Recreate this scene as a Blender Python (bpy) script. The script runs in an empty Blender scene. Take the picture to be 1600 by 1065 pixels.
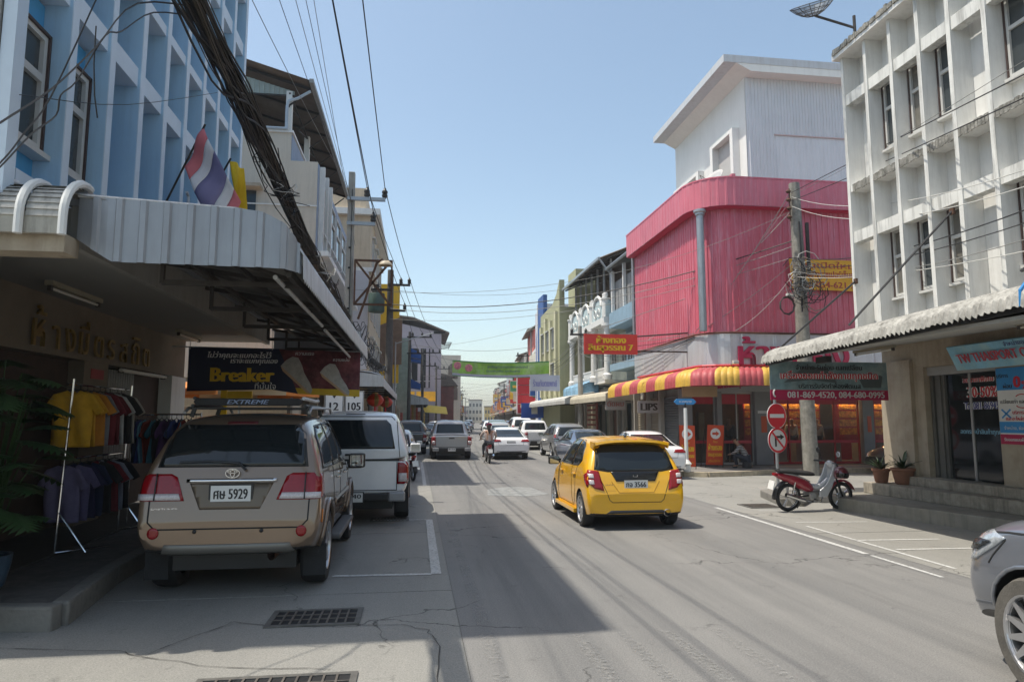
import bpy, bmesh, math, random
from mathutils import Vector, Matrix
from mathutils.bvhtree import BVHTree
from mathutils.geometry import delaunay_2d_cdt
R = math.radians
rnd = random.Random(7)
scene = bpy.context.scene
col = scene.collection

# ------------------------------------------------------------------ camera, sky, sun, exposure
cam = bpy.data.objects.new('camera', bpy.data.cameras.new('camera'))
col.objects.link(cam); scene.camera = cam
cam.data.sensor_width = 36.0; cam.data.lens = 36.0 * 1067.0 / 1600.0
cam.data.clip_start = 0.05; cam.data.clip_end = 6000
cam.location = (0, 0, 1.85)
cam.rotation_euler = (R(90 + 6.496), 0, R(-7.955))
HAZE = True

world = bpy.data.worlds.new('World'); scene.world = world; world.use_nodes = True
wn = world.node_tree; bg = wn.nodes['Background']
sky = wn.nodes.new('ShaderNodeTexSky'); sky.sky_type = 'NISHITA'; sky.sun_disc = False
SUN_EL = R(67.5); SUN_DIR = Vector((1.0, -0.015, 0)).normalized()      # the way shadows fall on the ground
sky.sun_elevation = SUN_EL
sky.sun_rotation = math.atan2(-SUN_DIR.x, -SUN_DIR.y)
sky.altitude = 100; sky.air_density = 1.0; sky.dust_density = 1.9; sky.ozone_density = 1.3
tint = wn.nodes.new('ShaderNodeVectorMath'); tint.operation = 'MULTIPLY'; tint.inputs[1].default_value = (1.03, 1.0, .87)   # the camera's white balance
wn.links.new(sky.outputs[0], tint.inputs[0]); wn.links.new(tint.outputs[0], bg.inputs[0]); bg.inputs[1].default_value = 0.145
sun = bpy.data.objects.new('sun', bpy.data.lights.new('sun', 'SUN')); col.objects.link(sun)
sun.data.energy = 3.1; sun.data.angle = R(0.53); sun.data.color = (1.0, 0.935, 0.82)
_d = Vector((SUN_DIR.x * math.cos(SUN_EL), SUN_DIR.y * math.cos(SUN_EL), -math.sin(SUN_EL)))
sun.rotation_euler = _d.to_track_quat('-Z', 'Y').to_euler(); sun.location = (-20, 0, 40)
scene.view_settings.view_transform = 'Standard'; scene.view_settings.look = 'None'
scene.view_settings.exposure = 0.72; scene.view_settings.gamma = 1.0
scene.view_settings.use_curve_mapping = False
scene.cycles.max_bounces = 6; scene.cycles.diffuse_bounces = 3; scene.cycles.glossy_bounces = 3
scene.cycles.transmission_bounces = 4; scene.cycles.transparent_max_bounces = 8
scene.cycles.use_denoising = True
scene.cycles.sample_clamp_indirect = 4.0

# ------------------------------------------------------------------ materials
MATS = {}
def mat(name, c, rough=.7, metal=0., var=.12, scale=2.5, bump=0., bscale=60., dirt=None, streak=None, coat=0., emit=None, alpha=None, spec=None):
    """dirt=(colour, amount, scale)  streak=(colour, amount)"""
    if name in MATS: return MATS[name]
    m = bpy.data.materials.new(name); m.use_nodes = True; MATS[name] = m
    nt = m.node_tree; N = nt.nodes; L = nt.links
    b = N['Principled BSDF']
    b.inputs['Roughness'].default_value = rough; b.inputs['Metallic'].default_value = metal
    if spec is not None: b.inputs['Specular IOR Level'].default_value = spec
    if coat: b.inputs['Coat Weight'].default_value = coat; b.inputs['Coat Roughness'].default_value = .04
    if emit: b.inputs['Emission Color'].default_value = (*emit[0], 1); b.inputs['Emission Strength'].default_value = emit[1]
    if alpha is not None: b.inputs['Alpha'].default_value = alpha
    c4 = (*c, 1)
    b.inputs['Base Color'].default_value = c4
    if var or dirt or streak or bump:
        tc = N.new('ShaderNodeTexCoord')
        cur = None
        if var:
            n = N.new('ShaderNodeTexNoise'); n.inputs['Scale'].default_value = scale; n.inputs['Detail'].default_value = 7; n.inputs['Roughness'].default_value = .65
            L.new(tc.outputs['Object'], n.inputs['Vector'])
            r = N.new('ShaderNodeMapRange'); r.inputs[1].default_value = .3; r.inputs[2].default_value = .7
            r.inputs[3].default_value = 1 - var; r.inputs[4].default_value = 1 + var
            L.new(n.outputs[0], r.inputs[0])
            mx = N.new('ShaderNodeVectorMath'); mx.operation = 'SCALE'; mx.inputs[0].default_value = c
            L.new(r.outputs[0], mx.inputs['Scale']); cur = mx.outputs[0]
        def blend(cur, colr, fac):
            mi = N.new('ShaderNodeMix'); mi.data_type = 'RGBA'
            L.new(fac, mi.inputs[0])
            if cur is None: mi.inputs[6].default_value = c4
            else: L.new(cur, mi.inputs[6])
            mi.inputs[7].default_value = (*colr, 1)
            return mi.outputs[2]
        if dirt:
            n = N.new('ShaderNodeTexNoise'); n.inputs['Scale'].default_value = dirt[2]; n.inputs['Detail'].default_value = 9; n.inputs['Roughness'].default_value = .7
            L.new(tc.outputs['Object'], n.inputs['Vector'])
            r = N.new('ShaderNodeMapRange'); r.inputs[1].default_value = .46; r.inputs[2].default_value = .72; r.inputs[4].default_value = dirt[1]
            L.new(n.outputs[0], r.inputs[0]); cur = blend(cur, dirt[0], r.outputs[0])
        if streak:
            mp = N.new('ShaderNodeMapping'); mp.inputs['Scale'].default_value = (4.5, 4.5, .35)
            L.new(tc.outputs['Object'], mp.inputs[0])
            n = N.new('ShaderNodeTexNoise'); n.inputs['Scale'].default_value = 1.6; n.inputs['Detail'].default_value = 8; n.inputs['Roughness'].default_value = .72
            L.new(mp.outputs[0], n.inputs['Vector'])
            r = N.new('ShaderNodeMapRange'); r.inputs[1].default_value = .48; r.inputs[2].default_value = .75; r.inputs[4].default_value = streak[1]
            L.new(n.outputs[0], r.inputs[0]); cur = blend(cur, streak[0], r.outputs[0])
        if cur is not None: L.new(cur, b.inputs['Base Color'])
        if bump:
            n = N.new('ShaderNodeTexNoise'); n.inputs['Scale'].default_value = bscale; n.inputs['Detail'].default_value = 5
            L.new(tc.outputs['Object'], n.inputs['Vector'])
            bp = N.new('ShaderNodeBump'); bp.inputs['Strength'].default_value = bump; bp.inputs['Distance'].default_value = .02
            L.new(n.outputs[0], bp.inputs['Height']); L.new(bp.outputs[0], b.inputs['Normal'])
    return m

GRIME = (.06, .055, .045)
white_wall = mat('white plaster', (.74, .735, .71), .85, var=.05, scale=.8, bump=.1, streak=(GRIME, .2), dirt=((.35, .32, .27), .2, 1.1))
white_clean = mat('white paint', (.72, .72, .70), .6, var=.04, scale=1.5, streak=((.3, .28, .25), .15))
blue_deep = mat('blue plaster', (.09, .37, .68), .8, var=.08, scale=1.2, bump=.08, streak=((.06, .11, .2), .2))
blue_pale = mat('pale blue plaster', (.38, .57, .74), .8, var=.05, scale=1.2, bump=.08, streak=((.12, .15, .2), .2))
blue_trim = mat('pale blue edge paint', (.62, .72, .82), .8, var=.05)
concrete = mat('old concrete', (.27, .26, .24), .9, var=.2, scale=2, bump=.3, bscale=25, dirt=((.06, .06, .055), .8, 2.2))
cream = mat('cream plaster', (.56, .50, .42), .85, var=.06, scale=.8, bump=.1, streak=(GRIME, .2))
beige = mat('beige wall', (.40, .34, .26), .85, var=.1, scale=1.5, bump=.15, dirt=((.2, .13, .08), .5, 1.6), streak=(GRIME, .3))
grey_paint = mat('grey paint', (.34, .34, .34), .6, var=.06)
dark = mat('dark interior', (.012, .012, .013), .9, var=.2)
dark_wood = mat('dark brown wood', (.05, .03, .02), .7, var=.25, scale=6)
black_rubber = mat('black rubber', (.018, .018, .019), .75, var=.2, scale=8, bump=.2)
black_plastic = mat('black plastic', (.02, .02, .021), .45, var=.1)
black_gloss = mat('gloss black', (.01, .01, .011), .12, var=0)
cable_black = mat('black cable', (.014, .014, .015), .6, var=.2, scale=8)
cable_grey = mat('grey cable', (.20, .20, .19), .6, var=.1)
cable_white = mat('white cable', (.5, .5, .47), .6, var=.1)
galv = mat('galvanised steel', (.36, .38, .40), .42, .65, var=.12, scale=3)
alu = mat('aluminium frame', (.42, .42, .42), .4, .6, var=.05)
chrome = mat('chrome', (.75, .76, .78), .12, 1., var=0)
rim_silver = mat('alloy silver', (.55, .55, .56), .28, .85, var=.05, scale=10)
rust = mat('rusty steel', (.10, .05, .03), .8, .2, var=.35, scale=7, bump=.3)
rustdark = mat('dark steel tube', (.045, .04, .037), .65, .3, var=.3, scale=6)
pole_conc = mat('pole concrete', (.34, .33, .30), .9, var=.12, scale=4, bump=.25, bscale=30, streak=(GRIME, .5))
red_paint = mat('red print', (.55, .015, .02), .5, var=.05)
yellow_paint = mat('yellow print', (.80, .50, .02), .5, var=.05)
gold = mat('gold lettering', (.34, .23, .07), .38, .7, var=.15, scale=9)
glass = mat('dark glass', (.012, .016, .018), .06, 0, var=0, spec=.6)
glass_grey = mat('grey window glass', (.05, .06, .065), .12, 0, var=.2, scale=1.5, spec=.7)
curtain = mat('curtain behind glass', (.16, .15, .13), .35, 0, var=.3, scale=3, spec=.6)
tile_floor = mat('worn dark paving', (.085, .08, .075), .8, var=.2, scale=4, bump=.2, dirt=((.2, .18, .16), .35, 3))
skin = mat('skin', (.36, .20, .13), .6, var=.05)
hair = mat('black hair', (.012, .01, .009), .6, var=.2)
leaf = mat('dark green leaf', (.018, .048, .014), .45, var=.35, scale=6)
leaf2 = mat('mid green leaf', (.03, .07, .02), .5, var=.3, scale=6)
clay = mat('terracotta', (.22, .10, .06), .85, var=.2, scale=6, bump=.2)
tail_red = mat('tail lamp red', (.26, .004, .008), .2, var=.15, scale=30, coat=.25)
tail_clear = mat('tail lamp clear', (.55, .50, .50), .14, var=.2, scale=60, coat=.8)
amber = mat('amber reflector', (.75, .22, .01), .2, var=0, coat=.5)
plate_white = mat('number plate', (.68, .68, .66), .45, var=.03)
lamp_clear = mat('headlamp lens', (.42, .45, .48), .08, .3, var=.3, scale=25, coat=1.)

# ------------------------------------------------------------------ objects
def thing(name, label, cat, loc=(0, 0, 0), group=None):
    o = bpy.data.objects.new(name, None); col.objects.link(o)
    o.location = loc; o.empty_display_size = .2
    o['label'] = label; o['category'] = cat
    if group: o['group'] = group
    return o
def tag(o, label, cat, group=None):
    o['label'] = label; o['category'] = cat
    if group: o['group'] = group
    return o
def kind(o, k): o['kind'] = k; return o
def root_of(p):
    while p.parent: p = p.parent
    return p
def link(name, me, m, parent=None, smooth=False, bevel=0, origin=None):
    if not me.materials and m: me.materials.append(m)
    o = bpy.data.objects.new(name, me); col.objects.link(o)
    if parent is not None:
        off = -root_of(parent).location
        if off.length > 0: me.transform(Matrix.Translation(off))
        o.parent = parent
    elif origin is not None:
        me.transform(Matrix.Translation(-Vector(origin))); o.location = origin
    if smooth:
        me.polygons.foreach_set('use_smooth', [True] * len(me.polygons))
        if smooth != 'all':
            try: me.set_sharp_from_angle(angle=R(38))
            except Exception: pass
    if bevel:
        b = o.modifiers.new('bevel', 'BEVEL'); b.width = bevel; b.segments = 2; b.limit_method = 'ANGLE'
        b.harden_normals = False
    return o

class MB:
    def __init__(s): s.v = []; s.f = []; s.mi = []
    def add(s, vs, fs, mi=0):
        o = len(s.v); s.v += [tuple(p) for p in vs]; s.f += [tuple(i + o for i in f) for f in fs]; s.mi += [mi] * len(fs); return s
    def box(s, x0, x1, y0, y1, z0, z1, mi=0):
        return s.add([(x0, y0, z0), (x1, y0, z0), (x1, y1, z0), (x0, y1, z0), (x0, y0, z1), (x1, y0, z1), (x1, y1, z1), (x0, y1, z1)],
                     [(3, 2, 1, 0), (4, 5, 6, 7), (0, 1, 5, 4), (1, 2, 6, 5), (2, 3, 7, 6), (3, 0, 4, 7)], mi)
    def bar(s, p, q, w, h=None, up=(0, 0, 1)):
        h = h or w; p = Vector(p); q = Vector(q); d = (q - p).normalized(); u = Vector(up)
        if abs(d.dot(u)) > .98: u = Vector((0, 1, 0))
        r = d.cross(u).normalized(); u = r.cross(d)
        c = [(-w / 2, -h / 2), (w / 2, -h / 2), (w / 2, h / 2), (-w / 2, h / 2)]
        vs = [p + r * a + u * b for a, b in c] + [q + r * a + u * b for a, b in c]
        return s.add(vs, [(0, 1, 2, 3), (7, 6, 5, 4), (4, 5, 1, 0), (5, 6, 2, 1), (6, 7, 3, 2), (7, 4, 0, 3)])
    def tube(s, pts, r, n=6, r2=None, cap=True):
        pts = [Vector(p) for p in pts]; k = len(pts); base = len(s.v); prev = None
        for i, p in enumerate(pts):
            d = (pts[min(i + 1, k - 1)] - pts[max(i - 1, 0)]).normalized()
            u = prev if prev is not None else (Vector((0, 0, 1)) if abs(d.z) < .95 else Vector((1, 0, 0)))
            a = d.cross(u).normalized(); u = a.cross(d).normalized(); prev = u
            rr = r if r2 is None else r + (r2 - r) * i / max(1, k - 1)
            for j in range(n):
                t = 2 * math.pi * j / n; s.v.append(tuple(p + a * math.cos(t) * rr + u * math.sin(t) * rr))
        for i in range(k - 1):
            for j in range(n):
                a0 = base + i * n + j; a1 = base + i * n + (j + 1) % n
                s.f.append((a0, a1, a1 + n, a0 + n)); s.mi.append(0)
        if cap:
            s.f.append(tuple(base + j for j in reversed(range(n)))); s.mi.append(0)
            s.f.append(tuple(base + (k - 1) * n + j for j in range(n))); s.mi.append(0)
        return s
    def prism(s, poly, a0, a1, axis='z'):
        n = len(poly)
        def P(p, a): return {'z': (p[0], p[1], a), 'x': (a, p[0], p[1]), 'y': (p[0], a, p[1])}[axis]
        vs = [P(p, a0) for p in poly] + [P(p, a1) for p in poly]
        return s.add(vs, [tuple(reversed(range(n))), tuple(range(n, 2 * n))] + [(i, (i + 1) % n, (i + 1) % n + n, i + n) for i in range(n)])
    def lathe(s, prof, c, axis='z', n=24, mi=0, a0=0, a1=2 * math.pi):
        full = abs(a1 - a0 - 2 * math.pi) < 1e-6; k = len(prof); base = len(s.v); m = n if full else n + 1
        for i in range(m):
            t = a0 + (a1 - a0) * i / n; ct, st = math.cos(t), math.sin(t)
            for r, h in prof:
                s.v.append({'z': (c[0] + r * ct, c[1] + r * st, c[2] + h), 'x': (c[0] + h, c[1] + r * ct, c[2] + r * st), 'y': (c[0] + r * st, c[1] + h, c[2] + r * ct)}[axis])
        for i in range(n):
            i2 = (i + 1) % m
            for j in range(k - 1):
                s.f.append((base + i * k + j, base + i2 * k + j, base + i2 * k + j + 1, base + i * k + j + 1)); s.mi.append(mi)
        return s
    def quad(s, a, b, c, d): return s.add([a, b, c, d], [(0, 1, 2, 3)])
    def build(s, name, m, parent=None, smooth=False, bevel=0, origin=None, fix=True):
        me = bpy.data.meshes.new(name); me.from_pydata(s.v, [], s.f)
        if fix:
            bm = bmesh.new(); bm.from_mesh(me); bmesh.ops.recalc_face_normals(bm, faces=bm.faces); bm.to_mesh(me); bm.free()
        ms = m if isinstance(m, (list, tuple)) else [m]
        for q in ms: me.materials.append(q)
        if len(ms) > 1: me.polygons.foreach_set('material_index', s.mi)
        return link(name, me, None, parent, smooth, bevel, origin)

def box(name, m, parent, x0, x1, y0, y1, z0, z1, bevel=0, **k):
    return MB().box(min(x0, x1), max(x0, x1), min(y0, y1), max(y0, y1), z0, z1).build(name, m, parent, bevel=bevel, fix=False, **k)

def text(s, c, right, up, m, parent, width=None, height=None, depth=.01, bold=0, name='lettering', shear=0, maxw=None, off=0):
    cu = bpy.data.curves.new('t', 'FONT'); cu.body = s; cu.size = 1; cu.extrude = .02; cu.align_x = 'CENTER'; cu.shear = shear
    cu.resolution_u = 2; cu.offset = off; cu.space_line = 1.1
    o = bpy.data.objects.new('t', cu); col.objects.link(o)
    dg = bpy.context.evaluated_depsgraph_get(); dg.update()
    me = bpy.data.meshes.new_from_object(o.evaluated_get(dg))
    bpy.data.objects.remove(o); bpy.data.curves.remove(cu)
    me.materials.clear()
    vs = [v.co.copy() for v in me.vertices]
    if not vs: return None
    x0 = min(v.x for v in vs); x1 = max(v.x for v in vs); y0 = min(v.y for v in vs); y1 = max(v.y for v in vs)
    if height is None: sx = sy = width / (x1 - x0)
    elif width is None: sx = sy = height / (y1 - y0)
    else: sx = width / (x1 - x0); sy = height / (y1 - y0)
    right = Vector(right).normalized(); up = Vector(up).normalized(); n = right.cross(up); c = Vector(c)
    fs = [tuple(p.vertices) for p in me.polygons]; V = []; F = []
    nb = 1 + 2 * bold
    for k in range(nb):
        dx = (k - bold) * .028 * sy; o0 = len(V)
        for v in vs:
            V.append(c + right * ((v.x - (x0 + x1) / 2) * sx + dx) + up * ((v.y - (y0 + y1) / 2) * sy) + n * ((v.z / .04 + .5) * depth + .0003 * k))
        F += [tuple(i + o0 for i in f) for f in fs]
    me2 = bpy.data.meshes.new(name); me2.from_pydata(V, [], F)
    return link(name, me2, m, parent)
YN = ((1, 0, 0), (0, 0, 1))        # lettering read while looking along +Y
XP = ((0, -1, 0), (0, 0, 1))       # on a wall that faces -X (right side of the street)
XN = ((0, 1, 0), (0, 0, 1))        # on a wall that faces +X (left side of the street)

def kids(o): return [c for c in CH.get(o.name, [])]
CH = {}
def copy_tree(o, loc, rotz=None, label=None, group=None, skip=()):
    if not CH.get('_ready'):
        pass
    def rec(a, parent):
        c = a.copy(); col.objects.link(c)
        if parent is not None: c.parent = parent; c.matrix_parent_inverse = a.matrix_parent_inverse.copy()
        for ch in list(a.children):
            if ch.name.split('.')[0] in skip: continue
            rec(ch, c)
        return c
    r = rec(o, None); r.location = loc
    if rotz is not None: r.rotation_euler = (0, 0, rotz)
    if label: r['label'] = label
    if group: r['group'] = group
    return r
def sheet(name, m, parent, path, z0, z1, pitch=.12, depth=.025, prof='rib', thick=None):
    """vertical ribbed sheet along a horizontal path [(x,y)..]; z0/z1 may be callables of the fraction"""
    P = [Vector((p[0], p[1])) for p in path]; L = [0]
    for a, b in zip(P, P[1:]): L.append(L[-1] + (b - a).length)
    tot = L[-1]; pts = []; n = max(1, int(tot / pitch)); pt = tot / n
    cuts = {'rib': [(0, 0), (.62, 0), (.70, 1), (.92, 1)], 'sine': [(0, 0), (.25, .7), (.5, 1), (.75, .7)], 'tri': [(0, 0), (.5, 1)], 'panel': [(0, 0), (.90, 0), (.93, -1), (.97, -1)]}[prof]
    ts = []
    for i in range(n):
        for a, h in cuts: ts.append(((i + a) * pt, h))
    ts.append((tot, 0))
    for l in L[1:-1]: ts.append((l, 0))
    ts.sort()
    mb = MB(); 
    for t, h in ts:
        i = 0
        while i < len(L) - 2 and t > L[i + 1]: i += 1
        d = (P[i + 1] - P[i]).normalized(); p = P[i] + d * (t - L[i]); nrm = Vector((d.y, -d.x))
        q = p + nrm * h * depth; fr = t / tot
        a = z0(fr) if callable(z0) else z0; b = z1(fr) if callable(z1) else z1
        mb.v += [(q.x, q.y, a), (q.x, q.y, b)]
    for i in range(len(ts) - 1):
        mb.f.append((2 * i, 2 * i + 2, 2 * i + 3, 2 * i + 1)); mb.mi.append(0)
    o = mb.build(name, m, parent, fix=False)
    if thick:
        s = o.modifiers.new('solid', 'SOLIDIFY'); s.thickness = thick; s.offset = 0
    return o
def slope_sheet(name, m, parent, y0, y1, prof, pitch=.12, depth=.02, along='y', thick=.004):
    """corrugated roofing: ribs run down the profile [(a,z)..], repeated along y (or x)"""
    n = max(1, int(abs(y1 - y0) / pitch)) * 4; mb = MB(); k = len(prof)
    for i in range(n + 1):
        t = y0 + (y1 - y0) * i / n; h = math.sin(i * math.pi / 2) * depth
        for a, z in prof:
            mb.v.append((a, t, z + h) if along == 'y' else (t, a, z + h))
    for i in range(n):
        for j in range(k - 1):
            mb.f.append((i * k + j, (i + 1) * k + j, (i + 1) * k + j + 1, i * k + j + 1)); mb.mi.append(0)
    o = mb.build(name, m, parent, fix=False)
    if thick: s = o.modifiers.new('solid', 'SOLIDIFY'); s.thickness = thick; s.offset = 0
    return o
def sag(p, q, d, n=14):
    p = Vector(p); q = Vector(q)
    return [p.lerp(q, i / n) - Vector((0, 0, d * 4 * (i / n) * (1 - i / n))) for i in range(n + 1)]

# ------------------------------------------------------------------ ground and street
BEND = 40.0; BA = math.atan(.09)
def road_x(y): return 3.3 if y < BEND else 3.3 + .09 * (y - BEND)
def st(s, off, z=0):      # point of the street beyond the bend: s metres from the camera, off to the right of the centre line
    c, sn = math.cos(BA), math.sin(BA); t = s - BEND
    return (3.3 + sn * t + c * off, BEND + c * t - sn * off, z)

def road_mat(name, c, dark_c, light_c, wear=True, warm=0.):
    m = bpy.data.materials.new(name); m.use_nodes = True; nt = m.node_tree; N = nt.nodes; L = nt.links
    b = N['Principled BSDF']; b.inputs['Roughness'].default_value = .82; b.inputs['Specular IOR Level'].default_value = .3
    tc = N.new('ShaderNodeTexCoord')
    def noise(scale, sc=(1, 1, 1), det=8, rough=.65):
        mp = N.new('ShaderNodeMapping'); mp.inputs['Scale'].default_value = sc; L.new(tc.outputs['Object'], mp.inputs[0])
        n = N.new('ShaderNodeTexNoise'); n.inputs['Scale'].default_value = scale; n.inputs['Detail'].default_value = det; n.inputs['Roughness'].default_value = rough
        L.new(mp.outputs[0], n.inputs['Vector']); return n.outputs[0]
    def mr(x, a, b_, lo=0., hi=1.):
        r = N.new('ShaderNodeMapRange'); r.inputs[1].default_value = a; r.inputs[2].default_value = b_; r.inputs[3].default_value = lo; r.inputs[4].default_value = hi
        L.new(x, r.inputs[0]); return r.outputs[0]
    def mix(a, c2, f):
        mi = N.new('ShaderNodeMix'); mi.data_type = 'RGBA'; L.new(f, mi.inputs[0])
        if isinstance(a, tuple): mi.inputs[6].default_value = (*a, 1)
        else: L.new(a, mi.inputs[6])
        mi.inputs[7].default_value = (*c2, 1); return mi.outputs[2]
    cur = mix(c, light_c, mr(noise(.35), .35, .7, 0, .8))
    cur = mix(cur, dark_c, mr(noise(1.1, (1, .22, 1)), .45, .75, 0, .6))
    if wear:                                           # wheel tracks and flow marks run with the street
        cur = mix(cur, dark_c, mr(noise(1.0, (1.3, .02, 1), 4), .45, .62, 0, .8))
        cur = mix(cur, tuple(x * .6 for x in dark_c), mr(noise(.9, (1.2, .10, 1), 9, .75), .56, .72, 0, .6))
        cur = mix(cur, light_c, mr(noise(1.3, (1.5, .05, 1), 5), .52, .75, 0, .6))
    cur = mix(cur, tuple(x * .45 for x in dark_c), mr(noise(2.6, (1, 1, 1), 10, .75), .60, .72, 0, .8))   # oil and tar stains
    cur = mix(cur, tuple(min(1, x * 1.25) for x in light_c), mr(noise(60, (1, 1, 1), 4, .85), .47, .62, 0, .42))
    cur = mix(cur, tuple(x * .5 for x in dark_c), mr(noise(75, (1, 1, 1), 4, .85), .48, .62, 0, .5))
    v = N.new('ShaderNodeTexVoronoi'); v.feature = 'DISTANCE_TO_EDGE'; v.inputs['Scale'].default_value = .42
    mpv = N.new('ShaderNodeVectorMath'); mpv.operation = 'ADD'
    nw = N.new('ShaderNodeTexNoise'); nw.inputs['Scale'].default_value = 1.7; nw.inputs['Detail'].default_value = 8; L.new(tc.outputs['Object'], nw.inputs['Vector'])
    sc = N.new('ShaderNodeVectorMath'); sc.operation = 'SCALE'; sc.inputs['Scale'].default_value = 1.1; L.new(nw.outputs[1], sc.inputs[0])
    L.new(tc.outputs['Object'], mpv.inputs[0]); L.new(sc.outputs[0], mpv.inputs[1]); L.new(mpv.outputs[0], v.inputs['Vector'])
    cr = mr(v.outputs['Distance'], .0, .008, 1, 0)
    gate = mr(noise(.25), .48, .56, 0, 1)
    mu = N.new('ShaderNodeMath'); mu.operation = 'MULTIPLY'; L.new(cr, mu.inputs[0]); L.new(gate, mu.inputs[1])
    cur = mix(cur, (.03, .03, .028), mu.outputs[0])
    L.new(cur, b.inputs['Base Color'])
    bp = N.new('ShaderNodeBump'); bp.inputs['Strength'].default_value = .35; bp.inputs['Distance'].default_value = .01
    L.new(noise(70, det=4), bp.inputs['Height']); L.new(bp.outputs[0], b.inputs['Normal'])
    return m
asphalt = road_mat('worn road surface', (.184, .180, .174), (.128, .128, .127), (.242, .236, .224))
slabmat = road_mat('concrete slabs', (.235, .230, .212), (.170, .170, .160), (.30, .29, .265), wear=False)
lane_mat = road_mat('side street concrete', (.235, .232, .215), (.175, .175, .165), (.29, .285, .265), wear=False)
paint_worn = mat('worn road paint', (.62, .62, .60), .8, var=.1)
def worn(m, amount=.5, scale=22):      # paint that has flaked: transparent gaps
    nt = m.node_tree; N = nt.nodes; L = nt.links; b = N['Principled BSDF']
    tc = N.new('ShaderNodeTexCoord'); n = N.new('ShaderNodeTexNoise'); n.inputs['Scale'].default_value = scale; n.inputs['Detail'].default_value = 9; n.inputs['Roughness'].default_value = .75
    L.new(tc.outputs['Object'], n.inputs['Vector']); r = N.new('ShaderNodeMapRange')
    r.inputs[1].default_value = amount - .14; r.inputs[2].default_value = amount + .14; r.inputs[4].default_value = .75; L.new(n.outputs[0], r.inputs[0]); L.new(r.outputs[0], b.inputs['Alpha'])
worn(paint_worn, .38)
faint = mat('faint road paint', (.30, .295, .28), .8, var=.1); worn(faint, .60, 26)

ground = MB(); ground.quad((-3000, -500, -.06), (3000, -500, -.06), (3000, 5000, -.06), (-3000, 5000, -.06))
kind(ground.build('ground', mat('dusty ground', (.16, .15, .12), .95, var=.2, scale=.1), None), 'structure')
rd = MB()
ys = [-25, 0, 20, 40]
for a, b in zip(ys, ys[1:]): rd.quad((.42, a, 0), (6.45, a, 0), (6.45, b, 0), (.42, b, 0))
p0, p1 = st(40, -2.88), st(40, 3.15); ps = [40, 80, 160, 400]
rd.quad((.42, 40, 0), (6.45, 40, 0), st(46, 3.15), st(46, -2.88))
ps = [46, 80, 160, 400]
for a, b in zip(ps, ps[1:]): rd.quad(st(a, -2.88), st(a, 3.15), st(b, 3.15), st(b, -2.88))
kind(rd.build('road', asphalt, None), 'structure')

# parking strips of cast slabs on both sides, one slab at a time
lanes = kind(bpy.data.objects.new('parking_strip', None), 'structure'); col.objects.link(lanes)
def slab(x0, x1, y0, y1, z=0.0, j=.012):
    mb = MB(); w = .006
    mb.box(x0 + j, x1 - (j if x1 != .42 else .003), y0 + j, y1 - j, -.10, z + rnd.uniform(-.002, .002)); return mb.build('slab', slabmat, lanes, fix=False)
yy = [-12, -8, -3.6, .6, 4.42, 7.72, 11.6, 15.4, 19.3, 23.2, 27.1, 31, 35, 39]
for a, b in zip(yy, yy[1:]):
    slab(-3.6, .42, a, b)
    if a < 5: slab(-7.6, -3.6, a, min(b, 6.7))
yr = [-12, -8, -4, 0, 3.6, 7.2, 10.6, 13.35]
for a, b in zip(yr, yr[1:]): slab(6.45, 9.9, a, b)
jb = MB(); jb.quad((-8, -12, -.03), (.42, -12, -.03), (.42, 40, -.03), (-8, 40, -.03)); jb.quad((6.45, -12, -.03), (10, -12, -.03), (10, 13.4, -.03), (6.45, 13.4, -.03))
jb.build('joint_bed', mat('joint filler', (.09, .085, .078), .95), lanes)
ls = MB(); ls.quad((6.45, 13.36, -.004), (70, 13.36, -.004), (70, 26, -.004), (6.45, 26, -.004)); kind(ls.build('side_street', lane_mat, None), 'structure')
ls = MB(); ls.quad((6.45, 26, -.004), (10, 26, -.004), (10, 40, -.004), (6.45, 40, -.004))
for a, b in ((46, 100), (100, 400)):
    ls.quad(st(a, 3.15), st(a, 8), st(b, 8), st(b, 3.15)); ls.quad(st(a, -8), st(a, -2.88), st(b, -2.88), st(b, -8))
ls.quad((6.45, 40, -.004), (10, 40, -.004), st(46, 8), st(46, 3.15)); ls.quad((-5, 40, -.004), (.42, 40, -.004), st(46, -2.88), st(46, -8))
ls.quad((-30, 13.7, -.004), (-3.6, 13.7, -.004), (-3.6, 20, -.004), (-30, 20, -.004)); ls.quad((-3.6, 39, -.004), (.42, 39, -.004), (.42, 40, -.004), (-3.6, 40, -.004))
kind(ls.build('verge', lane_mat, None), 'structure')

mk = MB()
def line(x0, y0, x1, y1, w=.09, z=.006, B=None):
    B = B or mk; d = Vector((x1 - x0, y1 - y0)).normalized() * (w / 2); n = (-d.y, d.x)
    B.quad((x0 - n[0], y0 - n[1], z), (x1 - n[0], y1 - n[1], z), (x1 + n[0], y1 + n[1], z), (x0 + n[0], y0 + n[1], z))
line(.27, 8.5, .27, 13.0, .12); line(-.95, 8.55, .21, 8.50, .08); line(-1.3, 13.05, .215, 13.0, .07)
line(.27, 19.5, .27, 30, .1)
line(6.26, 13.9, 6.17, 8.9, .09); line(6.17, 8.8, 6.15, 7.5, .06)
line(6.74, 11.3, 6.66, 7.9, .06); line(6.7, 9.9, 8.05, 9.83, .06); line(6.8, 9.14, 8.3, 9.07, .06); line(6.8, 11.75, 8.1, 11.62, .06); line(6.9, 13.3, 7.5, 13.2, .05)
kind(mk.build('parking_lines', paint_worn, None, fix=False), 'structure')
fk = MB()
for y in range(10): line(.63, 3.5 + y * .95, .63, 4.25 + y * .95, .13, .008, fk)
for x in (1.5, 1.9, 2.3, 2.75): line(x, 2.2, x - .1, 6.0, .12, .008, fk)
line(.6, 19, .6, 36, .1, .008, fk); line(3.4, 34, 3.4, 40, .1, .008, fk)
kind(fk.build('lane_markings', faint, None, fix=False), 'structure')
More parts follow.
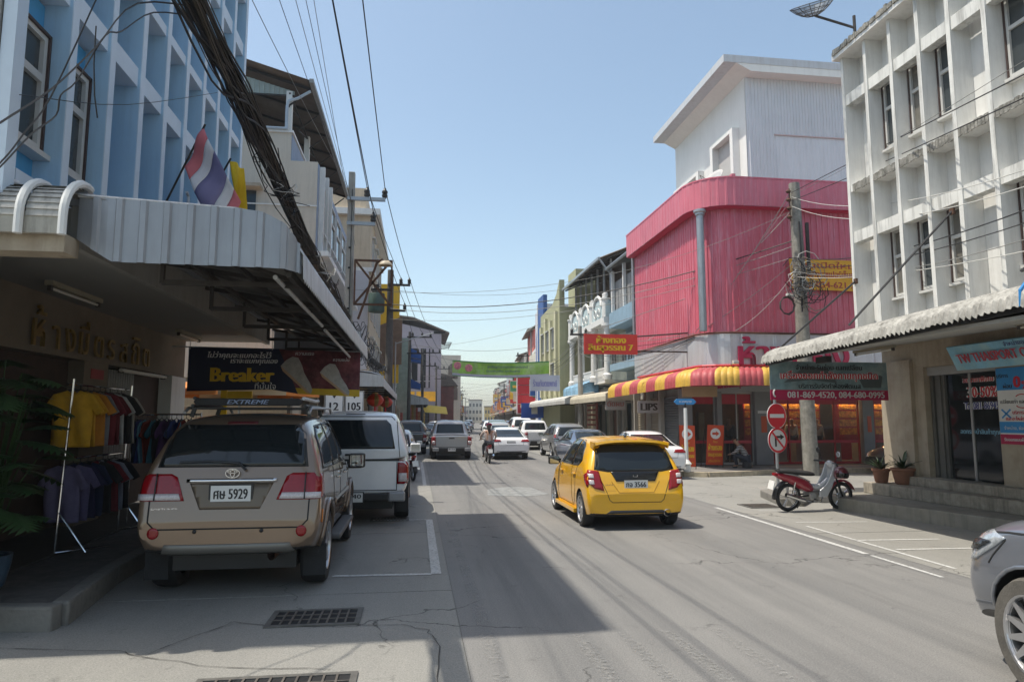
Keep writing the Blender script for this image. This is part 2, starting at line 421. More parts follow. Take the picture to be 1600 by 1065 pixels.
pm = MB(); pm.prism([(1.75, 16.8), (2.7, 16.5), (3.3, 16.9), (3.1, 18.6), (2.5, 18.9), (1.9, 18.3)], .001, .004)
kind(pm.build('road_patch', mat('pale repair patch', (.22, .225, .22), .85, var=.35, scale=5, bump=.3), None, fix=False), 'structure')
# cracks on the near slabs
ck = MB()
def crack(pts, w=.007, z=.0055):
    q = []
    for a, b in zip(pts, pts[1:]):
        for i in range(4): t = i / 4; q.append((a[0] + (b[0] - a[0]) * t + rnd.uniform(-.03, .03), a[1] + (b[1] - a[1]) * t + rnd.uniform(-.02, .02)))
    q.append(pts[-1])
    for a, b in zip(q, q[1:]):
        ww = w * rnd.uniform(.5, 1.5); line(a[0], a[1], b[0], b[1], ww, z, ck)
crack([(-2.15, 5.9), (-1.9, 6.3), (-1.62, 6.8), (-1.3, 6.62), (-.5, 6.52), (-.1, 6.5), (.12, 6.3), (.2, 6.05)], .008)
crack([(-3.5, 6.35), (-2.9, 6.2), (-2.3, 6.12), (-2.1, 5.95)]); crack([(-2.1, 5.95), (-1.4, 5.6), (-.6, 5.45)], .007)
crack([(.2, 6.05), (.18, 5.2), (.3, 4.4)], .006)
crack([(-3.2, 9.5), (-2, 9.45), (-.9, 9.6)], .006); crack([(6.9, 6.5), (7.6, 8.1), (8.4, 8.9)], .008); 0
kind(ck.build('cracks', mat('crack', (.035, .032, .028), .95, var=.3), None, fix=False), 'structure')

gbar = mat('grate bar', (.13, .115, .10), .7, .4, var=.3, scale=12)
def grate(x0, x1, y0, y1, nx, label, ny=3):
    t = thing('drain_grate', label, 'drain grate', ((x0 + x1) / 2, (y0 + y1) / 2, 0), None)
    f = MB(); w = .05
    f.box(x0 - w, x1 + w, y0 - w, y0, 0, .012); f.box(x0 - w, x1 + w, y1, y1 + w, 0, .012); f.box(x0 - w, x0, y0, y1, 0, .012); f.box(x1, x1 + w, y0, y1, 0, .012)
    f.build('frame', mat('grate frame', (.12, .115, .105), .7, .3, var=.3, scale=9), t)
    p = MB(); p.box(x0, x1, y0, y1, .003, .0045); p.build('opening', dark, t)
    for i in range(1, nx):
        x = x0 + (x1 - x0) * i / nx; box('bar', gbar, t, x - .008, x + .008, y0, y1, .005, .016)
    for i in range(1, ny):
        y = y0 + (y1 - y0) * i / ny; box('cross_bar', gbar, t, x0, x1, y - .006, y + .006, .005, .0145)
grate(-1.27, -.53, 6.62, 7.06, 9, 'rusty drain grate in the shaded concrete behind the bronze off-road car')
grate(-1.46, -.44, 4.93, 5.32, 11, 'large rusty drain grate in sunlit concrete at the bottom edge of the photo')
grate(-.75, -.15, 12.95, 13.3, 10, 'small drain grate on the ground by the rear wheel of the white canopy pickup')
grate(7.0, 7.6, 13.75, 14.3, 9, 'dark drain grate at the side street corner left of the red and white motorcycle')

# pavements
def paving(name, poly, z, m=tile_floor, kerb=None, z0=-.05):
    mb = MB(); mb.prism(poly, z0, z); o = kind(mb.build(name, m, None, bevel=.02), 'structure'); return o
paving('pavement', [(-16, 6.95), (-3.66, 6.92), (-3.15, 6.80), (-3.40, 8.55), (-3.46, 9.5), (-3.5, 15.6), (-16, 15.6)], .2,
       mat('dark shop paving', (.10, .095, .09), .7, var=.25, scale=3, bump=.25, dirt=((.22, .2, .18), .6, 5)))
paving('pavement', [(-14, 20), (-3.3, 20), (-3.3, 39), (-14, 39)], .15)
# kerb stones along the left pavement
kst = kind(bpy.data.objects.new('kerb', None), 'structure'); col.objects.link(kst)
kerbm = mat('kerb concrete', (.20, .19, .17), .9, var=.3, scale=5, bump=.6, bscale=14, dirt=((.05, .05, .045), .7, 5))
pts = [(-5.4, 6.90), (-4.2, 6.87), (-3.12, 6.74)]
for a, b in zip(pts, pts[1:]): MB().bar((a[0], a[1] + .06, .095), (b[0] - .01, b[1] + .06, .095), .16, .235).build('kerb_stone', kerbm, kst, bevel=.025)
pts = [(-3.16, 6.9), (-3.38, 8.5), (-3.43, 9.5), (-3.46, 11), (-3.47, 12.6), (-3.48, 14), (-3.48, 15.6)]
for a, b in zip(pts, pts[1:]): MB().bar((a[0], a[1], .095), (b[0], b[1] - .01, .095), .16, .235).build('kerb_stone', kerbm, kst, bevel=.025)
# corner pavement in front of the pink shop
corner = [(8.5, 40), (8.38, 30), (8.3, 24), (8.33, 22.2), (8.6, 21.45), (9.3, 21.15), (10.5, 21.4), (12, 21.9), (14, 22.2), (30, 22.3), (30, 24.4), (11, 24.6), (10.3, 40)]
paving('pavement', corner, .15, mat('grey pavement', (.20, .19, .175), .85, var=.15, scale=3, bump=.2))
tan = mat('painted kerb', (.42, .36, .26), .85, var=.25, scale=4, dirt=((.12, .11, .1), .5, 5))
for a, b in zip(corner[:9], corner[1:10]):
    n = max(1, int((Vector(a) - Vector(b)).length / 1.0))
    for i in range(n):
        p = Vector(a).lerp(Vector(b), i / n); q = Vector(a).lerp(Vector(b), (i + 1) / n); d = (q - p).normalized() * .01
        MB().bar((p.x, p.y, .07), (q.x - d.x, q.y - d.y, .07), .15, .17).build('kerb_stone', tan, kst, bevel=.015)

# ------------------------------------------------------------------ left: blue shop building with its canopy
metal_side = mat('grey metal fascia', (.30, .32, .35), .45, .35, var=.08, scale=2, streak=((.12, .1, .09), .3))
metal_white = mat('white metal sheet', (.50, .51, .52), .5, .2, var=.1, scale=2, streak=((.14, .11, .08), .5))
roof_under = mat('dull roof sheet', (.20, .195, .185), .6, .2, var=.2, scale=2, dirt=((.08, .06, .045), .6, 2))
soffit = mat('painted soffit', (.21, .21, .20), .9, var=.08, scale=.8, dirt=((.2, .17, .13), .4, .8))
win_frame_w = mat('white window frame', (.55, .55, .53), .6, var=.06)
win_frame_d = mat('dark brown window frame', (.06, .035, .03), .6, var=.1)

blue = thing('shop_building', 'blue three storey shop building with pale fins, on the left above the grey metal awning', 'building', (-4, 10, 0))
FX, BX = -3.5, -4.25
box('wall', blue_deep, blue, -12, BX, 6.35, 13.75, 3.75, 12.3)
box('end_wall', concrete, blue, -12, -3.62, 6.12, 6.33, 3.75, 12.4)
box('end_wall_strip', blue_trim, blue, -3.61, -3.5, 6.14, 6.30, 3.75, 12.4)
box('parapet', blue_pale, blue, -12, -3.46, 6.15, 13.75, 12.3, 12.6)
finy = [6.30 + .0, 7.12, 7.98, 8.82, 9.62, 10.42, 11.22, 12.0, 12.8, 13.6]
for y in finy[1:]:
    f = box('fin', blue_pale, blue, BX + .002, FX - .012, y - .06, y + .06, 3.75, 12.3)
    box('fin_edge', blue_trim, f, FX - .012, FX, y - .062, y + .062, 3.75, 12.3)
for z in (4.05, 7.28, 10.3):
    MB().box(BX + .01, FX - .03, 6.37, 13.53, z - .14, z).build('floor_slab', blue_trim, blue)
for i, (a, b) in enumerate(zip(finy, finy[1:])):
    for z in (6.0, 9.05, 11.7):
        MB().box(FX - .30, FX - .04, a + .062, b - .062, z, z + .24).build('cross_beam', blue_trim, blue)
def window(par, x, y0, y1, z0, z1, face, fm=win_frame_w, gm=glass_grey, split=.62, fw=.055, om=win_frame_d, mull=0):
    """sash window on a wall whose outside faces +X (face=1) or -X (face=-1)"""
    t = .07 * face
    f = MB()
    for (a, b, c, d) in ((y0, y1, z0, z0 + fw), (y0, y1, z1 - fw, z1), (y0, y0 + fw, z0 + fw, z1 - fw), (y1 - fw, y1, z0 + fw, z1 - fw)):
        f.box(min(x, x + t), max(x, x + t), a, b, c, d)
    zs = z0 + (z1 - z0) * split
    f.box(min(x, x + t), max(x, x + t), y0 + fw, y1 - fw, zs - fw * .7, zs + fw * .7)
    for k in range(mull): 
        ym = y0 + (y1 - y0) * (k + 1) / (mull + 1); f.box(min(x, x + t * .9), max(x, x + t * .9), ym - .02, ym + .02, z0 + fw, zs - fw)
    fr = f.build('window', fm, par)
    for (a, b) in ((z0 + fw, zs - fw * .7), (zs + fw * .7, z1 - fw)):
        MB().box(min(x + t * .25, x + t * .4), max(x + t * .25, x + t * .4), y0 + fw + .002, y1 - fw - .002, a + .002, b - .002).build('pane', gm, fr)
    if om:
        o = MB(); w = .03
        o.box(min(x, x + t * 1.3), max(x, x + t * 1.3), y1 + .001, y1 + w, z0 - w, z1 + w); o.box(min(x, x + t * 1.3), max(x, x + t * 1.3), y0 - w, y0 - .001, z0 - w, z1 + w)
        o.box(min(x, x + t * 1.3), max(x, x + t * 1.3), y0 - w, y1 + w, z1 + .002, z1 + w + .002)
        o.build('trim', om, fr)
    MB().box(min(x, x + t * 2.2), max(x, x + t * 2.2), y0 - .04, y1 + .04, z0 - .085, z0 - .032).build('sill', fm, fr)
    return fr
for (z0, z1) in ((4.45, 5.62), (7.6, 8.8), (10.5, 11.6)):
    for a, b in zip(finy[:2], finy[1:3]):
        box('window_wall', blue_deep, blue, BX + .003, FX - .27, a + .063, b - .063, z0 - .55, z1 + .35)
        window(blue, FX - .267, a + .16, b - .10, z0, z1, 1)
# conduit pipe and its brackets beside the flags
MB().tube([(-3.43, 10.5, 3.9), (-3.43, 10.5, 5.15), (-3.43, 10.42, 5.2)], .022, 8).build('conduit', metal_white, blue)
for z in (4.25, 4.9): MB().tube([(-3.46, 10.3, z), (-3.40, 10.56, z)], .012, 6).build('bracket', rust, blue)
MB().tube([(-3.7, 13.45, 12.6), (-3.7, 13.45, 14.5)], .015, 6).build('aerial_mast', galv, blue)

# ground floor of the blue building
WX = -4.6
box('ground_floor_side_wall', concrete, blue, -12, -3.7, 6.36, 6.56, .2, 3.40)
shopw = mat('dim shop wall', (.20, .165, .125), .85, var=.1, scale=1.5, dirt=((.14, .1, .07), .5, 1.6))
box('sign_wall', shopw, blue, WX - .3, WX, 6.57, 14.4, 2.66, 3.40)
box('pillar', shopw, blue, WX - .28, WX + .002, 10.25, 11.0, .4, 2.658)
box('corner_pillar', white_wall, blue, WX - .4, WX + .03, 13.65, 14.42, .2, 2.656)
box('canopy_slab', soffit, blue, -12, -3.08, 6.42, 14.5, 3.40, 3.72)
box('slab_edge', mat('grey slab edge', (.25, .245, .23), .85, var=.1, streak=(GRIME, .3)), blue, -3.078, -3.0, 6.42, 14.5, 3.36, 3.74)
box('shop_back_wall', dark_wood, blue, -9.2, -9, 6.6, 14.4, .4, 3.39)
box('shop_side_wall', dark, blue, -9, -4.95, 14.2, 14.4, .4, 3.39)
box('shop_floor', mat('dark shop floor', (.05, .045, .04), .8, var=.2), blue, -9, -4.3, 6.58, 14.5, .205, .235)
sh = sheet('folding_shutter', mat('pale shutter', (.25, .25, .24), .6, .2, var=.1), blue, [(-4.75, 12.35), (-4.75, 11.35)], 1.2, 2.62, .09, .03, 'rib', .01)
box('door_panel', dark_wood, blue, -4.85, -4.8, 8.55, 10.24, .42, 2.66)
box('door_panel', dark_wood, blue, -4.85, -4.8, 12.4, 13.64, .42, 2.66)
box('notice', mat('red notice', (.30, .03, .03), .5, var=.1), blue, WX + .003, WX + .01, 10.45, 10.85, 2.42, 2.56)
# raised gold letters, built one by one
for i, (ch, y, h) in enumerate(zip(['ห้', 'า', 'ง', 'มิ่', 'ต', 'ร', 'ส', 'ถิ', 'ต'], [8.95, 9.35, 9.72, 10.1, 10.55, 10.95, 11.4, 11.85, 12.3], [.50, .30, .30, .46, .30, .30, .30, .44, .30])):
    text(ch, (WX + .03, y, 2.88 + (h - .3) / 2), *XN, gold, blue, height=h, depth=.03, name='gold_letter')
def tube_lamp(x, y, z, L, label, along='y', group=None, on=False):
    t = thing('tube_lamp', label, 'tube lamp', (x, y, z), group)
    w = .045
    if along == 'y': box('batten', mat('lamp batten', (.30, .27, .2), .6, var=.1), t, x - w, x + w, y - L / 2, y + L / 2, z - .055, z)
    else: box('batten', MATS['lamp batten'], t, x - L / 2, x + L / 2, y - w, y + w, z - .055, z)
    d = Vector((0, L / 2 - .04, 0)) if along == 'y' else Vector((L / 2 - .04, 0, 0)); c = Vector((x, y, z - .085))
    MB().tube([c - d, c + d], .017, 8).build('tube', mat('fluorescent tube', (.62, .6, .54), .35, var=0), t, smooth=True)
    e = MB(); 
    for sg in (-1, 1): p = c + d * sg; e.box(p.x - .022, p.x + .022, p.y - .022, p.y + .022, z - .11, z - .0551)
    e.build('end_cap', mat('dark end cap', (.06, .05, .045), .6), t)
tube_lamp(-4.1, 8.8, 3.395, 1.25, 'nearer fluorescent tube lamp under the concrete slab above the gold letters')
tube_lamp(-4.1, 13.0, 3.395, 1.2, 'farther fluorescent tube lamp under the concrete slab beside the dark banner')
t = thing('tube_lamp', 'fluorescent tube fixed below the lintel above the hanging clothes', 'tube lamp', (-4.5, 12, 2.6))
MB().tube([(-4.54, 11.3, 2.60), (-4.54, 13.2, 2.60)], .03, 8).build('tube', MATS['fluorescent tube'], t); 
for y in (11.35, 13.15): box('holder', MATS['dark end cap'], t, -4.598, -4.52, y - .02, y + .02, 2.56, 2.64)

# rounded tile awning on the near edge of the slab
ta = thing('tile_awning', 'dirty white rounded tile awning with raised ribs at the near end of the left shop', 'awning', (-5, 6.2, 3.4))
tilem = mat('mossy white tile', (.44, .43, .40), .8, var=.15, scale=6, streak=((.05, .05, .045), .9), dirt=((.06, .06, .05), .8, 3))
def arc(cy, cz, r, n=8, a0=90, a1=180): return [(cy + r * math.cos(R(a0 + (a1 - a0) * i / n)), cz + r * math.sin(R(a0 + (a1 - a0) * i / n))) for i in range(n + 1)]
prof = arc(6.42, 3.55, .34); mb = MB()
# stepped courses of tiles following the quarter round
for xa, xb in ((-8, -3.58), (-3.52, -3.33), (-3.27, -2.98)):
    n = 9
    for i in range(n):
        a = R(90 + i * 10); b = R(90 + (i + 1) * 10 + 1)
        ya, za = 6.42 + .34 * math.cos(a), 3.55 + .34 * math.sin(a); yb, zb = 6.42 + .352 * math.cos(b), 3.55 + .352 * math.sin(b)
        MB().prism([(ya, za), (yb, zb), (yb + .02, zb), (ya + .02, za - .02)], xa, xb, 'x').build('tile_course', tilem, ta)
for x in (-3.55, -3.30, -2.96):
    MB().tube([(x, 6.48, 3.91)] + [(x, y - .01, z) for y, z in arc(6.42, 3.55, .37)] + [(x, 6.04, 3.38)], .036, 8).build('rib', white_clean, ta, smooth=True)
box('fascia_board', beige, ta, -8, -2.99, 6.16, 6.41, 3.26, 3.42)
box('drop_board', mat('stained board', (.42, .40, .35), .8, var=.2, scale=5, streak=(GRIME, .7)), ta, -8, -2.99, 6.08, 6.12, 3.40, 3.58)

# metal awning along the street
aw = thing('metal_awning', 'long grey corrugated metal awning with steel trusses over the parked bronze car', 'awning', (-2, 10, 3.2))
path = [(-2.98, 6.34), (-2.72, 6.30), (-1.32, 6.26)] + [(-1.32 + .22 * math.sin(R(a)), 6.48 - .22 * math.cos(R(a))) for a in (20, 40, 60, 80, 90)]
def ztop(fr): return 3.80 - .10 * fr - (.30 * max(0, (fr - .72) / .28) ** 2)
sheet('end_fascia', metal_side, aw, path, lambda fr: (3.42 - 1.3 * fr if fr < .15 else 3.22 - .03 * fr), ztop, .20, .022, 'rib', .004)
capm = MB()
cp = []
for i in range(15):
    fr = i / 14; L = 1.86 * fr
    if fr < .9: x = -2.98 + L; y = 6.33 - .03 * fr
    else: x = -1.2 + (fr - .9) * .9; y = 6.30 + (fr - .9) * 1.6
    cp.append((x, y - .01, ztop(fr) + .008))
capm.tube(cp, .018, 6); capm.build('cap_strip', metal_white, aw)
box('light_leak_strip', metal_side, aw, -3.12, -2.96, 6.43, 14.9, 3.745, 3.90)  # added strip, blocks sky light leaking between slab edge and roof sheet
slope_sheet('roof_sheet', roof_under, aw, 6.3, 14.9, [(-3.05, 3.82), (-2.2, 3.68), (-1.5, 3.56), (-1.22, 3.46)], .11, .022)
slope_sheet('edge_sheet', metal_white, aw, 6.42, 14.9, [(-1.26, 3.50), (-1.13, 3.46), (-1.06, 3.36), (-1.05, 3.13)], .11, .022, thick=.006)
box('far_fascia', metal_side, aw, -3.0, -1.2, 14.9, 14.93, 3.15, 3.72)
for y in (6.9, 8.5, 10.1, 11.7, 13.3, 14.7):
    x0 = -3.0
    MB().bar((x0, y, 3.70), (-1.16, y, 3.42), .035, .05).build('rafter', rustdark, aw)
    MB().bar((-2.45, y, 3.16), (-1.16, y, 3.16), .035, .05).build('truss_chord', rustdark, aw)
    MB().bar((-2.45, y, 3.15), (-2.45, y, 3.62), .035, .05).build('truss_post', rustdark, aw)
    MB().bar((-2.43, y, 3.58), (-1.2, y, 3.20), .03, .04).build('truss_brace', rustdark, aw)
for x, z in ((-2.45, 3.53), (-1.9, 3.46), (-1.35, 3.40)): MB().bar((x, 6.5, z), (x, 14.8, z), .04, .05).build('purlin', rustdark, aw)
MB().bar((-1.18, 6.4, 3.17), (-1.18, 14.8, 3.17), .04, .05).build('edge_rail', rustdark, aw)
MB().tube([(-1.32, 6.5, 3.16), (-1.30, 9.6, 3.12)], .022, 10).build('pipe', metal_white, aw, smooth=True)
MB().tube([(-1.30, 9.9, 3.10), (-1.28, 14.0, 3.02)], .022, 10).build('pipe', metal_white, aw, smooth=True)

# flags
def flag(label, pole, o, u, v, stripes, waves=.05, seed=0):
    t = thing('flag', label, 'flag', pole[0])
    MB().tube(pole, .014, 6).build('flag_pole', black_plastic, t)
    o, u, v = Vector(o), Vector(u), Vector(v); nrm = u.cross(v).normalized(); a = 0
    n = 14
    for si, (w, m) in enumerate(stripes):
        mb = MB(); k = 4
        for i in range(n + 1):
            for j in range(k + 1):
                s = i / n; r = a + w * j / k
                p = o + u * s + v * r + nrm * (waves * math.sin(s * 7 + r * 5 + seed) + waves * .5 * math.sin(r * 11 + s * 4)) - Vector((0, 0, .10 * math.sin(s * 2.2) * r))
                mb.v.append(tuple(p))
        for i in range(n):
            for j in range(k): q = i * (k + 1) + j; mb.f.append((q, q + 1, q + k + 2, q + k + 1)); mb.mi.append(0)
        ob = mb.build('stripe', m, t, smooth='all', fix=False); a += w
        s_ = ob.modifiers.new('solid', 'SOLIDIFY'); s_.thickness = .003
def cloth(name, c): return mat(name, c, .85, var=.06, scale=5)
flag('red white and blue striped national flag drooping from a black pole over the left awning', [(-3.45, 9.3, 4.35), (-2.75, 8.9, 5.62)],
     (-2.77, 8.92, 5.58), (-.22, .05, -.52), (.5, -.1, -.98),
     [(.17, cloth('flag red', (.62, .17, .19))), (.16, cloth('flag white', (.72, .70, .72))), (.34, cloth('flag blue', (.22, .20, .36))), (.16, cloth('flag white', (.5, .5, .5))), (.17, cloth('flag red', (.5, .06, .07)))], .04)
flag('yellow flag hanging behind the striped national flag at the left awning', [(-3.45, 10.4, 4.4), (-2.66, 9.8, 5.52)],
     (-2.66, 9.8, 5.5), (.16, .1, -.08), (.10, 0, -1.05), [(1., cloth('flag yellow', (.80, .52, .02)))], .06, 2)

# banner under the awning
bn = thing('shop_banner', 'dark blue sport shoe banner reading Breaker, hung under the left awning above the cars', 'banner', (-2.7, 13.4, 3))
navy = mat('navy vinyl', (.012, .016, .05), .55, var=.15, scale=2)
bx0, bx1, by = -4.22, -1.08, 13.4
MB().prism([(bx0, 2.36), (bx0 + 1.5, 2.40), (bx0 + 2.0, 2.32), (bx0 + 1.62, 3.17), (bx0, 3.18)], by, by + .012, 'y').build('banner_sheet', navy, bn)
MB().prism([(bx0 + 2.0, 2.32), (bx1, 2.27), (bx1, 3.12), (bx0 + 1.62, 3.17)], by + .001, by + .011, 'y').build('banner_picture', mat('maroon print', (.09, .012, .02), .55, var=.7, scale=3.5, dirt=((.3, .1, .1), .8, 4)), bn)
MB().prism([(bx0 + 1.95, 2.43), (bx0 + 2.0, 2.318), (bx1, 2.268), (bx1, 2.40)], by - .003, by, 'y').build('yellow_band', mat('yellow vinyl', (.62, .40, .02), .5, var=.1), bn)
def shoe(cx, cz, s, an):
    pr = [(-.42, .20), (-.30, .27), (-.12, .20), (.05, .10), (.30, .02), (.46, -.06), (.50, -.15), (.42, -.2), (-.35, -.2), (-.47, -.14), (-.47, .05)]
    c_, s_ = math.cos(an), math.sin(an)
    q = [(cx + s * (x * c_ - z * s_), cz + s * (x * s_ + z * c_)) for x, z in pr]
    MB().prism(q, by - .006, by - .003, 'y').build('shoe_print', mat('shoe print', (.42, .40, .37), .6, var=.25, scale=9), bn)
    q = [(cx + s * (x * c_ - z * s_), cz + s * (x * s_ + z * c_)) for x, z in [(-.47, -.14), (.5, -.15), (.42, -.2), (-.35, -.2)]]
    MB().prism(q, by - .0075, by - .006, 'y').build('shoe_sole_print', mat('sole print', (.5, .33, .2), .6, var=.1), bn)
shoe(bx0 + 2.02, 2.68, .80, R(-42)); shoe(bx0 + 2.72, 2.60, .72, R(-38))
text('ไม่ว่าคุณจะแบกอะไรไว้', (bx0 + .92, by, 3.03), *YN, mat('white print', (.8, .8, .8), .6, var=.03), bn, width=1.15, depth=.004, shear=.2, bold=1)
text('เราจะแบกคุณเอง', (bx0 + 1.18, by, 2.91), *YN, MATS['white print'], bn, width=.85, depth=.004, shear=.2, bold=1)
text('Breaker', (bx0 + .98, by, 2.67), *YN, yellow_paint, bn, width=1.12, height=.26, depth=.006, bold=2)
text('ที่มั่นใจ', (bx0 + 1.4, by, 2.47), *YN, MATS['white print'], bn, width=.38, depth=.004)
text('ความแรง', (bx0 + 2.1, by, 3.08), *YN, MATS['white print'], bn, width=.34, depth=.004)
text('ความแน่น', (bx0 + 2.78, by, 2.98), *YN, MATS['white print'], bn, width=.3, depth=.004)
for x in (bx0 + .02, bx0 + 1.5, bx1 - .03): MB().tube([(x, by, 3.14), (x, by, 3.52)], .006, 5).build('tie', cable_white, bn)
MB().tube([(bx0 - .3, by + .02, 3.19), (bx1, by + .02, 3.14)], .014, 6).build('rod', metal_white, bn)

# second left building: cream house with an open roofed terrace
b2 = thing('shop_building', 'cream building with an open terrace under a large brown sheet roof, behind the blue building', 'building', (-4, 25, 0))
blue_grey = mat('blue grey wall', (.30, .36, .46), .8, var=.08, streak=((.1, .12, .16), .3))
box('wall', cream, b2, -14, -2.98, 20.0, 30.2, 3.0, 9.36)
box('street_wall', blue_grey, b2, -2.978, -2.95, 20.02, 30.18, 3.0, 9.30)
box('upper_wall', cream, b2, -14, -3.76, 20.002, 30.2, 9.362, 10.2)
box('upper_wall_side', blue_grey, b2, -3.758, -3.73, 20.03, 30.1, 9.362, 10.15)
box('coping', white_clean, b2, -14, -3.70, 19.95, 30.2, 10.2, 10.27)
for y in (20.1, 23.4, 26.7, 29.9): box('column', white_wall, b2, -3.95, -3.78, y - .09, y + .09, 10.27, 11.5)
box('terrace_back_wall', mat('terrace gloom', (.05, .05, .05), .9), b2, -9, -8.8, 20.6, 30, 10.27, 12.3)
sheet('gable_sheet', mat('green grey sheet', (.33, .37, .34), .6, .2, var=.08, streak=(GRIME, .3)), b2, [(-9, 20.05), (-3.72, 20.05)], 11.38, lambda f: 12.95 - 1.45 * f, .14, .02)
MB().bar((-9, 20.04, 11.36), (-3.72, 20.04, 11.36), .05).build('beam', rustdark, b2)
rp = [(-9, 13.35), (-3.2, 11.66)]
slope_sheet('roof', mat('brown roof sheet', (.13, .10, .08), .7, .1, var=.2, scale=1, dirt=((.2, .17, .14), .5, 1)), b2, 19.6, 30.4, rp, .25, .03, thick=.01)
MB().bar((-3.18, 19.6, 11.66), (-3.18, 30.4, 11.66), .12, .12).build('gutter', mat('gutter metal', (.28, .28, .27), .6, .3, var=.2), b2)
for y in (20.0, 21.7, 23.4, 25.1, 26.8, 28.5, 30.0):
    MB().bar((-8.8, y, 13.2), (-3.25, y, 11.58), .05, .07).build('rafter', rustdark, b2)
    MB().bar((-3.9, y, 11.0), (-3.3, y, 11.52), .04).build('brace', rustdark, b2)
    if y < 29.9: MB().bar((-3.85, y, 11.0), (-3.85, y + 1.6, 11.4), .03).build('brace', rustdark, b2)
MB().bar((-3.85, 20, 11.42), (-3.85, 30.2, 11.42), .05).build('beam', rustdark, b2)
MB().tube([(-3.25, 19.95, 11.5), (-3.6, 19.93, 11.25), (-3.86, 19.93, 11.15), (-3.9, 19.93, 11.0), (-3.9, 19.93, 10.28)], .045, 8).build('downpipe', mat('blue pipe', (.38, .45, .52), .5, var=.1), b2, smooth=True)
MB().tube([(-3.9, 19.92, 10.3), (-6.5, 19.92, 10.3)], .045, 8).build('downpipe', MATS['blue pipe'], b2)
box('window_hood', beige, b2, -5.6, -4.5, 19.6, 20.0, 8.42, 8.52)
box('window', glass_grey, b2, -5.5, -4.68, 19.98, 19.998, 7.7, 8.4)
rs = sheet('rusty_shutter', mat('rusty red sheet', (.32, .10, .07), .7, .1, var=.3, scale=5, dirt=((.5, .4, .35), .7, 4)), b2, [(-5.55, 19.93), (-4.65, 19.93)], 6.5, 7.7, .1, .02)
box('string_course', white_clean, b2, -14, -2.96, 19.97, 19.999, 8.0, 8.04)
for y in (20.25, 21.15, 22.05): box('mullion', white_wall, b2, -2.948, -2.80, y, y + .12, 4, 9.3)
for y0 in (20.5, 21.4, 22.5, 24.2, 25.9, 27.6):
    for z0 in (4.6, 7.4):
        window(b2, -2.948, y0, y0 + (.6 if y0 < 22 else 1.3), z0, z0 + 1.5, 1, om=None)
box('ledge', white_clean, b2, -2.95, -2.6, 20.0, 30.2, 6.55, 6.7)
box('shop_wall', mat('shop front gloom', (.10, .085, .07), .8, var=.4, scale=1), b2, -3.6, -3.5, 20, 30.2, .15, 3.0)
for y in (20, 23.4, 26.8, 30.0): box('pillar', cream, b2, -3.5, -3.25, y, y + .25, .15, 3.0)
box('awning_slab', soffit, b2, -3.5, -2.9, 20, 30.2, 2.9, 3.0)
def awning(label, y0, y1, xw, xe, zw, ze, drop, m_top, m_end=None, pitch=.14, name='awning', sgn=1):
    t = thing('awning', label, 'awning', ((xw + xe) / 2, (y0 + y1) / 2, ze))
    slope_sheet('roof_sheet', m_top, t, y0, y1, [(xw, zw), (xw + (xe - xw) * .85, ze + (zw - ze) * .22), (xe - (xe - xw) * .04, ze), (xe, ze - drop * .4), (xe, ze - drop)], pitch, .02, thick=.006)
    me = m_end or m_top
    for y in (y0, y1):
        MB().prism([(xw, zw - .02), (xe, ze - .02), (xe, ze - drop), (xw, ze - drop + .02)], y - .01, y + .01, 'y').build('end_panel', me, t)
    n = max(2, int((y1 - y0) / 1.6))
    for i in range(n + 1):
        y = y0 + .06 + (y1 - y0 - .12) * i / n; MB().bar((xw, y, ze - drop + .05), (xe, y, ze - drop + .05), .04, .04).build('bracket', rustdark, t)
    MB().bar((xe - .03 * (1 if xe > xw else -1), y0, ze - drop + .06), (xe - .03 * (1 if xe > xw else -1), y1, ze - drop + .06), .03, .04).build('edge_rail', rustdark, t)
    return t
awning('white sheet awning over the shops beyond the white canopy pickup', 20.2, 34.5, -3.3, -.95, 3.45, 3.12, .34, metal_white)

# ------------------------------------------------------------------ right: white shop building with fins
wb = thing('shop_building', 'weathered white building with vertical fins over the sport shop, at the right edge', 'building', (11, 10, 0))
RX, RB = 10.0, 10.42
YE = 14.36
box('wall', white_wall, wb, RB, 20, -8, YE - .1, 3.9, 10.7)
box('end_wall', white_wall, wb, RX + .012, 20, YE - .098, YE, 3.55, 10.75)
rfin = [YE - .05, 13.5, 12.68, 11.87, 11.08, 10.27, 9.4, 8.5, 7.6, 6.7, 5.8, 4.9, 4.0]
fin_trim = mat('white fin edge', (.66, .66, .63), .8, var=.1, scale=3, streak=(GRIME, .75))
for y in rfin:
    f = box('fin', white_wall, wb, RX + .012, RB - .002, y - .045, y + .045, 3.9, 10.45) if y < YE - .06 else None
    box('fin_edge', fin_trim, f or wb, RX - .002, RX + .011, y - .05, y + .05, 3.9, 10.45)
moss = mat('mossy edge', (.30, .29, .26), .95, var=.4, scale=9, bump=.8, bscale=30, dirt=((.05, .05, .04), .95, 6))
MB().box(RX - .14, RB + .3, -8, YE + .12, 10.45, 10.60).build('roof_slab', white_wall, wb)
mo = MB()
for i in range(150):
    y = 3 + (YE - 3 + .1) * i / 150; h = rnd.uniform(.02, .09); mo.box(RX - .16 - h * .25, RX - .08, y, y + rnd.uniform(.05, .1), 10.56 - h * .3, 10.62 + h * .7)
kind(mo.build('moss_edge', moss, wb), 'stuff')
for a, b in zip(rfin[1:], rfin): MB().box(RX + .02, RB - .01, a + .047, b - .047, 7.12, 7.26).build('floor_slab', white_wall, wb)
mo = MB()
for i in range(130):
    y = 4 + (YE - 4.2) * i / 130; mo.box(RX + .0, RX + .022, y, y + .09, 7.12 - rnd.uniform(0, .03), 7.25 + rnd.uniform(.0, .03))
kind(mo.build('moss_edge', moss, wb), 'stuff')
pairs = list(zip(rfin[1:], rfin))
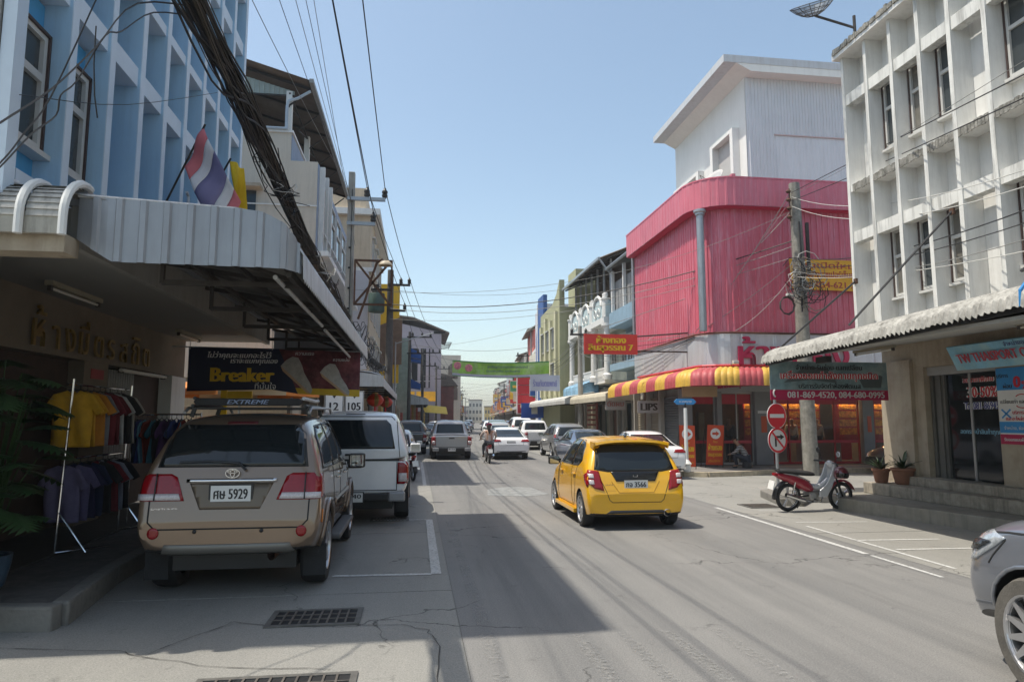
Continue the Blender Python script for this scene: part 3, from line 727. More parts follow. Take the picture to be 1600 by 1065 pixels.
for i, (a, b) in enumerate(pairs):
    for z in (9.24, 5.90): box('cross_beam', fin_trim, wb, RX + .03, RX + .24, a + .048, b - .048, z, z + .26)
    for z0, z1 in ((7.85, 9.35), (4.50, 5.95)):
        if i in (0, 4, 8): continue
        window(wb, RB - .002, a + .055, b - .09, z0, z1, -1, gm=curtain if (i + int(z0)) % 2 else glass_grey, split=.60, fw=.05)
MB().box(RX - .05, RB, -8, YE, 3.78, 3.9).build('ledge', moss, wb)
# satellite dish on an arm off the roof corner
sd = thing('satellite_dish', 'black mesh satellite dish on a long arm above the white building roof', 'satellite dish', (10, 14, 11))
MB().tube([(10.1, 13.9, 11.0), (9.30, 14.2, 11.42)], .03, 8).build('arm', rustdark, sd)
MB().tube([(10.1, 13.9, 10.6), (10.1, 13.9, 11.3)], .035, 8).build('mast', rustdark, sd)
dish = MB(); c = Vector((9.25, 14.2, 11.62)); ax = Vector((-.3, -.35, .9)).normalized(); u = ax.cross(Vector((0, 0, 1))).normalized(); w_ = ax.cross(u)
for k in range(1, 5):
    r = .5 * k / 4; dish.tube([c + ax * (.28 * (r / .5) ** 2 - .2) + u * math.cos(t * math.pi / 10) * r + w_ * math.sin(t * math.pi / 10) * r for t in range(21)], .009, 5)
for t in range(12):
    a = t * math.pi / 6; dish.tube([c + ax * (.28 * q * q - .2) + (u * math.cos(a) + w_ * math.sin(a)) * .5 * q for q in (0, .25, .5, .75, 1)], .008, 5)
dish.build('reflector', rustdark, sd)
md = MB(); N_ = 16
for k in range(5):
    for t in range(N_):
        q = k / 4; a = 2 * math.pi * t / N_; md.v.append(tuple(c + ax * (.28 * q * q - .2) + (u * math.cos(a) + w_ * math.sin(a)) * .5 * q))
for k in range(4):
    for t in range(N_): md.f.append((k * N_ + t, k * N_ + (t + 1) % N_, (k + 1) * N_ + (t + 1) % N_, (k + 1) * N_ + t)); md.mi.append(0)
md.build('mesh', mat('dish mesh', (.10, .11, .12), .5, .4, var=.1, alpha=.45), sd)

# ground floor of the sport shop
SX = 10.5
box('shop_wall', beige, wb, SX, SX + .3, 12.95, 14.2, .05, 3.7)
box('shop_wall', beige, wb, SX, SX + .3, 3, 11.15, .05, 3.7)
box('lintel', beige, wb, SX + .001, SX + .3, 11.152, 12.948, 2.92, 3.7)
box('wall_step', beige, wb, SX - .08, SX - .001, 13.25, 14.2, .05, 3.1)
box('side_wall', beige, wb, SX + .3, 20, 14.0, 14.2, .05, 3.7)
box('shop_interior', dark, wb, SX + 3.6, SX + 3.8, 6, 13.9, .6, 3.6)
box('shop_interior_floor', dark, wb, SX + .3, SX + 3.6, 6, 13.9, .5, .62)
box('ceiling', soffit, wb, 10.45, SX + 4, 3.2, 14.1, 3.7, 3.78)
for i, y in enumerate((12.90, 12.80, 12.70, 12.62)):
    MB().box(SX + .12 + .03 * (i % 2), SX + .2 + .03 * (i % 2), y - .05, y + .03, .66, 2.9).build('folding_shutter', mat('grey shutter leaf', (.16, .16, .15), .5, .4, var=.15, streak=(GRIME, .4)), wb)
box('door_header', grey_paint, wb, SX + .08, SX + .28, 11.16, 12.94, 2.74, 2.915)
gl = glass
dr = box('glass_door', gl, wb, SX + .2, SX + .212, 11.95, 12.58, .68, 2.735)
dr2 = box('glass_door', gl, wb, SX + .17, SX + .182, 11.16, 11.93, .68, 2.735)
MB().box(SX + .15, SX + .24, 11.91, 11.96, .66, 2.735).build('door_frame', alu, wb)
MB().box(SX + .14, SX + .26, 11.16, 12.94, .62, .66).build('door_track', alu, wb)
wvl = mat('white vinyl edge', (.7, .7, .7), .5, var=0)
for s_, y_, z_, w_, h_ in (('ลดราคาพิเศษ', 11.74, 2.60, .72, None), ('30-50%', 11.66, 2.36, .68, .20), ('Tel.081-86945', 11.70, 2.10, .80, .14)): text(s_, (SX + .1685, y_, z_), *XP, wvl, dr2, width=w_ + .02, height=h_, depth=.0012, bold=4)
text('ลดราคาพิเศษ', (SX + .165, 11.74, 2.60), *XP, mat('red vinyl', (.50, .02, .03), .5, var=0), dr2, width=.72, depth=.003, bold=1)
text('30-50%', (SX + .165, 11.66, 2.36), *XP, MATS['red vinyl'], dr2, width=.68, height=.20, depth=.003, bold=1)
text('Tel.081-86945', (SX + .165, 11.70, 2.10), *XP, mat('navy vinyl letters', (.05, .06, .22), .5, var=0), dr2, width=.80, height=.14, depth=.003, bold=1)
text('ลดกระหน่ำสินค้าทุกชนิด', (SX + .165, 11.7, 1.60), *XP, mat('pale blue vinyl', (.22, .45, .6), .5, var=0), dr2, width=1.1, depth=.003, bold=1)
# sign board over the door, tilted forward
sb = thing('shop_sign', 'pale blue sign board reading TW THAISPORT CO above the glass shop door', 'sign', (10.3, 9, 3))
skyblue = mat('sky blue print', (.22, .50, .68), .5, var=.3, scale=1.6, dirt=((.45, .62, .60), .9, 1.2))
MB().prism([(SX - .30, 3.22), (SX - .27, 3.24), (SX - .06, 2.80), (SX - .09, 2.78)], 7.5, 11.93, 'y').build('board', skyblue, sb)
sn = Vector((SX - .30, 0, 3.22)) - Vector((SX - .09, 0, 2.78)); upv = sn.normalized()
text('TW THAISPORT CO.,LTD', (SX - .235, 10.70, 2.97), (0, -1, 0), upv, mat('deep red letters', (.42, .02, .05), .5, var=0), sb, width=2.05, height=.21, depth=.006, bold=1)
text('จำหน่ายอุปกรณ์กีฬา', (SX - .275, 10.2, 3.15), (0, -1, 0), upv, mat('navy letters', (.03, .05, .2), .5, var=0), sb, width=.9, depth=.005)
pz = thing('shop_poster', 'blue and white poster with a big red 0% beside the glass shop door', 'poster', (10.48, 10.6, 2))
PX = SX - .012
def prt(name, c): return mat(name, c, .5, var=.06)
box('poster_sheet', prt('white print sheet', (.66, .66, .65)), pz, PX, SX - .002, 9.9, 11.13, 1.40, 2.76)
box('blue_field', prt('blue print', (.03, .24, .55)), pz, PX - .003, PX - .0005, 9.9, 11.13, 2.36, 2.76)
box('blue_field', MATS['blue print'], pz, PX - .003, PX - .0005, 9.9, 11.13, 1.60, 1.80)
box('red_field', prt('crimson print', (.40, .01, .07)), pz, PX - .003, PX - .0005, 9.9, 11.13, 1.40, 1.575)
def ptx(s, y, z, w, m, **k): text(s, (PX - .004, 11.16 - (11.16 - y) * .72, z), *XP, m, pz, width=w * .74, depth=.003, **k)
blk = prt('black print', (.015, .015, .02)); rdp = prt('red letters', (.5, .01, .03)); wpr = prt('white letters', (.6, .6, .6))
ptx('บริการ', 10.93, 2.62, .33, blk, bold=1); ptx('ผ่อน', 10.8, 2.44, .24, blk, bold=1); ptx('0', 10.52, 2.50, .17, rdp, bold=2); ptx('%', 10.30, 2.44, .17, rdp, bold=1)
ptx('เปลี่ยนเก่า แลก ใหม่', 10.55, 2.16, .95, blk); ptx('บริการซ่อม', 10.45, 1.97, .5, rdp, bold=1); ptx('และอะไหล่ทุกชนิด', 10.5, 1.85, .8, rdp, bold=1)
ptx('จำหน่าย, ซ่อม, อะไหล่', 10.52, 1.69, .9, wpr); ptx('รับออกแบบห้องฟิตเนส', 10.52, 1.49, .95, wpr, bold=1)
for s in (1, -1): MB().tube([(PX - .006, 10.62 + .13 * math.cos(R(a)) , 2.16 + s * (.06 + .06 * math.sin(R(a)))) for a in range(20, 170, 25)], .008, 5).build('arrow', rdp, pz)
for a in (40, -40): 
    dy, dz = .12 * math.cos(R(a)), .12 * math.sin(R(a)); MB().bar((PX - .005, 10.97 - dy, 1.94 - dz), (PX - .005, 10.97 + dy, 1.94 + dz), .004, .03).build('tool_mark', MATS['blue print'], pz)

# steps of tiled concrete, each kept as its own block
stp = thing('shop_steps', 'tiled concrete steps in front of the sport shop, behind the parked motorcycle', 'steps', (9.8, 11, 0))
stepm = mat('stained step', (.24, .225, .19), .85, var=.2, scale=3, bump=.2, dirt=((.30, .27, .21), .6, 4), streak=(GRIME, .5))
MB().prism([(8.58, 13.4), (8.7, 12.7), (9.30, 10.3), (9.9, 7.5), (10.48, 7.5), (10.48, 14.1), (9.2, 14.1)], -.05, .25).build('step', stepm, stp, bevel=.02)
MB().prism([(9.72, 14.0), (9.78, 12.5), (10.02, 10.3), (10.1, 7.5), (10.48, 7.5), (10.48, 14.0)], .252, .48).build('step', mat('ribbed tile step', (.32, .285, .23), .8, var=.25, scale=8, bump=.2, streak=(GRIME, .8)), stp, bevel=.012)
MB().prism([(10.2, 13.25), (10.24, 7.5), (10.75, 7.5), (10.75, 13.25)], .482, .66).build('step', MATS['ribbed tile step'], stp, bevel=.012)
bl = thing('kerb_block', 'grey concrete kerb block under the round traffic signs behind the motorcycle', 'kerb block', (8.2, 14.5, 0))
MB().prism([(7.75, 14.0), (8.2, 13.85), (9.1, 14.9), (8.8, 15.9), (8.2, 15.7)], -.03, .17).build('block', kerbm, bl, bevel=.03)
mo = MB()
for i in range(10): mo.box(9.2 + i * .02, 10.6, 14.35 + i * .14, 14.50 + i * .14, 0, .10 + .018 * min(i, 9 - i) * 2)
rm = thing('ramp', 'dark rubber ramp hump on the side street by the flower pots', 'ramp', (9.9, 15, 0))
MB().prism([(14.35, 0), (14.5, .16), (14.9, .24), (15.3, .22), (15.8, 0)], 8.95, 10.7, 'x').build('ramp_body', mat('dark ramp', (.06, .06, .058), .85, var=.3, scale=4), rm, bevel=.02)

# weathered corrugated canopy on the right
rc = thing('metal_awning', 'weathered grey white corrugated awning over the sport shop poster', 'awning', (8.5, 10, 3.3))
canm = mat('weathered fibre sheet', (.40, .39, .36), .85, var=.25, scale=6, streak=((.07, .065, .055), .85), dirt=((.10, .095, .085), .7, 4))
mbc = MB(); n = 4 * 62; pr = [(10.15, 3.80), (8.9, 3.58), (7.85, 3.37), (7.50, 3.29), (7.30, 3.21), (7.19, 3.11), (7.15, 2.97)]
for i in range(n + 1):
    t = i / n; y = 7.1 + 6.35 * t; h = (0, .018, .036, .018)[i % 4]; zz = .20 * (1 - t)
    for a, z in pr: mbc.v.append((a - h * (.6 if z < 3.15 else 0), y + (a - 7.15) * .22 * t, z + h + zz + (.010 * math.sin(i * 1.7) + .008 * math.sin(i * .37) if z < 3 else 0)))
k = len(pr)
for i in range(n):
    for j in range(k - 1): mbc.f.append((i * k + j, (i + 1) * k + j, (i + 1) * k + j + 1, i * k + j + 1)); mbc.mi.append(0)
o = mbc.build('roof_sheet', canm, rc, fix=False); s_ = o.modifiers.new('solid', 'SOLIDIFY'); s_.thickness = .008
for y in (7.3, 8.8, 10.3, 11.8, 13.3): MB().bar((10.4, y, 3.86), (7.25, y, 3.02 + .2 * (13.4 - y) / 6.3), .04, .06).build('rafter', rustdark, rc)
MB().bar((7.26, 7.15, 3.18), (7.26, 13.4, 2.99), .05, .07).build('edge_rail', black_plastic, rc)
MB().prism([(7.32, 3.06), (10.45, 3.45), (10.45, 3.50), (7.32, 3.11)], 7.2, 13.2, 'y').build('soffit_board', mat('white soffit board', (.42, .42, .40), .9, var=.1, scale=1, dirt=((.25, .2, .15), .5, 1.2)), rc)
MB().bar((7.9, 12.2, 3.0), (7.9, 12.55, 3.0), .12, .12).build('bracket', black_plastic, rc)
rc2 = thing('metal_awning', 'awning with a bright blue end at the right edge of the photo', 'awning', (8.5, 5, 3.4))
slope_sheet('roof_sheet', canm, rc2, 1.0, 6.98, [(10.2, 4.1), (8.9, 3.85), (7.5, 3.58), (7.15, 3.48), (7.0, 3.32), (6.97, 3.16)], .14, .03, thick=.008)
MB().prism([(10.2, 4.06), (8.9, 3.83), (7.5, 3.58), (7.12, 3.50), (7.0, 3.36), (6.99, 3.16), (7.4, 3.16), (9.6, 3.3)], 6.985, 7.02, 'y').build('end_panel', mat('blue end panel', (.03, .20, .48), .5, var=.1), rc2)
box('soffit_board', MATS['white soffit board'], rc2, 7.1, 10.4, 1, 6.95, 3.30, 3.34)
def stay(p, q, label):
    t = thing('stay_rod', label, 'stay rod', q); MB().tube([p, q], .022, 6).build('rod', black_plastic, t); box('anchor_plate', rust, t, q[0] - .015, q[0] + .03, q[1] - .05, q[1] + .05, q[2] - .06, q[2] + .06)
stay((8.05, 11.75, 3.60), (9.99, 11.3, 5.75), 'black stay rod slanting from the right awning up to the fins')
stay((7.3, 13.35, 3.12), (9.99, 14.25, 5.0), 'dark stay rod at the far corner of the right awning')
stay((8.35, 8.3, 3.9), (9.99, 7.9, 5.3), 'stay rod above the blue ended awning at the right edge')
tube_lamp(9.0, 12.4, 3.25, 1.2, 'dusty tube lamp under the right awning beside the sport shop poster')
tube_lamp(9.2, 8.7, 3.33, 1.2, 'tube lamp under the right awning above the pale blue sign board')

ps = thing('shop_banner', 'exercise equipment poster with a red band and phone numbers hanging under the right awning', 'banner', (8.6, 13.3, 2.6))
q0, q1, qy = 7.27, 9.93, 13.3
gp = mat('grey blue print', (.15, .23, .25), .5, var=.5, scale=2.2, dirt=((.35, .42, .42), .8, 1.5))
box('banner_sheet', gp, ps, q0, q1, qy, qy + .02, 2.45, 3.04)
box('red_band', MATS['crimson print'], ps, q0, q1, qy - .002, qy + .02, 2.24, 2.447)
MB().prism([(q0 + .3, 2.6), (q0 + .8, 2.95), (q0 + 1.3, 2.9), (q0 + 1.5, 2.6), (q0 + .9, 2.66)], qy - .003, qy - .0005, 'y').build('machine_print', prt('dark machine print', (.08, .10, .105)), ps)
MB().prism([(q0 + 2.1, 2.5), (q0 + 2.0, 2.7), (q0 + 2.25, 2.82), (q0 + 2.55, 2.75), (q0 + 2.5, 2.5)], qy - .003, qy - .0005, 'y').build('machine_print', MATS['dark machine print'], ps)
def pt(s, x, z, w, m, parent=ps, y=qy - .004, **k): text(s, (x, y, z), *YN, m, parent, width=w, depth=.003, **k)
xm = (q0 + q1) / 2
pt('จำหน่าย-รับซ่อม-แลกเปลี่ยน', xm, 2.93, 1.5, blk, bold=1)
pt('เครื่องออกกำลังกายทุกชนิด', xm, 2.74, 2.2, mat('white outline', (.8, .78, .78), .5, var=0), bold=3)
pt('เครื่องออกกำลังกายทุกชนิด', xm, 2.74, 2.2, rdp, y=qy - .008, bold=1)
pt('บริการรับจัดทำห้องฟิตเนส', xm, 2.54, 1.4, blk, bold=1)
pt('081-869-4520, 084-680-0995', xm + .14, 2.34, 2.2, wpr, bold=1)
MB().tube([(q0 + .10 + .04 * math.cos(R(a)), qy - .006, 2.38 + .07 * math.sin(R(a))) for a in range(100, 271, 17)], .018, 6).build('phone_mark', wpr, ps)

# two flower pots with dark plants by the shop corner
def pot_plant(x, y, z, r, h, label, nleaf, group='flower pots by the shop steps', tall=False, lm=None):
    t = thing('potted_plant', label, 'potted plant', (x, y, z), group)
    MB().lathe([(r * .62, 0), (r * .75, h * .1), (r * .95, h * .8), (r * 1.08, h * .86), (r * 1.08, h), (r * .95, h), (r * .9, h * .88), (0, h * .86)], (x, y, z), 'z', 20).build('pot', clay, t, smooth=True)
    for i in range(nleaf):
        a = rnd.uniform(0, 6.28); L = rnd.uniform(.22, .5) * (2.2 if tall and i < 2 else 1); el = R(rnd.uniform(35, 85)); mb = MB()
        d = Vector((math.cos(a) * math.cos(el), math.sin(a) * math.cos(el), math.sin(el))); w = rnd.uniform(.02, .045) * (r / .2); sdv = Vector((-math.sin(a), math.cos(a), 0)); b0 = Vector((x, y, z + h * .9))
        for k in range(6):
            q = k / 5; c_ = b0 + d * L * q - Vector((0, 0, .25 * L * q * q)) + Vector((math.cos(a), math.sin(a), 0)) * .12 * L * q * q
            ww = w * math.sin(math.pi * min(.97, q + .06)); mb.v += [tuple(c_ - sdv * ww), tuple(c_ + Vector((0, 0, -.008))), tuple(c_ + sdv * ww)]
        for k in range(5): mb.f += [(3 * k, 3 * k + 1, 3 * k + 4, 3 * k + 3), (3 * k + 1, 3 * k + 2, 3 * k + 5, 3 * k + 4)]; mb.mi += [0, 0]
        mb.build('leaf', lm or leaf, t, smooth='all', fix=False)
    return t
pot_plant(9.98, 13.75, .48, .17, .3, 'smaller flower pot with a dark plant, left of the pair by the beige pillar', 22)
pot_plant(10.2, 13.35, .48, .22, .34, 'larger terracotta pot with a tall fern leaf against the beige pillar', 26, tall=True)

# ------------------------------------------------------------------ pink corner building
pk = thing('pink_building', 'pink ribbed metal corner building with a rounded corner and white penthouse', 'building', (14, 26, 0))
pinkb = mat('pink sheet metal', (.60, .125, .175), .42, .1, var=.12, scale=.7, streak=((.72, .42, .50), .6), dirt=((.50, .09, .13), .3, 1.5))
pinkf = mat('faded pink fascia', (.60, .15, .20), .5, .1, var=.1, scale=.8, streak=((.62, .36, .40), .4))
def cpath(x0, y0, r, far=30.2, xr=30, n=8): return [(x0, far)] + [(x0, y0 + r)] + [(x0 + r - r * math.cos(R(a)), y0 + r - r * math.sin(R(a))) for a in [90 * i / n for i in range(1, n)]] + [(x0 + r, y0), (xr, y0)]
sheet('ribbed_wall', pinkb, pk, cpath(10, 22.4, 1.1), 4.82, 9.4, .22, .03, 'rib')
sheet('fascia', pinkf, pk, cpath(9.62, 22.02, 1.45), 9.32, 10.32, .3, .012, 'rib')
MB().prism([(p[0], p[1]) for p in cpath(9.64, 22.04, 1.43)] + [(30, 30.2)], 9.30, 9.318).build('fascia_soffit', mat('deep pink soffit', (.50, .03, .09), .6, var=.05), pk)
MB().prism([(p[0], p[1]) for p in cpath(9.60, 22.0, 1.47)] + [(30, 30.2)], 10.32, 10.37).build('coping', pinkb, pk)
MB().prism([(p[0], p[1]) for p in cpath(10.03, 22.43, 1.1)] + [(30, 30.2)], 4.6, 9.3).build('core', pinkb, pk)
MB().prism([(10.2, 22.6), (29.9, 22.6), (29.9, 30.1), (10.2, 30.1)], 10.375, 10.39).build('bounce_plate', concrete, pk)  # unseen grey plate, added to cut pink bounce onto the penthouse soffit
MB().tube([(9.93, 22.62 - .04, 4.9), (9.93, 22.58, 9.15)], .13, 14).build('corner_column', galv, pk, smooth=True)
MB().lathe([(.13, 0), (.17, .02), (.17, .08), (.22, .12), (.22, .2), (.17, .22)], (9.93, 22.58, 9.05), 'z', 16).build('column_capital', galv, pk, smooth=True)
sheet('white_band', mat('grey white metal panel', (.58, .60, .64), .35, .3, var=.05, scale=1, streak=((.2, .19, .18), .3)), pk, cpath(9.9, 22.3, 1.1), 3.46, 4.8, 1.2, .015, 'panel')
MB().prism([(p[0], p[1]) for p in cpath(9.93, 22.33, 1.1)] + [(30, 30.2)], 3.45, 3.50).build('band_soffit', soffit, pk)
MB().tube([(9.86, 30, 4.83)] + [(p[0] - .05, p[1] - .05, 4.83) for p in cpath(9.9, 22.3, 1.1)][1:], .03, 6).build('trim_strip', rust, pk)
box('red_coping', pinkf, pk, 11.6, 11.75, 23.4, 25.6, 10.37, 11.0)
redl = mat('raised red letters', (.42, .02, .08), .45, var=.08)
text('ห้างทอง', (13.1, 22.27, 4.20), *YN, redl, pk, width=4.1, height=1.0, depth=.06, bold=1)
# penthouse
PX0, PY0, PY1 = 12.83, 24.5, 31.9
box('penthouse_wall', white_clean, pk, PX0, 30, PY0 + .03, PY1, 10.3, 15.45)
sheet('penthouse_sheet', mat('white ribbed sheet', (.60, .61, .64), .5, .15, var=.04, scale=1, streak=((.3, .29, .28), .25)), pk, [(PX0 + .02, PY0), (14.0, PY0)], 10.37, 15.45, .13, .03, 'rib')
sheet('penthouse_sheet', MATS['white ribbed sheet'], pk, [(14.0, PY0), (30, PY0)], 13.15, 15.45, .13, .03, 'rib')
sheet('recessed_sheet', MATS['white ribbed sheet'], pk, [(14.0, PY0 + .025), (30, PY0 + .025)], 10.37, 13.11, .13, .012, 'rib')
box('recess_lintel', mat('pinkish lintel', (.5, .4, .4), .7, var=.05), pk, 13.98, 30, PY0 - .03, PY0 + .02, 13.11, 13.15)
for (a, b, c, d) in ((25.35, 27.0, 10.4, 13.45), (28.8, 31.3, 10.4, 12.9)):
    box('recess_panel', mat('penthouse recess', (.45, .44, .43), .7, var=.05), pk, PX0 - .012, PX0 - .002, a, b, c, d)
    for (e, f_, g_, h_) in ((a - .25, b + .25, d, d + .16), (a - .25, a, c, d), (b, b + .25, c, d)): box('recess_frame', white_clean, pk, PX0 - .30, PX0 - .001, e, f_, g_, h_)
MB().prism([(11.72, 23.95), (30, 23.95), (30, 32.0), (11.72, 32.0)], 15.75, 16.05).build('roof_slab', mat('grey white roof edge', (.50, .52, .55), .6, .1, var=.05, streak=((.25, .2, .17), .35)), pk)
MB().prism([(11.74, 16.0), (PX0 + .02, 15.45), (30, 15.45), (30, 16.0)], 23.97, 31.95, 'y').build('sloped_soffit', white_clean, pk)
d2 = thing('satellite_dish', 'white satellite dish behind the pink parapet beside the white penthouse', 'satellite dish', (11.9, 25.5, 10.4))
cc = Vector((12.05, 26.2, 11.45)); ax = Vector((-.75, -.2, .62)).normalized(); u = ax.cross(Vector((0, 0, 1))).normalized(); w_ = ax.cross(u); md = MB()
for k in range(6):
    for t_ in range(20): q = k / 5; a = 2 * math.pi * t_ / 20; md.v.append(tuple(cc + ax * (.22 * q * q) + (u * math.cos(a) + w_ * math.sin(a)) * .8 * q))
for k in range(5):
    for t_ in range(20): md.f.append((k * 20 + t_, k * 20 + (t_ + 1) % 20, (k + 1) * 20 + (t_ + 1) % 20, (k + 1) * 20 + t_)); md.mi.append(0)
o = md.build('reflector', mat('dish grey', (.42, .42, .42), .6, var=.1), d2, smooth='all'); o.modifiers.new('s', 'SOLIDIFY').thickness = .02
MB().tube([tuple(cc), (12.1, 26.2, 10.37)], .04, 6).build('mast', galv, d2); MB().tube([tuple(cc + u * .3), tuple(cc + ax * .7), tuple(cc - u * .3)], .015, 5).build('feed_arm', rust, d2)

# striped awning round the corner, strip by strip
sa = thing('striped_awning', 'red and yellow striped awning wrapping round the pink corner shop', 'awning', (9.4, 22, 3.2))
aw_r = mat('red awning strip', (.42, .075, .085), .55, var=.15, scale=5, dirt=((.25, .04, .05), .5, 4)); aw_y = mat('yellow awning strip', (.60, .37, .06), .55, var=.15, scale=5, dirt=((.4, .25, .05), .5, 4))
outer = [(8.45, 29.6), (8.9, 23.2), (9.02, 22.3), (9.25, 21.85), (9.7, 21.55), (10.4, 21.45), (24, 21.5)]
inner = [(9.86, 29.6), (9.86, 23.4), (9.87, 23.1), (9.95, 22.8), (10.3, 22.5), (10.8, 22.28), (24, 22.28)]
Lo = [0]
for a, b in zip(outer, outer[1:]): Lo.append(Lo[-1] + math.dist(a, b))
def at(P, l):
    i = 0
    while i < len(Lo) - 2 and l > Lo[i + 1]: i += 1
    q = (l - Lo[i]) / (Lo[i + 1] - Lo[i]); return Vector((P[i][0] + (P[i + 1][0] - P[i][0]) * q, P[i][1] + (P[i + 1][1] - P[i][1]) * q, 0))
nr = int(Lo[-1] / .21)
for i in range(nr):
    mb = MB(); wv = 4
    for j in range(wv + 1):
        l = Lo[-1] * (i + j / wv) / nr; o_, i_ = at(outer, l), at(inner, l); dr_ = (o_ - i_).normalized(); hb = .035 * math.sin(math.pi * j / wv)
        zb = 2.86 + .10 * min(1, l / 8)
        for fr, z in ((0, 3.62), (.6, 3.52), (.88, 3.42), (.97, 3.30), (1.0, 3.14), (1.0, zb)):
            p = i_.lerp(o_, fr) + dr_ * hb * (1 if fr > .9 else 0); mb.v.append((p.x, p.y, z + (zb - 2.96) + (hb if fr < .95 else 0)))
    for j in range(wv):
        for q in range(5): mb.f.append((j * 6 + q, (j + 1) * 6 + q, (j + 1) * 6 + q + 1, j * 6 + q + 1)); mb.mi.append(0)
    mb.build('awning_strip', aw_y if (i // 4) % 2 == 0 else aw_r, sa, smooth='all', fix=False)
MB().prism(outer + list(reversed(inner)), 2.98, 3.0).build('soffit', mat('dark red soffit', (.30, .03, .04), .7, var=.1), sa)
MB().tube([(p[0] - .0, p[1], 3.62 + .07) for p in inner], .05, 6).build('top_rail', mat('red rail', (.5, .04, .06), .5), sa)

# ground floor of the corner shop
GY = 24.3
grey_tile = mat('grey pillar cladding', (.22, .22, .225), .5, var=.08, scale=3)
for x0, x1 in ((9.7, 10.05), (11.02, 11.2), (12.5, 13.15), (16.85, 17.3), (20.0, 20.4)): box('pillar', grey_tile, pk, x0, x1, GY - .25, GY + .15, .15, 2.95)
box('sign_panel', mat('grey sign panel', (.36, .36, .36), .6, var=.05), pk, 10.4, 30, GY - .3, GY - .05, 2.86, 3.45)
box('back_wall', mat('shop back wall', (.22, .15, .11), .8, var=.2), pk, 9.7, 30, 28.3, 28.4, .15, 3.4)
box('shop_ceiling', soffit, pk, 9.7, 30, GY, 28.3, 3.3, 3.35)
box('shop_floor', tile_floor, pk, 9.7, 30, GY - .3, 28.3, .1, .17)
warm = mat('warm display light', (.9, .6, .3), .5, var=0, emit=((1.0, .66, .34), 26))
redc = mat('red counter', (.45, .03, .05), .4, var=.1)
for (x0, x1) in ((10.07, 11.0), (11.22, 12.48), (13.3, 14.55), (14.75, 16.8), (17.4, 19.9)):
    fr = MB()
    for (a, b, c, d) in ((x0, x1, .17, .25), (x0, x1, 2.78, 2.86), (x0, x0 + .05, .25, 2.78), (x1 - .05, x1, .25, 2.78)): fr.box(a, b, GY - .08, GY, c, d)
    if x1 - x0 > 1.2: fr.box((x0 + x1) / 2 - .02, (x0 + x1) / 2 + .02, GY - .075, GY - .005, .25, 2.78)
    f = fr.build('shop_window', mat('red window frame', (.35, .02, .03), .5) if x0 > 13 else alu, pk)
    MB().box(x0 + .052, x1 - .052, GY - .045, GY - .035, .252, 2.778).build('pane', mat('clear shop glass', (.04, .045, .05), .05, 0, var=0, alpha=.28, spec=.7), f)
    MB().box(x0 + .06, x1 - .06, GY - .058, GY - .050, 2.4, 2.76).build('red_header', redc, f)
    MB().box(x0 + .06, x1 - .06, GY - .058, GY - .050, .95, 1.05).build('red_strip', redc, f)
shelfm = mat('gold display', (.62, .30, .05), .45, .2, var=.8, scale=9, dirt=((.45, .03, .02), .9, 6))
for x0, x1 in ((13.3, 14.4), (14.8, 16.7), (17.5, 19.8)):
    sh_ = box('display_case', redc, pk, x0, x1, 26.6, 27.0, .17, 2.6)
    for z in (1.2, 1.55, 1.9, 2.25): MB().box(x0 + .05, x1 - .05, 26.585, 26.598, z, z + .27).build('display_shelf', shelfm, sh_)
    MB().box(x0, x1, 26.5, 26.58, 2.55, 2.62).build('display_light', warm, sh_)
    box('counter', mat('pale counter', (.40, .36, .3), .4, var=.1), pk, x0, x1, 25.3, 25.8, .17, 1.0)
box('counter', MATS['pale counter'], pk, 10.2, 12.4, 26.0, 26.5, .17, 1.0)
for x, z in ((10.4, 1.5), (10.75, 1.9), (11.5, 1.6)): box('cabinet', mat('pale cabinet', (.35, .36, .30), .6, var=.3, scale=3), pk, x, x + .25, 26.9, 27.2, .17, z + .5)
text('ห้างทองลินสุวรรณ 7', (11.75, GY - .31, 3.10), (1, 0, .10), (0, 0, 1), redl, pk, width=1.75, height=.30, depth=.02, bold=2)
box('side_sign', mat('tan board', (.40, .27, .15), .6, var=.1), pk, 9.3, 10.6, 23.1, 23.16, 2.62, 3.0)
for x, w in ((12.72, .22), (17.02, .16)): box('red_notice', mat('orange red notice', (.55, .09, .03), .5, var=.05), pk, x, x + w, GY - .262, GY - .252, 1.35, 1.95)
box('notice', wpr, pk, 12.6, 13.0, GY - .262, GY - .252, 2.05, 2.15)
text('ห้างทองลินสุวรรณ', (15.75, GY - .11, 2.62), *YN, yellow_paint, pk, width=1.5, height=.16, depth=.01, bold=1)
# west side ground floor: shutters
shm = mat('beige roller shutter', (.30, .26, .20), .6, .2, var=.08); shg = mat('grey roller shutter', (.13, .14, .15), .5, .3, var=.08)
box('west_wall', mat('pale pillar', (.40, .38, .34), .8, var=.1), pk, 10.05, 10.2, GY + .16, 30.2, .15, 3.45)
for y in (24.5, 26.7, 28.3, 30.0): box('pillar', MATS['pale pillar'], pk, 9.75, 10.04, y - .12, y + .12, .15, 3.4)
for y0, y1, m_ in ((24.62, 26.58, shg), (26.82, 28.18, shm), (28.42, 29.88, shm)):
    mb = MB(); n = 26
    for i in range(n + 1):
        z = .16 + 2.5 * i / n
        for q, dx in ((0, 0), (.5, .018)): mb.v += [(9.93 - dx, y0, z + 2.5 / n * q), (9.93 - dx, y1, z + 2.5 / n * q)]
    for i in range(2 * n + 1): mb.f.append((2 * i, 2 * i + 1, 2 * i + 3, 2 * i + 2)); mb.mi.append(0)
    mb.build('roller_shutter', m_, pk, fix=False)
lp = thing('hanging_sign', 'small pale sign reading LIPS hanging below the striped awning', 'sign', (9, 26, 2.4))
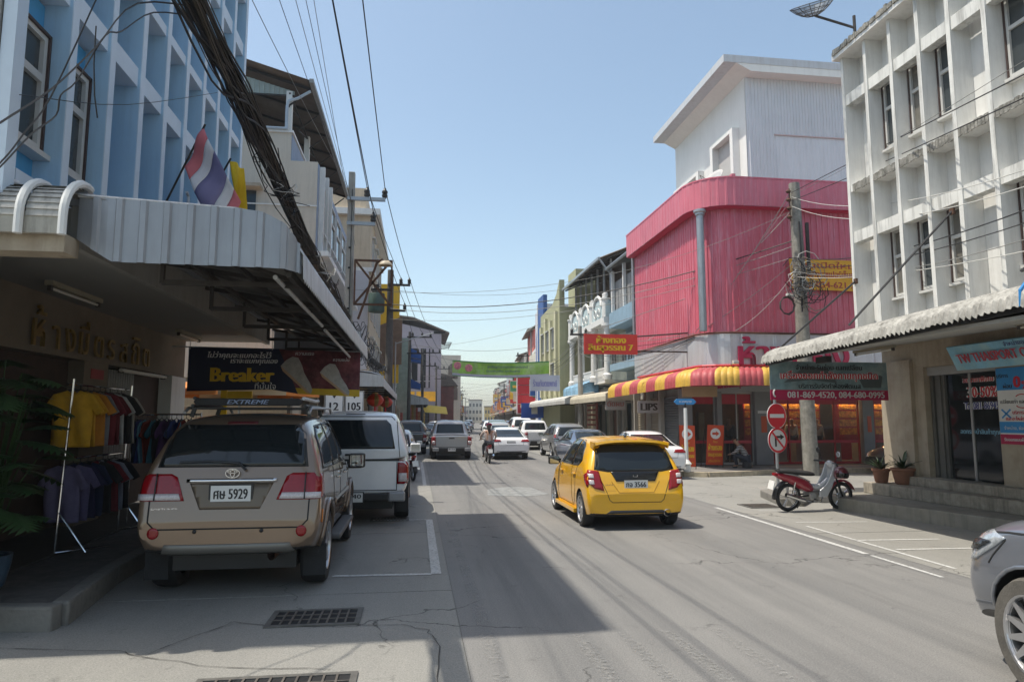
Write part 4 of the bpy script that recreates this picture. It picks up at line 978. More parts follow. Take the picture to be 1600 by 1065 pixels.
box('board', mat('grey pink board', (.38, .34, .32), .6, var=.1), lp, 8.62, 9.55, 26, 26.05, 2.08, 2.55)
text('LIPS', (9.08, 25.995, 2.32), *YN, mat('dark brown letters', (.06, .04, .03), .5), lp, width=.66, height=.28, depth=.01, bold=2)
for x in (8.7, 9.45): MB().tube([(x, 26.02, 2.55), (x, 26.02, 3.0)], .01, 5).build('hanger', rust, lp)
ybn = thing('shop_banner', 'faded yellow banner with red lettering on the pink wall behind the utility pole', 'banner', (14.2, 22.2, 7))
MB().prism([(13.15, 6.42), (13.05, 7.52), (16.2, 7.50), (16.2, 6.38)], 22.22, 22.235, 'y').build('banner_sheet', mat('yellow vinyl old', (.70, .36, .02), .6, var=.12, scale=2), ybn)
for z, s in ((7.32, 'ร้านเปิดใหม่'), (7.0, 'ทองเยาวราชเปอร์เซ็นต์'), (6.62, 'โทร. 034-621-2')): text(s, (14.45, 22.22, z), *YN, mat('dull red letters', (.38, .05, .03), .5), ybn, width=2.2, height=.26, depth=.006, bold=1)
rs_ = thing('hanging_sign', 'red sign with two lines of yellow lettering projecting over the street before the pink wall', 'sign', (6.8, 24, 4.6))
k_ = 24 / 22.
def ux(x): return x * k_
def uz(z): return 1.85 + (z - 1.85) * k_
box('board', mat('red sign board', (.66, .05, .035), .5, var=.06), rs_, ux(5.50), ux(7.33), 24, 24.08, uz(3.99), uz(4.66))
text('ห้างทอง', (ux(6.42), 23.995, uz(4.48)), *YN, yellow_paint, rs_, width=1.0 * k_, height=.27, depth=.015, bold=2)
text('ลินสุวรรณ 7', (ux(6.40), 23.995, uz(4.18)), *YN, yellow_paint, rs_, width=1.52 * k_, height=.30, depth=.015, bold=2)
MB().tube([(ux(7.33), 24.04, uz(4.6)), (9.95, 24.04, uz(4.75))], .03, 6).build('bracket', rustdark, rs_); MB().tube([(ux(7.33), 24.04, uz(4.1)), (9.95, 24.04, uz(4.1))], .03, 6).build('bracket', rustdark, rs_)
MB().tube([(ux(5.5), 24.04, uz(4.66)), (9.9, 24.04, 6.3)], .012, 5).build('stay_wire', cable_grey, rs_)

# ------------------------------------------------------------------ further buildings on the right
def storey_windows(par, xf, face, y0, y1, zs, n, w=.9, h=1.3, m=glass_grey, fm=None):
    for z in zs:
        for i in range(n):
            yc = y0 + (y1 - y0) * (i + .5) / n
            f = MB(); t = .06 * face; xa, xb = min(xf, xf + t), max(xf, xf + t)
            for (a, b, c, d) in ((yc - w / 2, yc + w / 2, z, z + .06), (yc - w / 2, yc + w / 2, z + h - .06, z + h), (yc - w / 2, yc - w / 2 + .06, z + .06, z + h - .06), (yc + w / 2 - .06, yc + w / 2, z + .06, z + h - .06), (yc - .025, yc + .025, z + .06, z + h - .06)): f.box(xa, xb, a, b, c, d)
            fr = f.build('window', fm or win_frame_w, par)
            MB().box(min(xf, xf + t * .5) + .002, max(xf, xf + t * .5), yc - w / 2 + .06, yc + w / 2 - .06, z + .06, z + h - .06).build('pane', m, fr)
            MB().box(min(xf, xf + t * 3), max(xf, xf + t * 3), yc - w / 2 - .1, yc + w / 2 + .1, z + h + .06, z + h + .13).build('hood', fm or win_frame_w, fr)

ba = thing('shop_building', 'blue grey house with a slanting parapet and open top floor next to the pink building', 'building', (12, 32, 0))
bgw = mat('light grey blue plaster', (.30, .38, .42), .8, var=.08, streak=(GRIME, .3))
box('wall', bgw, ba, 10.9, 20, 30.3, 34.6, .15, 8.2)
box('parapet', mat('dusty blue band', (.24, .36, .46), .7, var=.1, streak=(GRIME, .3)), ba, 10.0, 10.9, 30.25, 34.6, 6.55, 7.35)
box('band', MATS['dusty blue band'], ba, 10.0, 10.9, 30.25, 34.6, 4.3, 4.65)
for y in (30.4, 32.4, 34.4): box('column', white_wall, ba, 10.1, 10.25, y - .08, y + .08, 7.35, 9.6)
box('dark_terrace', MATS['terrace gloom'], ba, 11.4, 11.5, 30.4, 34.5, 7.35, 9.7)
for i in range(6): MB().box(10.3, 10.34, 30.5 + i * .68, 30.5 + i * .68 + .6, 7.5, 9.0).build('screen_panel', mat('grey screen', (.25, .25, .25), .7, var=.2), ba)
storey_windows(ba, 10.89, -1, 30.4, 34.4, (4.8,), 3)
slope_sheet('roof', mat('grey roof sheet', (.24, .235, .22), .6, .2, var=.15, streak=(GRIME, .5)), ba, 30.2, 34.8, [(9.8, 9.7), (14, 11.3)], .2, .03, thick=.01)
MB().tube([(9.95, 30.32, 4.9), (9.95, 30.32, 10.1)], .07, 8).build('downpipe', galv, ba)
MB().tube([(9.85, 34.6, 9.72), (9.85, 30.3, 9.72)], .07, 8).build('gutter', galv, ba)

cw = thing('shop_building', 'white house with tall columns and an ornate pale balcony under a dark roof', 'building', (12, 39, 0))
box('wall', mat('pale green plaster', (.42, .45, .38), .8, var=.08, streak=(GRIME, .3)), cw, 11.3, 20, 34.8, 43.2, .15, 7.2)
box('balcony_slab', white_clean, cw, 9.75, 11.3, 34.7, 43.3, 6.9, 7.22)
bal = mat('pale aqua balcony', (.46, .56, .58), .7, var=.06)
box('balcony_parapet', bal, cw, 9.85, 9.98, 34.7, 43.3, 7.22, 7.95); box('balcony_parapet', bal, cw, 9.98, 11.3, 34.7, 34.8, 7.22, 8.1)
for i, y in enumerate((34.9, 37.65, 40.4, 43.1)):
    MB().lathe([(.26, 0), (.26, .25), (.17, .35), (.15, 2.6), (.18, 2.75), (.28, 2.85), (.28, 3.0)], (9.95, y, 3.9), 'z', 14).build('column', white_clean, cw, smooth=True)
    MB().lathe([(.2, 0), (.2, .9), (.26, .95), (.26, 1.02), (.1, 1.05), (.15, 1.2), (.1, 1.35), (0, 1.38)], (9.92, y, 7.22), 'z', 12).build('newel', white_clean, cw, smooth=True)
for yc in (36.3, 39.0, 41.7):     # arched crests and scrolls on the balcony
    MB().tube([(9.84, yc + .8 * math.cos(R(a)), 7.9 + .62 * math.sin(R(a))) for a in range(0, 181, 15)], .08, 6).build('crest', white_clean, cw, smooth=True)
    box('crest_panel', bal, cw, 9.87, 9.96, yc - .7, yc + .7, 7.95, 8.3)
    for k in (-1, 1):
        MB().tube([(9.8, yc + k * (.35 + .22 * math.cos(R(a))), 7.6 + .22 * math.sin(R(a))) for a in range(0, 361, 40)], .035, 5).build('scroll', white_clean, cw)
    for j in range(5): MB().lathe([(.06, 0), (.09, .2), (.05, .45), (.06, .6)], (9.9, yc - 1.2 + j * .12 + (1.9 if j > 2 else 0), 7.95), 'z', 8).build('baluster', white_clean, cw)
    f = box('balcony_lower', white_clean, cw, 9.9, 11.3, yc - 1.1, yc + 1.1, 3.75, 3.9)
    for j in range(9): MB().lathe([(.04, 0), (.07, .25), (.04, .6)], (9.98, yc - .95 + j * .235, 3.9), 'z', 8).build('baluster', white_clean, cw)
    box('rail', white_clean, cw, 9.93, 10.03, yc - 1.1, yc + 1.1, 4.5, 4.58)
storey_windows(cw, 11.29, -1, 34.9, 43.1, (4.6,), 4, 1.1, 1.8)
box('upper_back', mat('weathered timber wall', (.17, .13, .10), .85, var=.3, scale=2), cw, 11.6, 11.7, 34.8, 43.2, 7.22, 11.1)
for i in range(7): box('post', grey_paint, cw, 10.2, 10.3, 34.9 + i * 1.36, 35.0 + i * 1.36, 7.22, 10.4)
slope_sheet('roof', mat('brown roof sheet', (.13, .10, .08)), cw, 34.4, 43.5, [(9.5, 10.3), (15, 12.6)], .3, .04, thick=.015)
MB().bar((9.45, 34.4, 10.28), (9.45, 43.5, 10.28), .12, .14).build('gutter', galv, cw)
for i in range(8): MB().bar((9.6, 34.6 + i * 1.25, 10.2), (12, 34.6 + i * 1.25, 11.2), .06, .1).build('rafter', rustdark, cw)
MB().tube([(9.5, 34.4, 10.2), (9.9, 34.5, 9.7), (10.1, 34.5, 9.5), (10.1, 34.5, 8.6)], .06, 8).build('downpipe', galv, cw, smooth=True)

ov = thing('shop_building', 'plain olive building whose blank side wall rises beyond the white columned house', 'building', (12, 47, 0))
olive = mat('olive plaster', (.36, .36, .22), .85, var=.06, scale=1, streak=((.18, .18, .12), .4))
box('wall', olive, ov, 9.25, 20, 43.6, 50.5, .15, 9.2)
MB().prism([(43.6, 9.2), (50.5, 9.2), (50.5, 9.5), (46, 9.7), (44.6, 10.2), (43.6, 11.0)], 9.25, 9.6, 'x').build('curved_parapet', olive, ov)
box('stair_tower', olive, ov, 10.4, 13, 43.7, 46, 9.2, 11.8)
for i in range(4): box('pilaster', mat('pale olive trim', (.52, .50, .34), .8, var=.05), ov, 9.08, 9.248, 44.2 + i * 1.8, 44.7 + i * 1.8, 3.4, 9.0 - .4 * (i % 2))
storey_windows(ov, 9.248, -1, 44.7, 50.2, (4.2, 6.6), 3, .8, 1.3)
bs = thing('shop_building', 'narrow building with a tall deep blue arched strip beside the olive wall', 'building', (12, 54, 0))
box('wall', mat('pale violet plaster', (.50, .50, .55), .8, var=.05), bs, 9.8, 20, 50.7, 56.0, .15, 10.6)
box('blue_strip', mat('deep blue strip', (.03, .09, .28), .6, var=.1), bs, 9.5, 9.8, 50.7, 53.0, .5, 11.3)
box('white_edge', white_clean, bs, 9.45, 9.8, 53.0, 53.3, .5, 10.9)
MB().prism([(53.5, 3.5), (55.4, 3.5)] + [(54.45 + .95 * math.cos(R(a)), 8.3 + .95 * math.sin(R(a))) for a in range(0, 181, 20)], 9.76, 9.80, 'x').build('arch_panel', MATS['deep blue strip'], bs)
hs = thing('shop_building', 'brown grey upper storey house with a slanted dark roof seen against the sky', 'building', (12, 59, 0))
box('wall', mat('grey brown plaster', (.30, .26, .23), .85, var=.15, streak=(GRIME, .3)), hs, 11.2, 22, 56.2, 62.2, .15, 10)
box('balcony', mat('pale cream plaster', (.55, .52, .44), .8, var=.1), hs, 10.3, 11.2, 56.2, 62.2, 6.3, 7.6)
slope_sheet('roof', MATS['grey roof sheet'], hs, 56, 62.6, [(10.1, 9.9), (15, 12.0)], .3, .04, thick=.015)
storey_windows(hs, 11.19, -1, 56.4, 62, (4.2, 7.7), 3, .9, 1.5)
for y in (56.4, 59.2, 62): box('post', grey_paint, hs, 10.4, 10.5, y - .06, y + .06, 7.6, 9.9)

# awnings, shop fronts and small signs of the right row
def shopfronts(par_things, xw, y0, y1, n, cols):
    pass
rsf = thing('market_building', 'row of open shop doors under the flat cream awning behind the parked grey estate car', 'shop row', (10.4, 36, 0))
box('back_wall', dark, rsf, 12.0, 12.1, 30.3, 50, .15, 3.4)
cols_ = [('teal panel', (.12, .17, .16)), ('dark shutter', (.05, .055, .06)), ('grey door', (.20, .20, .19)), ('brown door', (.12, .06, .04)), ('green glass', (.06, .10, .09))]
y = 30.4; i = 0
while y < 43:
    w = rnd.choice((1.0, .8, 1.3)); nm, c_ = cols_[i % 5]
    if i % 3 != 1: box('door_panel', mat(nm, c_, .5, var=.15), rsf, 10.3 + .08 * (i % 2), 10.38 + .08 * (i % 2), y, y + w, .15, 2.6)
    box('pillar', mat('pale pillar', (.40, .38, .34)), rsf, 10.15, 10.35, y + w, y + w + .18, .15, 3.2); y += w + .18; i += 1
box('lintel', mat('faded lintel', (.33, .31, .27), .8, var=.15), rsf, 10.25, 10.5, 30.3, 43.4, 2.62, 3.5)
for i in range(6):
    for j in range(9):
        MB().box(9.7, 9.74, 36.6 + i * .3, 36.78 + i * .3, .5 + j * .27, .66 + j * .27).build('lattice_block', mat('cream lattice', (.42, .36, .26), .8, var=.2), rsf)
box('lattice_frame', mat('red brown post', (.22, .05, .03), .7), rsf, 9.75, 9.8, 36.3, 38.6, .3, 3.0)
awning('long cream edged awning over the shops left of the pink building', 30.0, 37.2, 10.2, 8.45, 3.3, 3.02, .36, mat('cream awning sheet', (.48, .44, .34), .7, var=.1, dirt=((.25, .2, .15), .4, 2)))
awning('blue and white striped awning above the parked grey estate car', 37.6, 42.4, 10.2, 9.2, 4.1, 3.7, .5, mat('blue white canvas', (.20, .36, .50), .7, var=.5, scale=2))
awning('pale grey awning in front of the olive building', 37.4, 50, 9.9, 8.2, 3.35, 3.0, .32, mat('pale grey awning sheet', (.48, .48, .46), .6, .1, var=.1, dirt=((.2, .18, .15), .4, 2)))
def board(label, x0, x1, y, z0, z1, m, txt=None, tm=None, name='hanging_sign', cat='sign', txt_w=.8):
    t = thing(name, label, cat, ((x0 + x1) / 2, y, z0)); box('board', m, t, x0, x1, y, y + .05, z0, z1)
    if txt: text(txt, ((x0 + x1) / 2, y - .004, (z0 + z1) / 2), *YN, tm, t, width=(x1 - x0) * txt_w, height=(z1 - z0) * .45, depth=.008, bold=1)
    MB().tube([(x0 + .05, y + .02, z1), (x0 + .05, y + .02, z1 + .25)], .012, 5).build('hanger', rust, t); MB().tube([(x1 - .05, y + .02, z1), (x1 - .05, y + .02, z1 + .25)], .012, 5).build('hanger', rust, t)
    return t
grw = mat('dusty white board', (.50, .47, .45), .6, var=.08)
board('small dusty white sign with pale red writing under the cream awning', 8.55, 9.5, 30.4, 2.25, 2.85, grw, 'ตัดผม', mat('pale red letters', (.45, .18, .16), .6, var=0))
board('pale lilac sign on a bracket in front of the olive building', 9.0 - 1.9, 9.0, 42.5, 3.6, 4.6, mat('pale lilac board', (.52, .52, .60), .6, var=.04), 'ร้านทันตแพทย์', mat('lilac letters', (.25, .25, .48), .6, var=0))
bb = board('blue cloth banner with a white emblem hanging under the pale grey awning', 7.6, 9.3, 49.5, 1.9, 3.0, mat('royal blue cloth', (.02, .08, .40), .6, var=.15))
emb = MB(); emb.box(8.35, 8.8, 49.49, 49.498, 2.2, 2.8); emb.build('emblem', wpr, bb)
vs = thing('vertical_sign', 'tall red and white vertical sign board standing beyond the green street banner', 'sign', (10.6, 66, 0))
for i in range(5): box('red_panel', mat('bright red panel', (.52, .02, .04), .5, var=.05), vs, 9.8, 11.6, 66, 66.1, 2.4 + i * .92, 3.25 + i * .92)
box('sign_back', white_clean, vs, 9.7, 11.7, 66.11, 66.3, 2.3, 7.1); MB().tube([(10.7, 66.2, 0), (10.7, 66.2, 2.3)], .12, 8).build('post', galv, vs)

# ------------------------------------------------------------------ further buildings on the left
b3 = thing('shop_building', 'tall cream building with an overhanging cornice behind the first utility pole', 'building', (-4, 36, 0))
crm2 = mat('warm cream plaster', (.56, .46, .34), .85, var=.08, streak=((.25, .18, .12), .4))
box('wall', crm2, b3, -14, -2.35, 33.5, 44, .15, 11.8)
box('cornice', white_wall, b3, -14, -1.9, 33.2, 44.3, 11.8, 12.1); box('cornice', white_wall, b3, -14, -2.15, 33.4, 44.1, 9.0, 9.2)
MB().prism([(33.5, 12.1), (44, 12.1), (44, 12.5), (33.5, 13.2)], -5, -2.6, 'x').build('roof_block', crm2, b3)
storey_windows(b3, -2.35, 1, 34, 43.6, (4.3, 6.8, 9.4), 4, 1.1, 1.5)
box('side_panel', mat('pale violet plaster', (.5, .5, .55)), b3, -3.2, -2.4, 33.3, 33.5, 4.2, 9.0)
b4 = thing('shop_building', 'building with a bright yellow corner strip behind the second utility pole', 'building', (-4, 46, 0))
box('wall', mat('grey house wall', (.30, .31, .33), .85, var=.15, streak=(GRIME, .4)), b4, -14, -1.55, 46, 53, .15, 9.0)
box('yellow_strip', mat('yellow wall paint', (.72, .45, .03), .7, var=.06), b4, -3.0, -1.2, 45.7, 45.99, 4.2, 10.8)
MB().prism([(-4.2, 5.4), (-1.0, 5.4), (-1.0, 8.6), (-2.4, 8.0)], 45.4, 45.6, 'y').build('tin_gable', mat('brown tin sheet', (.20, .13, .09), .7, .1, var=.2, scale=3), b4)
storey_windows(b4, -1.55, 1, 46.4, 52.8, (4.2, 6.6), 3)
b5 = thing('shop_building', 'low house with small blue canvas window hoods beyond the yellow strip', 'building', (-2, 60, 0))
box('wall', mat('dull green wall', (.22, .26, .22), .85, var=.2), b5, -12, -.6, 56, 66, .15, 8.4)
for y, z in ((56.5, 6.6), (58.6, 4.2), (60.5, 6.6)):
    MB().prism([(-.6, z + 1.1), (.35, z + .6), (.35, z + .15), (-.6, z + .3)], y, y + 1.6, 'y').build('canvas_hood', mat('blue canvas', (.03, .09, .30), .8, var=.1), b5)
storey_windows(b5, -.6, 1, 56.2, 66, (4.2, 6.5), 4)
mv = thing('shop_building', 'large mauve grey building with a sloping brown roof and dark window opening on the left', 'building', (2, 86, 0))
mauve = mat('mauve grey plaster', (.34, .31, .36), .85, var=.05, scale=.5, streak=((.2, .18, .2), .25))
MB().prism([(-6, .15), (2.95, .15), (2.95, 12.4), (-6, 14.3)], 84, 96, 'y').build('wall', mauve, mv)
MB().prism([(-7, 14.95), (-.5, 14.2), (3.9, 12.4), (3.9, 12.2), (-.5, 14.0), (-7, 14.75)], 83.4, 97, 'y').build('roof', mat('brown roof sheet', (.13, .10, .08)), mv)
box('window_opening', dark, mv, -1.6, 1.6, 83.97, 83.99, 5.6, 10.4)
for x in (-1.0, .1, 1.1): box('mullion', mauve, mv, x, x + .35, 83.9, 83.98, 5.6, 10.4)
MB().bar((-1.6, 83.9, 6.4), (1.6, 83.9, 6.4), .1).build('rail', grey_paint, mv)
for i in range(7): MB().bar((2.95, 84 + i, 11.2 - i * .05), (4.2, 84 + i, 11.2), .06).build('roof_brace', rustdark, mv)
MB().bar((4.2, 84, 11.2), (4.2, 92, 11.2), .06).build('roof_brace', rustdark, mv)
awning('white and grey awning below the mauve building', 62, 80, -1.2, 1.1, 4.2, 3.6, .5, metal_white)
dr_ = thing('shop_building', 'dark red timber house with a pitched roof beyond the mauve building', 'building', (4, 104, 0))
box('wall', mat('dark red timber', (.16, .045, .04), .8, var=.3, scale=1.5), dr_, -4, 5.4, 100, 110, .15, 6.6)
MB().prism([(-4, 6.6), (6.0, 6.6), (4.6, 8.2), (.5, 9.0)], 99.5, 111, 'y').build('roof', MATS['brown roof sheet'], dr_)
bf = thing('shop_building', 'beige building with arched windows beyond the dark red timber house', 'building', (6, 122, 0))
box('wall', cream, bf, -5, 7.4, 116, 128, .15, 12.6)
for z in (5, 8.6):
    MB().prism([(5.3, z), (6.9, z)] + [(6.1 + .8 * math.cos(R(a)), z + 1.8 + .8 * math.sin(R(a))) for a in range(0, 181, 30)], 115.9, 115.98, 'y').build('arched_window', mat('dim brown glass', (.12, .08, .06), .3), bf)
yl = thing('shop_awning', 'orange and yellow shop awnings at the foot of the mauve building', 'awning', (1, 80, 4))
for i, (x0, x1, z0) in enumerate(((-1.8, -.2, 3.9), (0, 2.2, 3.9))): box('awning_panel', mat('orange yellow panel', (.75, .38, .02), .6, var=.15), yl, x0, x1, 80, 81.5, z0, z0 + 1.1)
MB().prism([(1.0, 2.6), (3.6, 2.4), (3.4, 3.2), (.6, 3.5)], 79, 81, 'y').build('awning_canvas', mat('pale yellow canvas', (.68, .52, .12), .7, var=.1), yl)
# low shop fronts on the left so that the street wall is closed
lf = thing('market_stall', 'dim row of stalls with goods under the left awnings beyond the white pickup', 'stall', (-3, 45, 0))
y = 30.5
while y < 98:
    c = st(y, -6.3) if y > BEND else (-2.95, y, 0); w = rnd.uniform(1.2, 2.6)
    m_ = mat('goods %d' % (int(y) % 7), [(.25, .12, .05), (.05, .05, .06), (.35, .3, .22), (.1, .14, .2), (.3, .05, .04), (.06, .05, .04), (.35, .22, .04)][int(y) % 7], .7, var=.3, scale=3, dirt=((.5, .45, .35), .3, 6))
    o = MB().box(-.3, .3, 0, w, .1, 2.3 + rnd.uniform(0, 1.0)).build('goods_stand', m_, lf); o.location = (c[0] + .4, c[1], 0); y += w + rnd.uniform(.1, .9)
# the distant rows: one house after the other on both sides
pal = [(.55, .50, .44), (.50, .40, .30), (.48, .48, .46), (.58, .40, .10), (.50, .14, .12), (.42, .46, .50), (.56, .54, .48), (.35, .30, .26), (.62, .44, .36), (.30, .40, .44)]
adjs = ['pale', 'tan', 'light grey', 'orange yellow', 'brick red', 'blue grey', 'off white', 'brown', 'salmon', 'teal grey']
ords = ['nearest', 'second', 'third', 'fourth', 'fifth', 'sixth', 'seventh', 'eighth', 'ninth', 'tenth', 'eleventh', 'twelfth']
def far_house(s, side, w, h, off, ci, label):
    t = thing('shop_building', label, 'building', (0, 0, 0), 'distant shop houses along the street')
    m_ = mat('far wall %d' % ci, pal[ci], .85, var=.12, scale=.5, streak=(GRIME, .25)); d = 9
    sg = -side     # outward normal of the street face in local x
    box('wall', m_, t, min(0, side * d), max(0, side * d), .05, w - .05, 0, h)
    for k in range(1, int(h / 3.1) + 1):
        z = 3.3 * k + .5
        if z + 1.6 > h: break
        n = 3
        for i in range(n):
            y0 = .6 + (w - 1.2) * i / n; MB().box(min(sg * .04, 0), max(sg * .04, 0), y0 + .15, y0 + (w - 1.2) / n - .15, z, z + 1.5).build('window', glass_grey if (i + k) % 3 else curtain, t)
        MB().box(min(sg * .5, 0), max(sg * .5, 0), .1, w - .1, z - .45, z - .3).build('ledge', fin_trim, t)
    if ci % 2 == 0:
        MB().prism([(sg * .7, h), (-sg * 6, h + 2.2), (-sg * 6, h + 2.0), (sg * .7, h - .15)], -.1, w + .1, 'y').build('roof', MATS['grey roof sheet'] if ci % 4 else MATS['brown roof sheet'], t)
    else: MB().box(min(sg * .25, -sg * d), max(sg * .25, -sg * d), 0, w, h, h + .35).build('parapet', fin_trim, t)
    MB().prism([(0, 3.5), (sg * 1.9, 3.1), (sg * 1.9, 2.8), (0, 3.0)], 0, w, 'y').build('awning', [metal_white, MATS['cream awning sheet'], aw_r, aw_y][ci % 4], t)
    MB().box(min(sg * .02, 0), max(sg * .02, 0), .2, w - .2, .1, 2.7).build('shop_opening', MATS['shop front gloom'], t)
    sc_ = [(.55, .03, .03), (.7, .42, .02), (.05, .12, .4), (.5, .5, .5)][ci % 4]
    MB().box(min(sg * .25, sg * 1.6), max(sg * .25, sg * 1.6), w * .5, w * .5 + .12, 3.9, 4.7 + (ci % 3) * .7).build('sign_board', mat('sign colour %d' % (ci % 4), sc_, .5, var=.15), t)
    p = st(s, off); t.location = (p[0], p[1], 0.1); t.rotation_euler = (0, 0, -BA)
s, i = 63.0, 0
while s < 300 and i < 22:
    w = rnd.uniform(6, 11); far_house(s, 1, w, rnd.choice((7.2, 8.5, 10.2, 11.5)), 6.3, (i * 3 + 1) % 10, '%s shop house, %s beyond the slanted dark roof on the right row%s' % (adjs[(i * 3 + 1) % 10], ords[i] if i < 12 else 'farther', '' if i < 12 else ' end'))
    s += w; i += 1
s, i = 128.0, 0
while s < 300 and i < 20:
    w = rnd.uniform(6, 11); far_house(s, -1, w, rnd.choice((8.5, 10.2, 7.0, 11.5)), -6.2, (i * 7 + 4) % 10, '%s shop house, %s beyond the beige arched building on the left row%s' % (adjs[(i * 7 + 4) % 10], ords[i] if i < 12 else 'farther', '' if i < 12 else ' end'))
    s += w; i += 1
for k, (s_, off, w, h, ci) in enumerate(((302, -12, 8, 7, 0), (305, -4, 6, 10, 6), (300, 3, 5, 7, 3), (310, 9, 8, 9, 5), (330, -30, 16, 13, 2))):
    t = thing('shop_building', '%s block closing the far end of the street, %s from the left' % (adjs[ci], ords[(1, 2, 3, 4, 0)[k]] if k != 4 else 'first'), 'building', (0, 0, 0))
    box('wall', mat('far wall %d' % ci, pal[ci]), t, 0, w, 0, 9, 0, h)
    for a in range(4):
        for b in range(int(h / 3)): MB().box(w * (a + .2) / 4, w * (a + .8) / 4, -.05, 0, 1.2 + 3 * b, 2.6 + 3 * b).build('window', glass_grey, t)
    MB().box(-.2, w + .2, -.3, 9.2, h, h + .4).build('roof', MATS['brown roof sheet'], t)
    p = st(s_, off); t.location = (p[0], p[1], 0); t.rotation_euler = (0, 0, -BA)

def cable(label, paths, r, m, group=None, cat='cable'):
    t = thing('cable', label, cat, paths[0][0], group)
    mb = MB()
    for i, p in enumerate(paths): MB().tube(p, r, 5 if r > .008 else 4).build('strand', m, t, smooth=True)
    return t
cols_s = [((.55, .03, .04), 'red'), ((.70, .45, .03), 'yellow'), ((.04, .14, .45), 'blue'), ((.6, .6, .58), 'white'), ((.05, .28, .12), 'green')]
seen = {}
for k in range(34):
    s_ = 52 + k * 4.6 + rnd.uniform(0, 2); side = 1 if k % 3 else -1
    if side < 0 and s_ < 98: continue
    w = rnd.uniform(.9, 2.0); h = rnd.uniform(.6, 2.4) * (1.3 if k % 4 == 0 else .8); z = rnd.uniform(3.3, 6.2); p = st(s_, side * (6.2 - w / 2)); cc_, nm_ = cols_s[(k * 7) % 5]
    t = thing('hanging_sign', '%s sign board jutting from the %s row of distant houses, %s of its colour there' % (nm_, 'right' if side > 0 else 'left', ords[seen.setdefault((nm_, side), 0)]), 'sign', (0, 0, 0), 'distant sign boards')
    seen[(nm_, side)] += 1
    box('board', mat('sign board ' + nm_, cc_, .5, var=.3, scale=1.5), t, -w / 2, w / 2, 0, .1, 0, h); box('border', fin_trim if k % 2 else mat('sign board red', (.55, .03, .04)), t, -w / 2 - .05, w / 2 + .05, .03, .13, -.06, h + .06)
    box('print_line', MATS['sign colour 1'] if k % 2 else wpr, t, -w * .35, w * .35, -.012, -.001, h * .35, h * .6)
    t.location = (p[0], p[1], z); t.rotation_euler = (0, 0, -BA)
for k in range(12):
    a = st(50 + k * 14, -4.6); b = st(55 + k * 13, 5.8); cable('thin cable over the distant street, %s of the far ones' % (ords[k]), [sag((a[0], a[1], 6.8 + rnd.uniform(-.6, .8)), (b[0], b[1], 7 + rnd.uniform(-.8, 1.2)), .5, 8)], .014, cable_grey)
# green banner over the street
gb = thing('street_banner', 'green banner with faded writing stretched across the street in the distance', 'banner', (7.4, 60, 6))
mb = MB(); n = 24
for i in range(n + 1):
    q = i / n; x = 3.1 + 8.65 * q; dz = -.35 * math.sin(math.pi * q) * .5
    mb.v += [(x, 60, 6.98 + dz), (x, 60, 5.62 + dz)]
for i in range(n): mb.f.append((2 * i, 2 * i + 1, 2 * i + 3, 2 * i + 2)); mb.mi.append(0)
o = mb.build('banner_sheet', mat('lime green print', (.28, .52, .06), .6, var=.5, scale=.7, dirt=((.55, .62, .4), .8, .6)), gb, fix=False); o.modifiers.new('s', 'SOLIDIFY').thickness = .02
def bstrip(z0, z1, m_, nm):
    mb = MB()
    for i in range(n + 1):
        q = i / n; x = 3.1 + 8.65 * q; dz = -.35 * math.sin(math.pi * q) * .5; mb.v += [(x, 59.975, z1 + dz), (x, 59.975, z0 + dz)]
    for i in range(n): mb.f.append((2 * i, 2 * i + 1, 2 * i + 3, 2 * i + 2)); mb.mi.append(0)
    mb.build(nm, m_, gb, fix=False)
bstrip(6.90, 6.99, mat('dark green edge', (.05, .25, .08), .6), 'edge_band'); bstrip(5.61, 5.68, MATS['dark green edge'], 'edge_band'); bstrip(5.68, 5.86, mat('pale violet band', (.5, .48, .6), .6, var=.1), 'lower_band')
text('ขอเชิญร่วมงานเทศกาลประจำปี', (8.0, 59.97, 6.42), *YN, mat('navy letters', (.03, .05, .2)), gb, width=3.6, height=.3, depth=.01); text('ถนนคนเดิน ทุกวันเสาร์', (7.6, 59.97, 6.03), *YN, MATS['navy letters'], gb, width=3.0, height=.26, depth=.01)
for x, z in ((3.55, 6.5), (4.55, 6.3)): MB().lathe([(.0, 0), (.32, .01), (.34, .02), (0, .02)], (x, 59.955, z), 'y', 14).build('printed_flower', mat('pink print', (.6, .2, .25), .6, var=.4, scale=4), gb)
for a, b in (((3.1, 60, 6.95), (.6, 61, 7.6)), ((3.1, 60, 5.65), (.6, 61, 5.6)), ((11.75, 60, 6.95), (12.5, 60.5, 7.3))): MB().tube([a, b], .02, 5).build('rope', cable_grey, gb)

gb.scale = (.733, .733, .733); gb.location = (5.42, 44, 4.89)

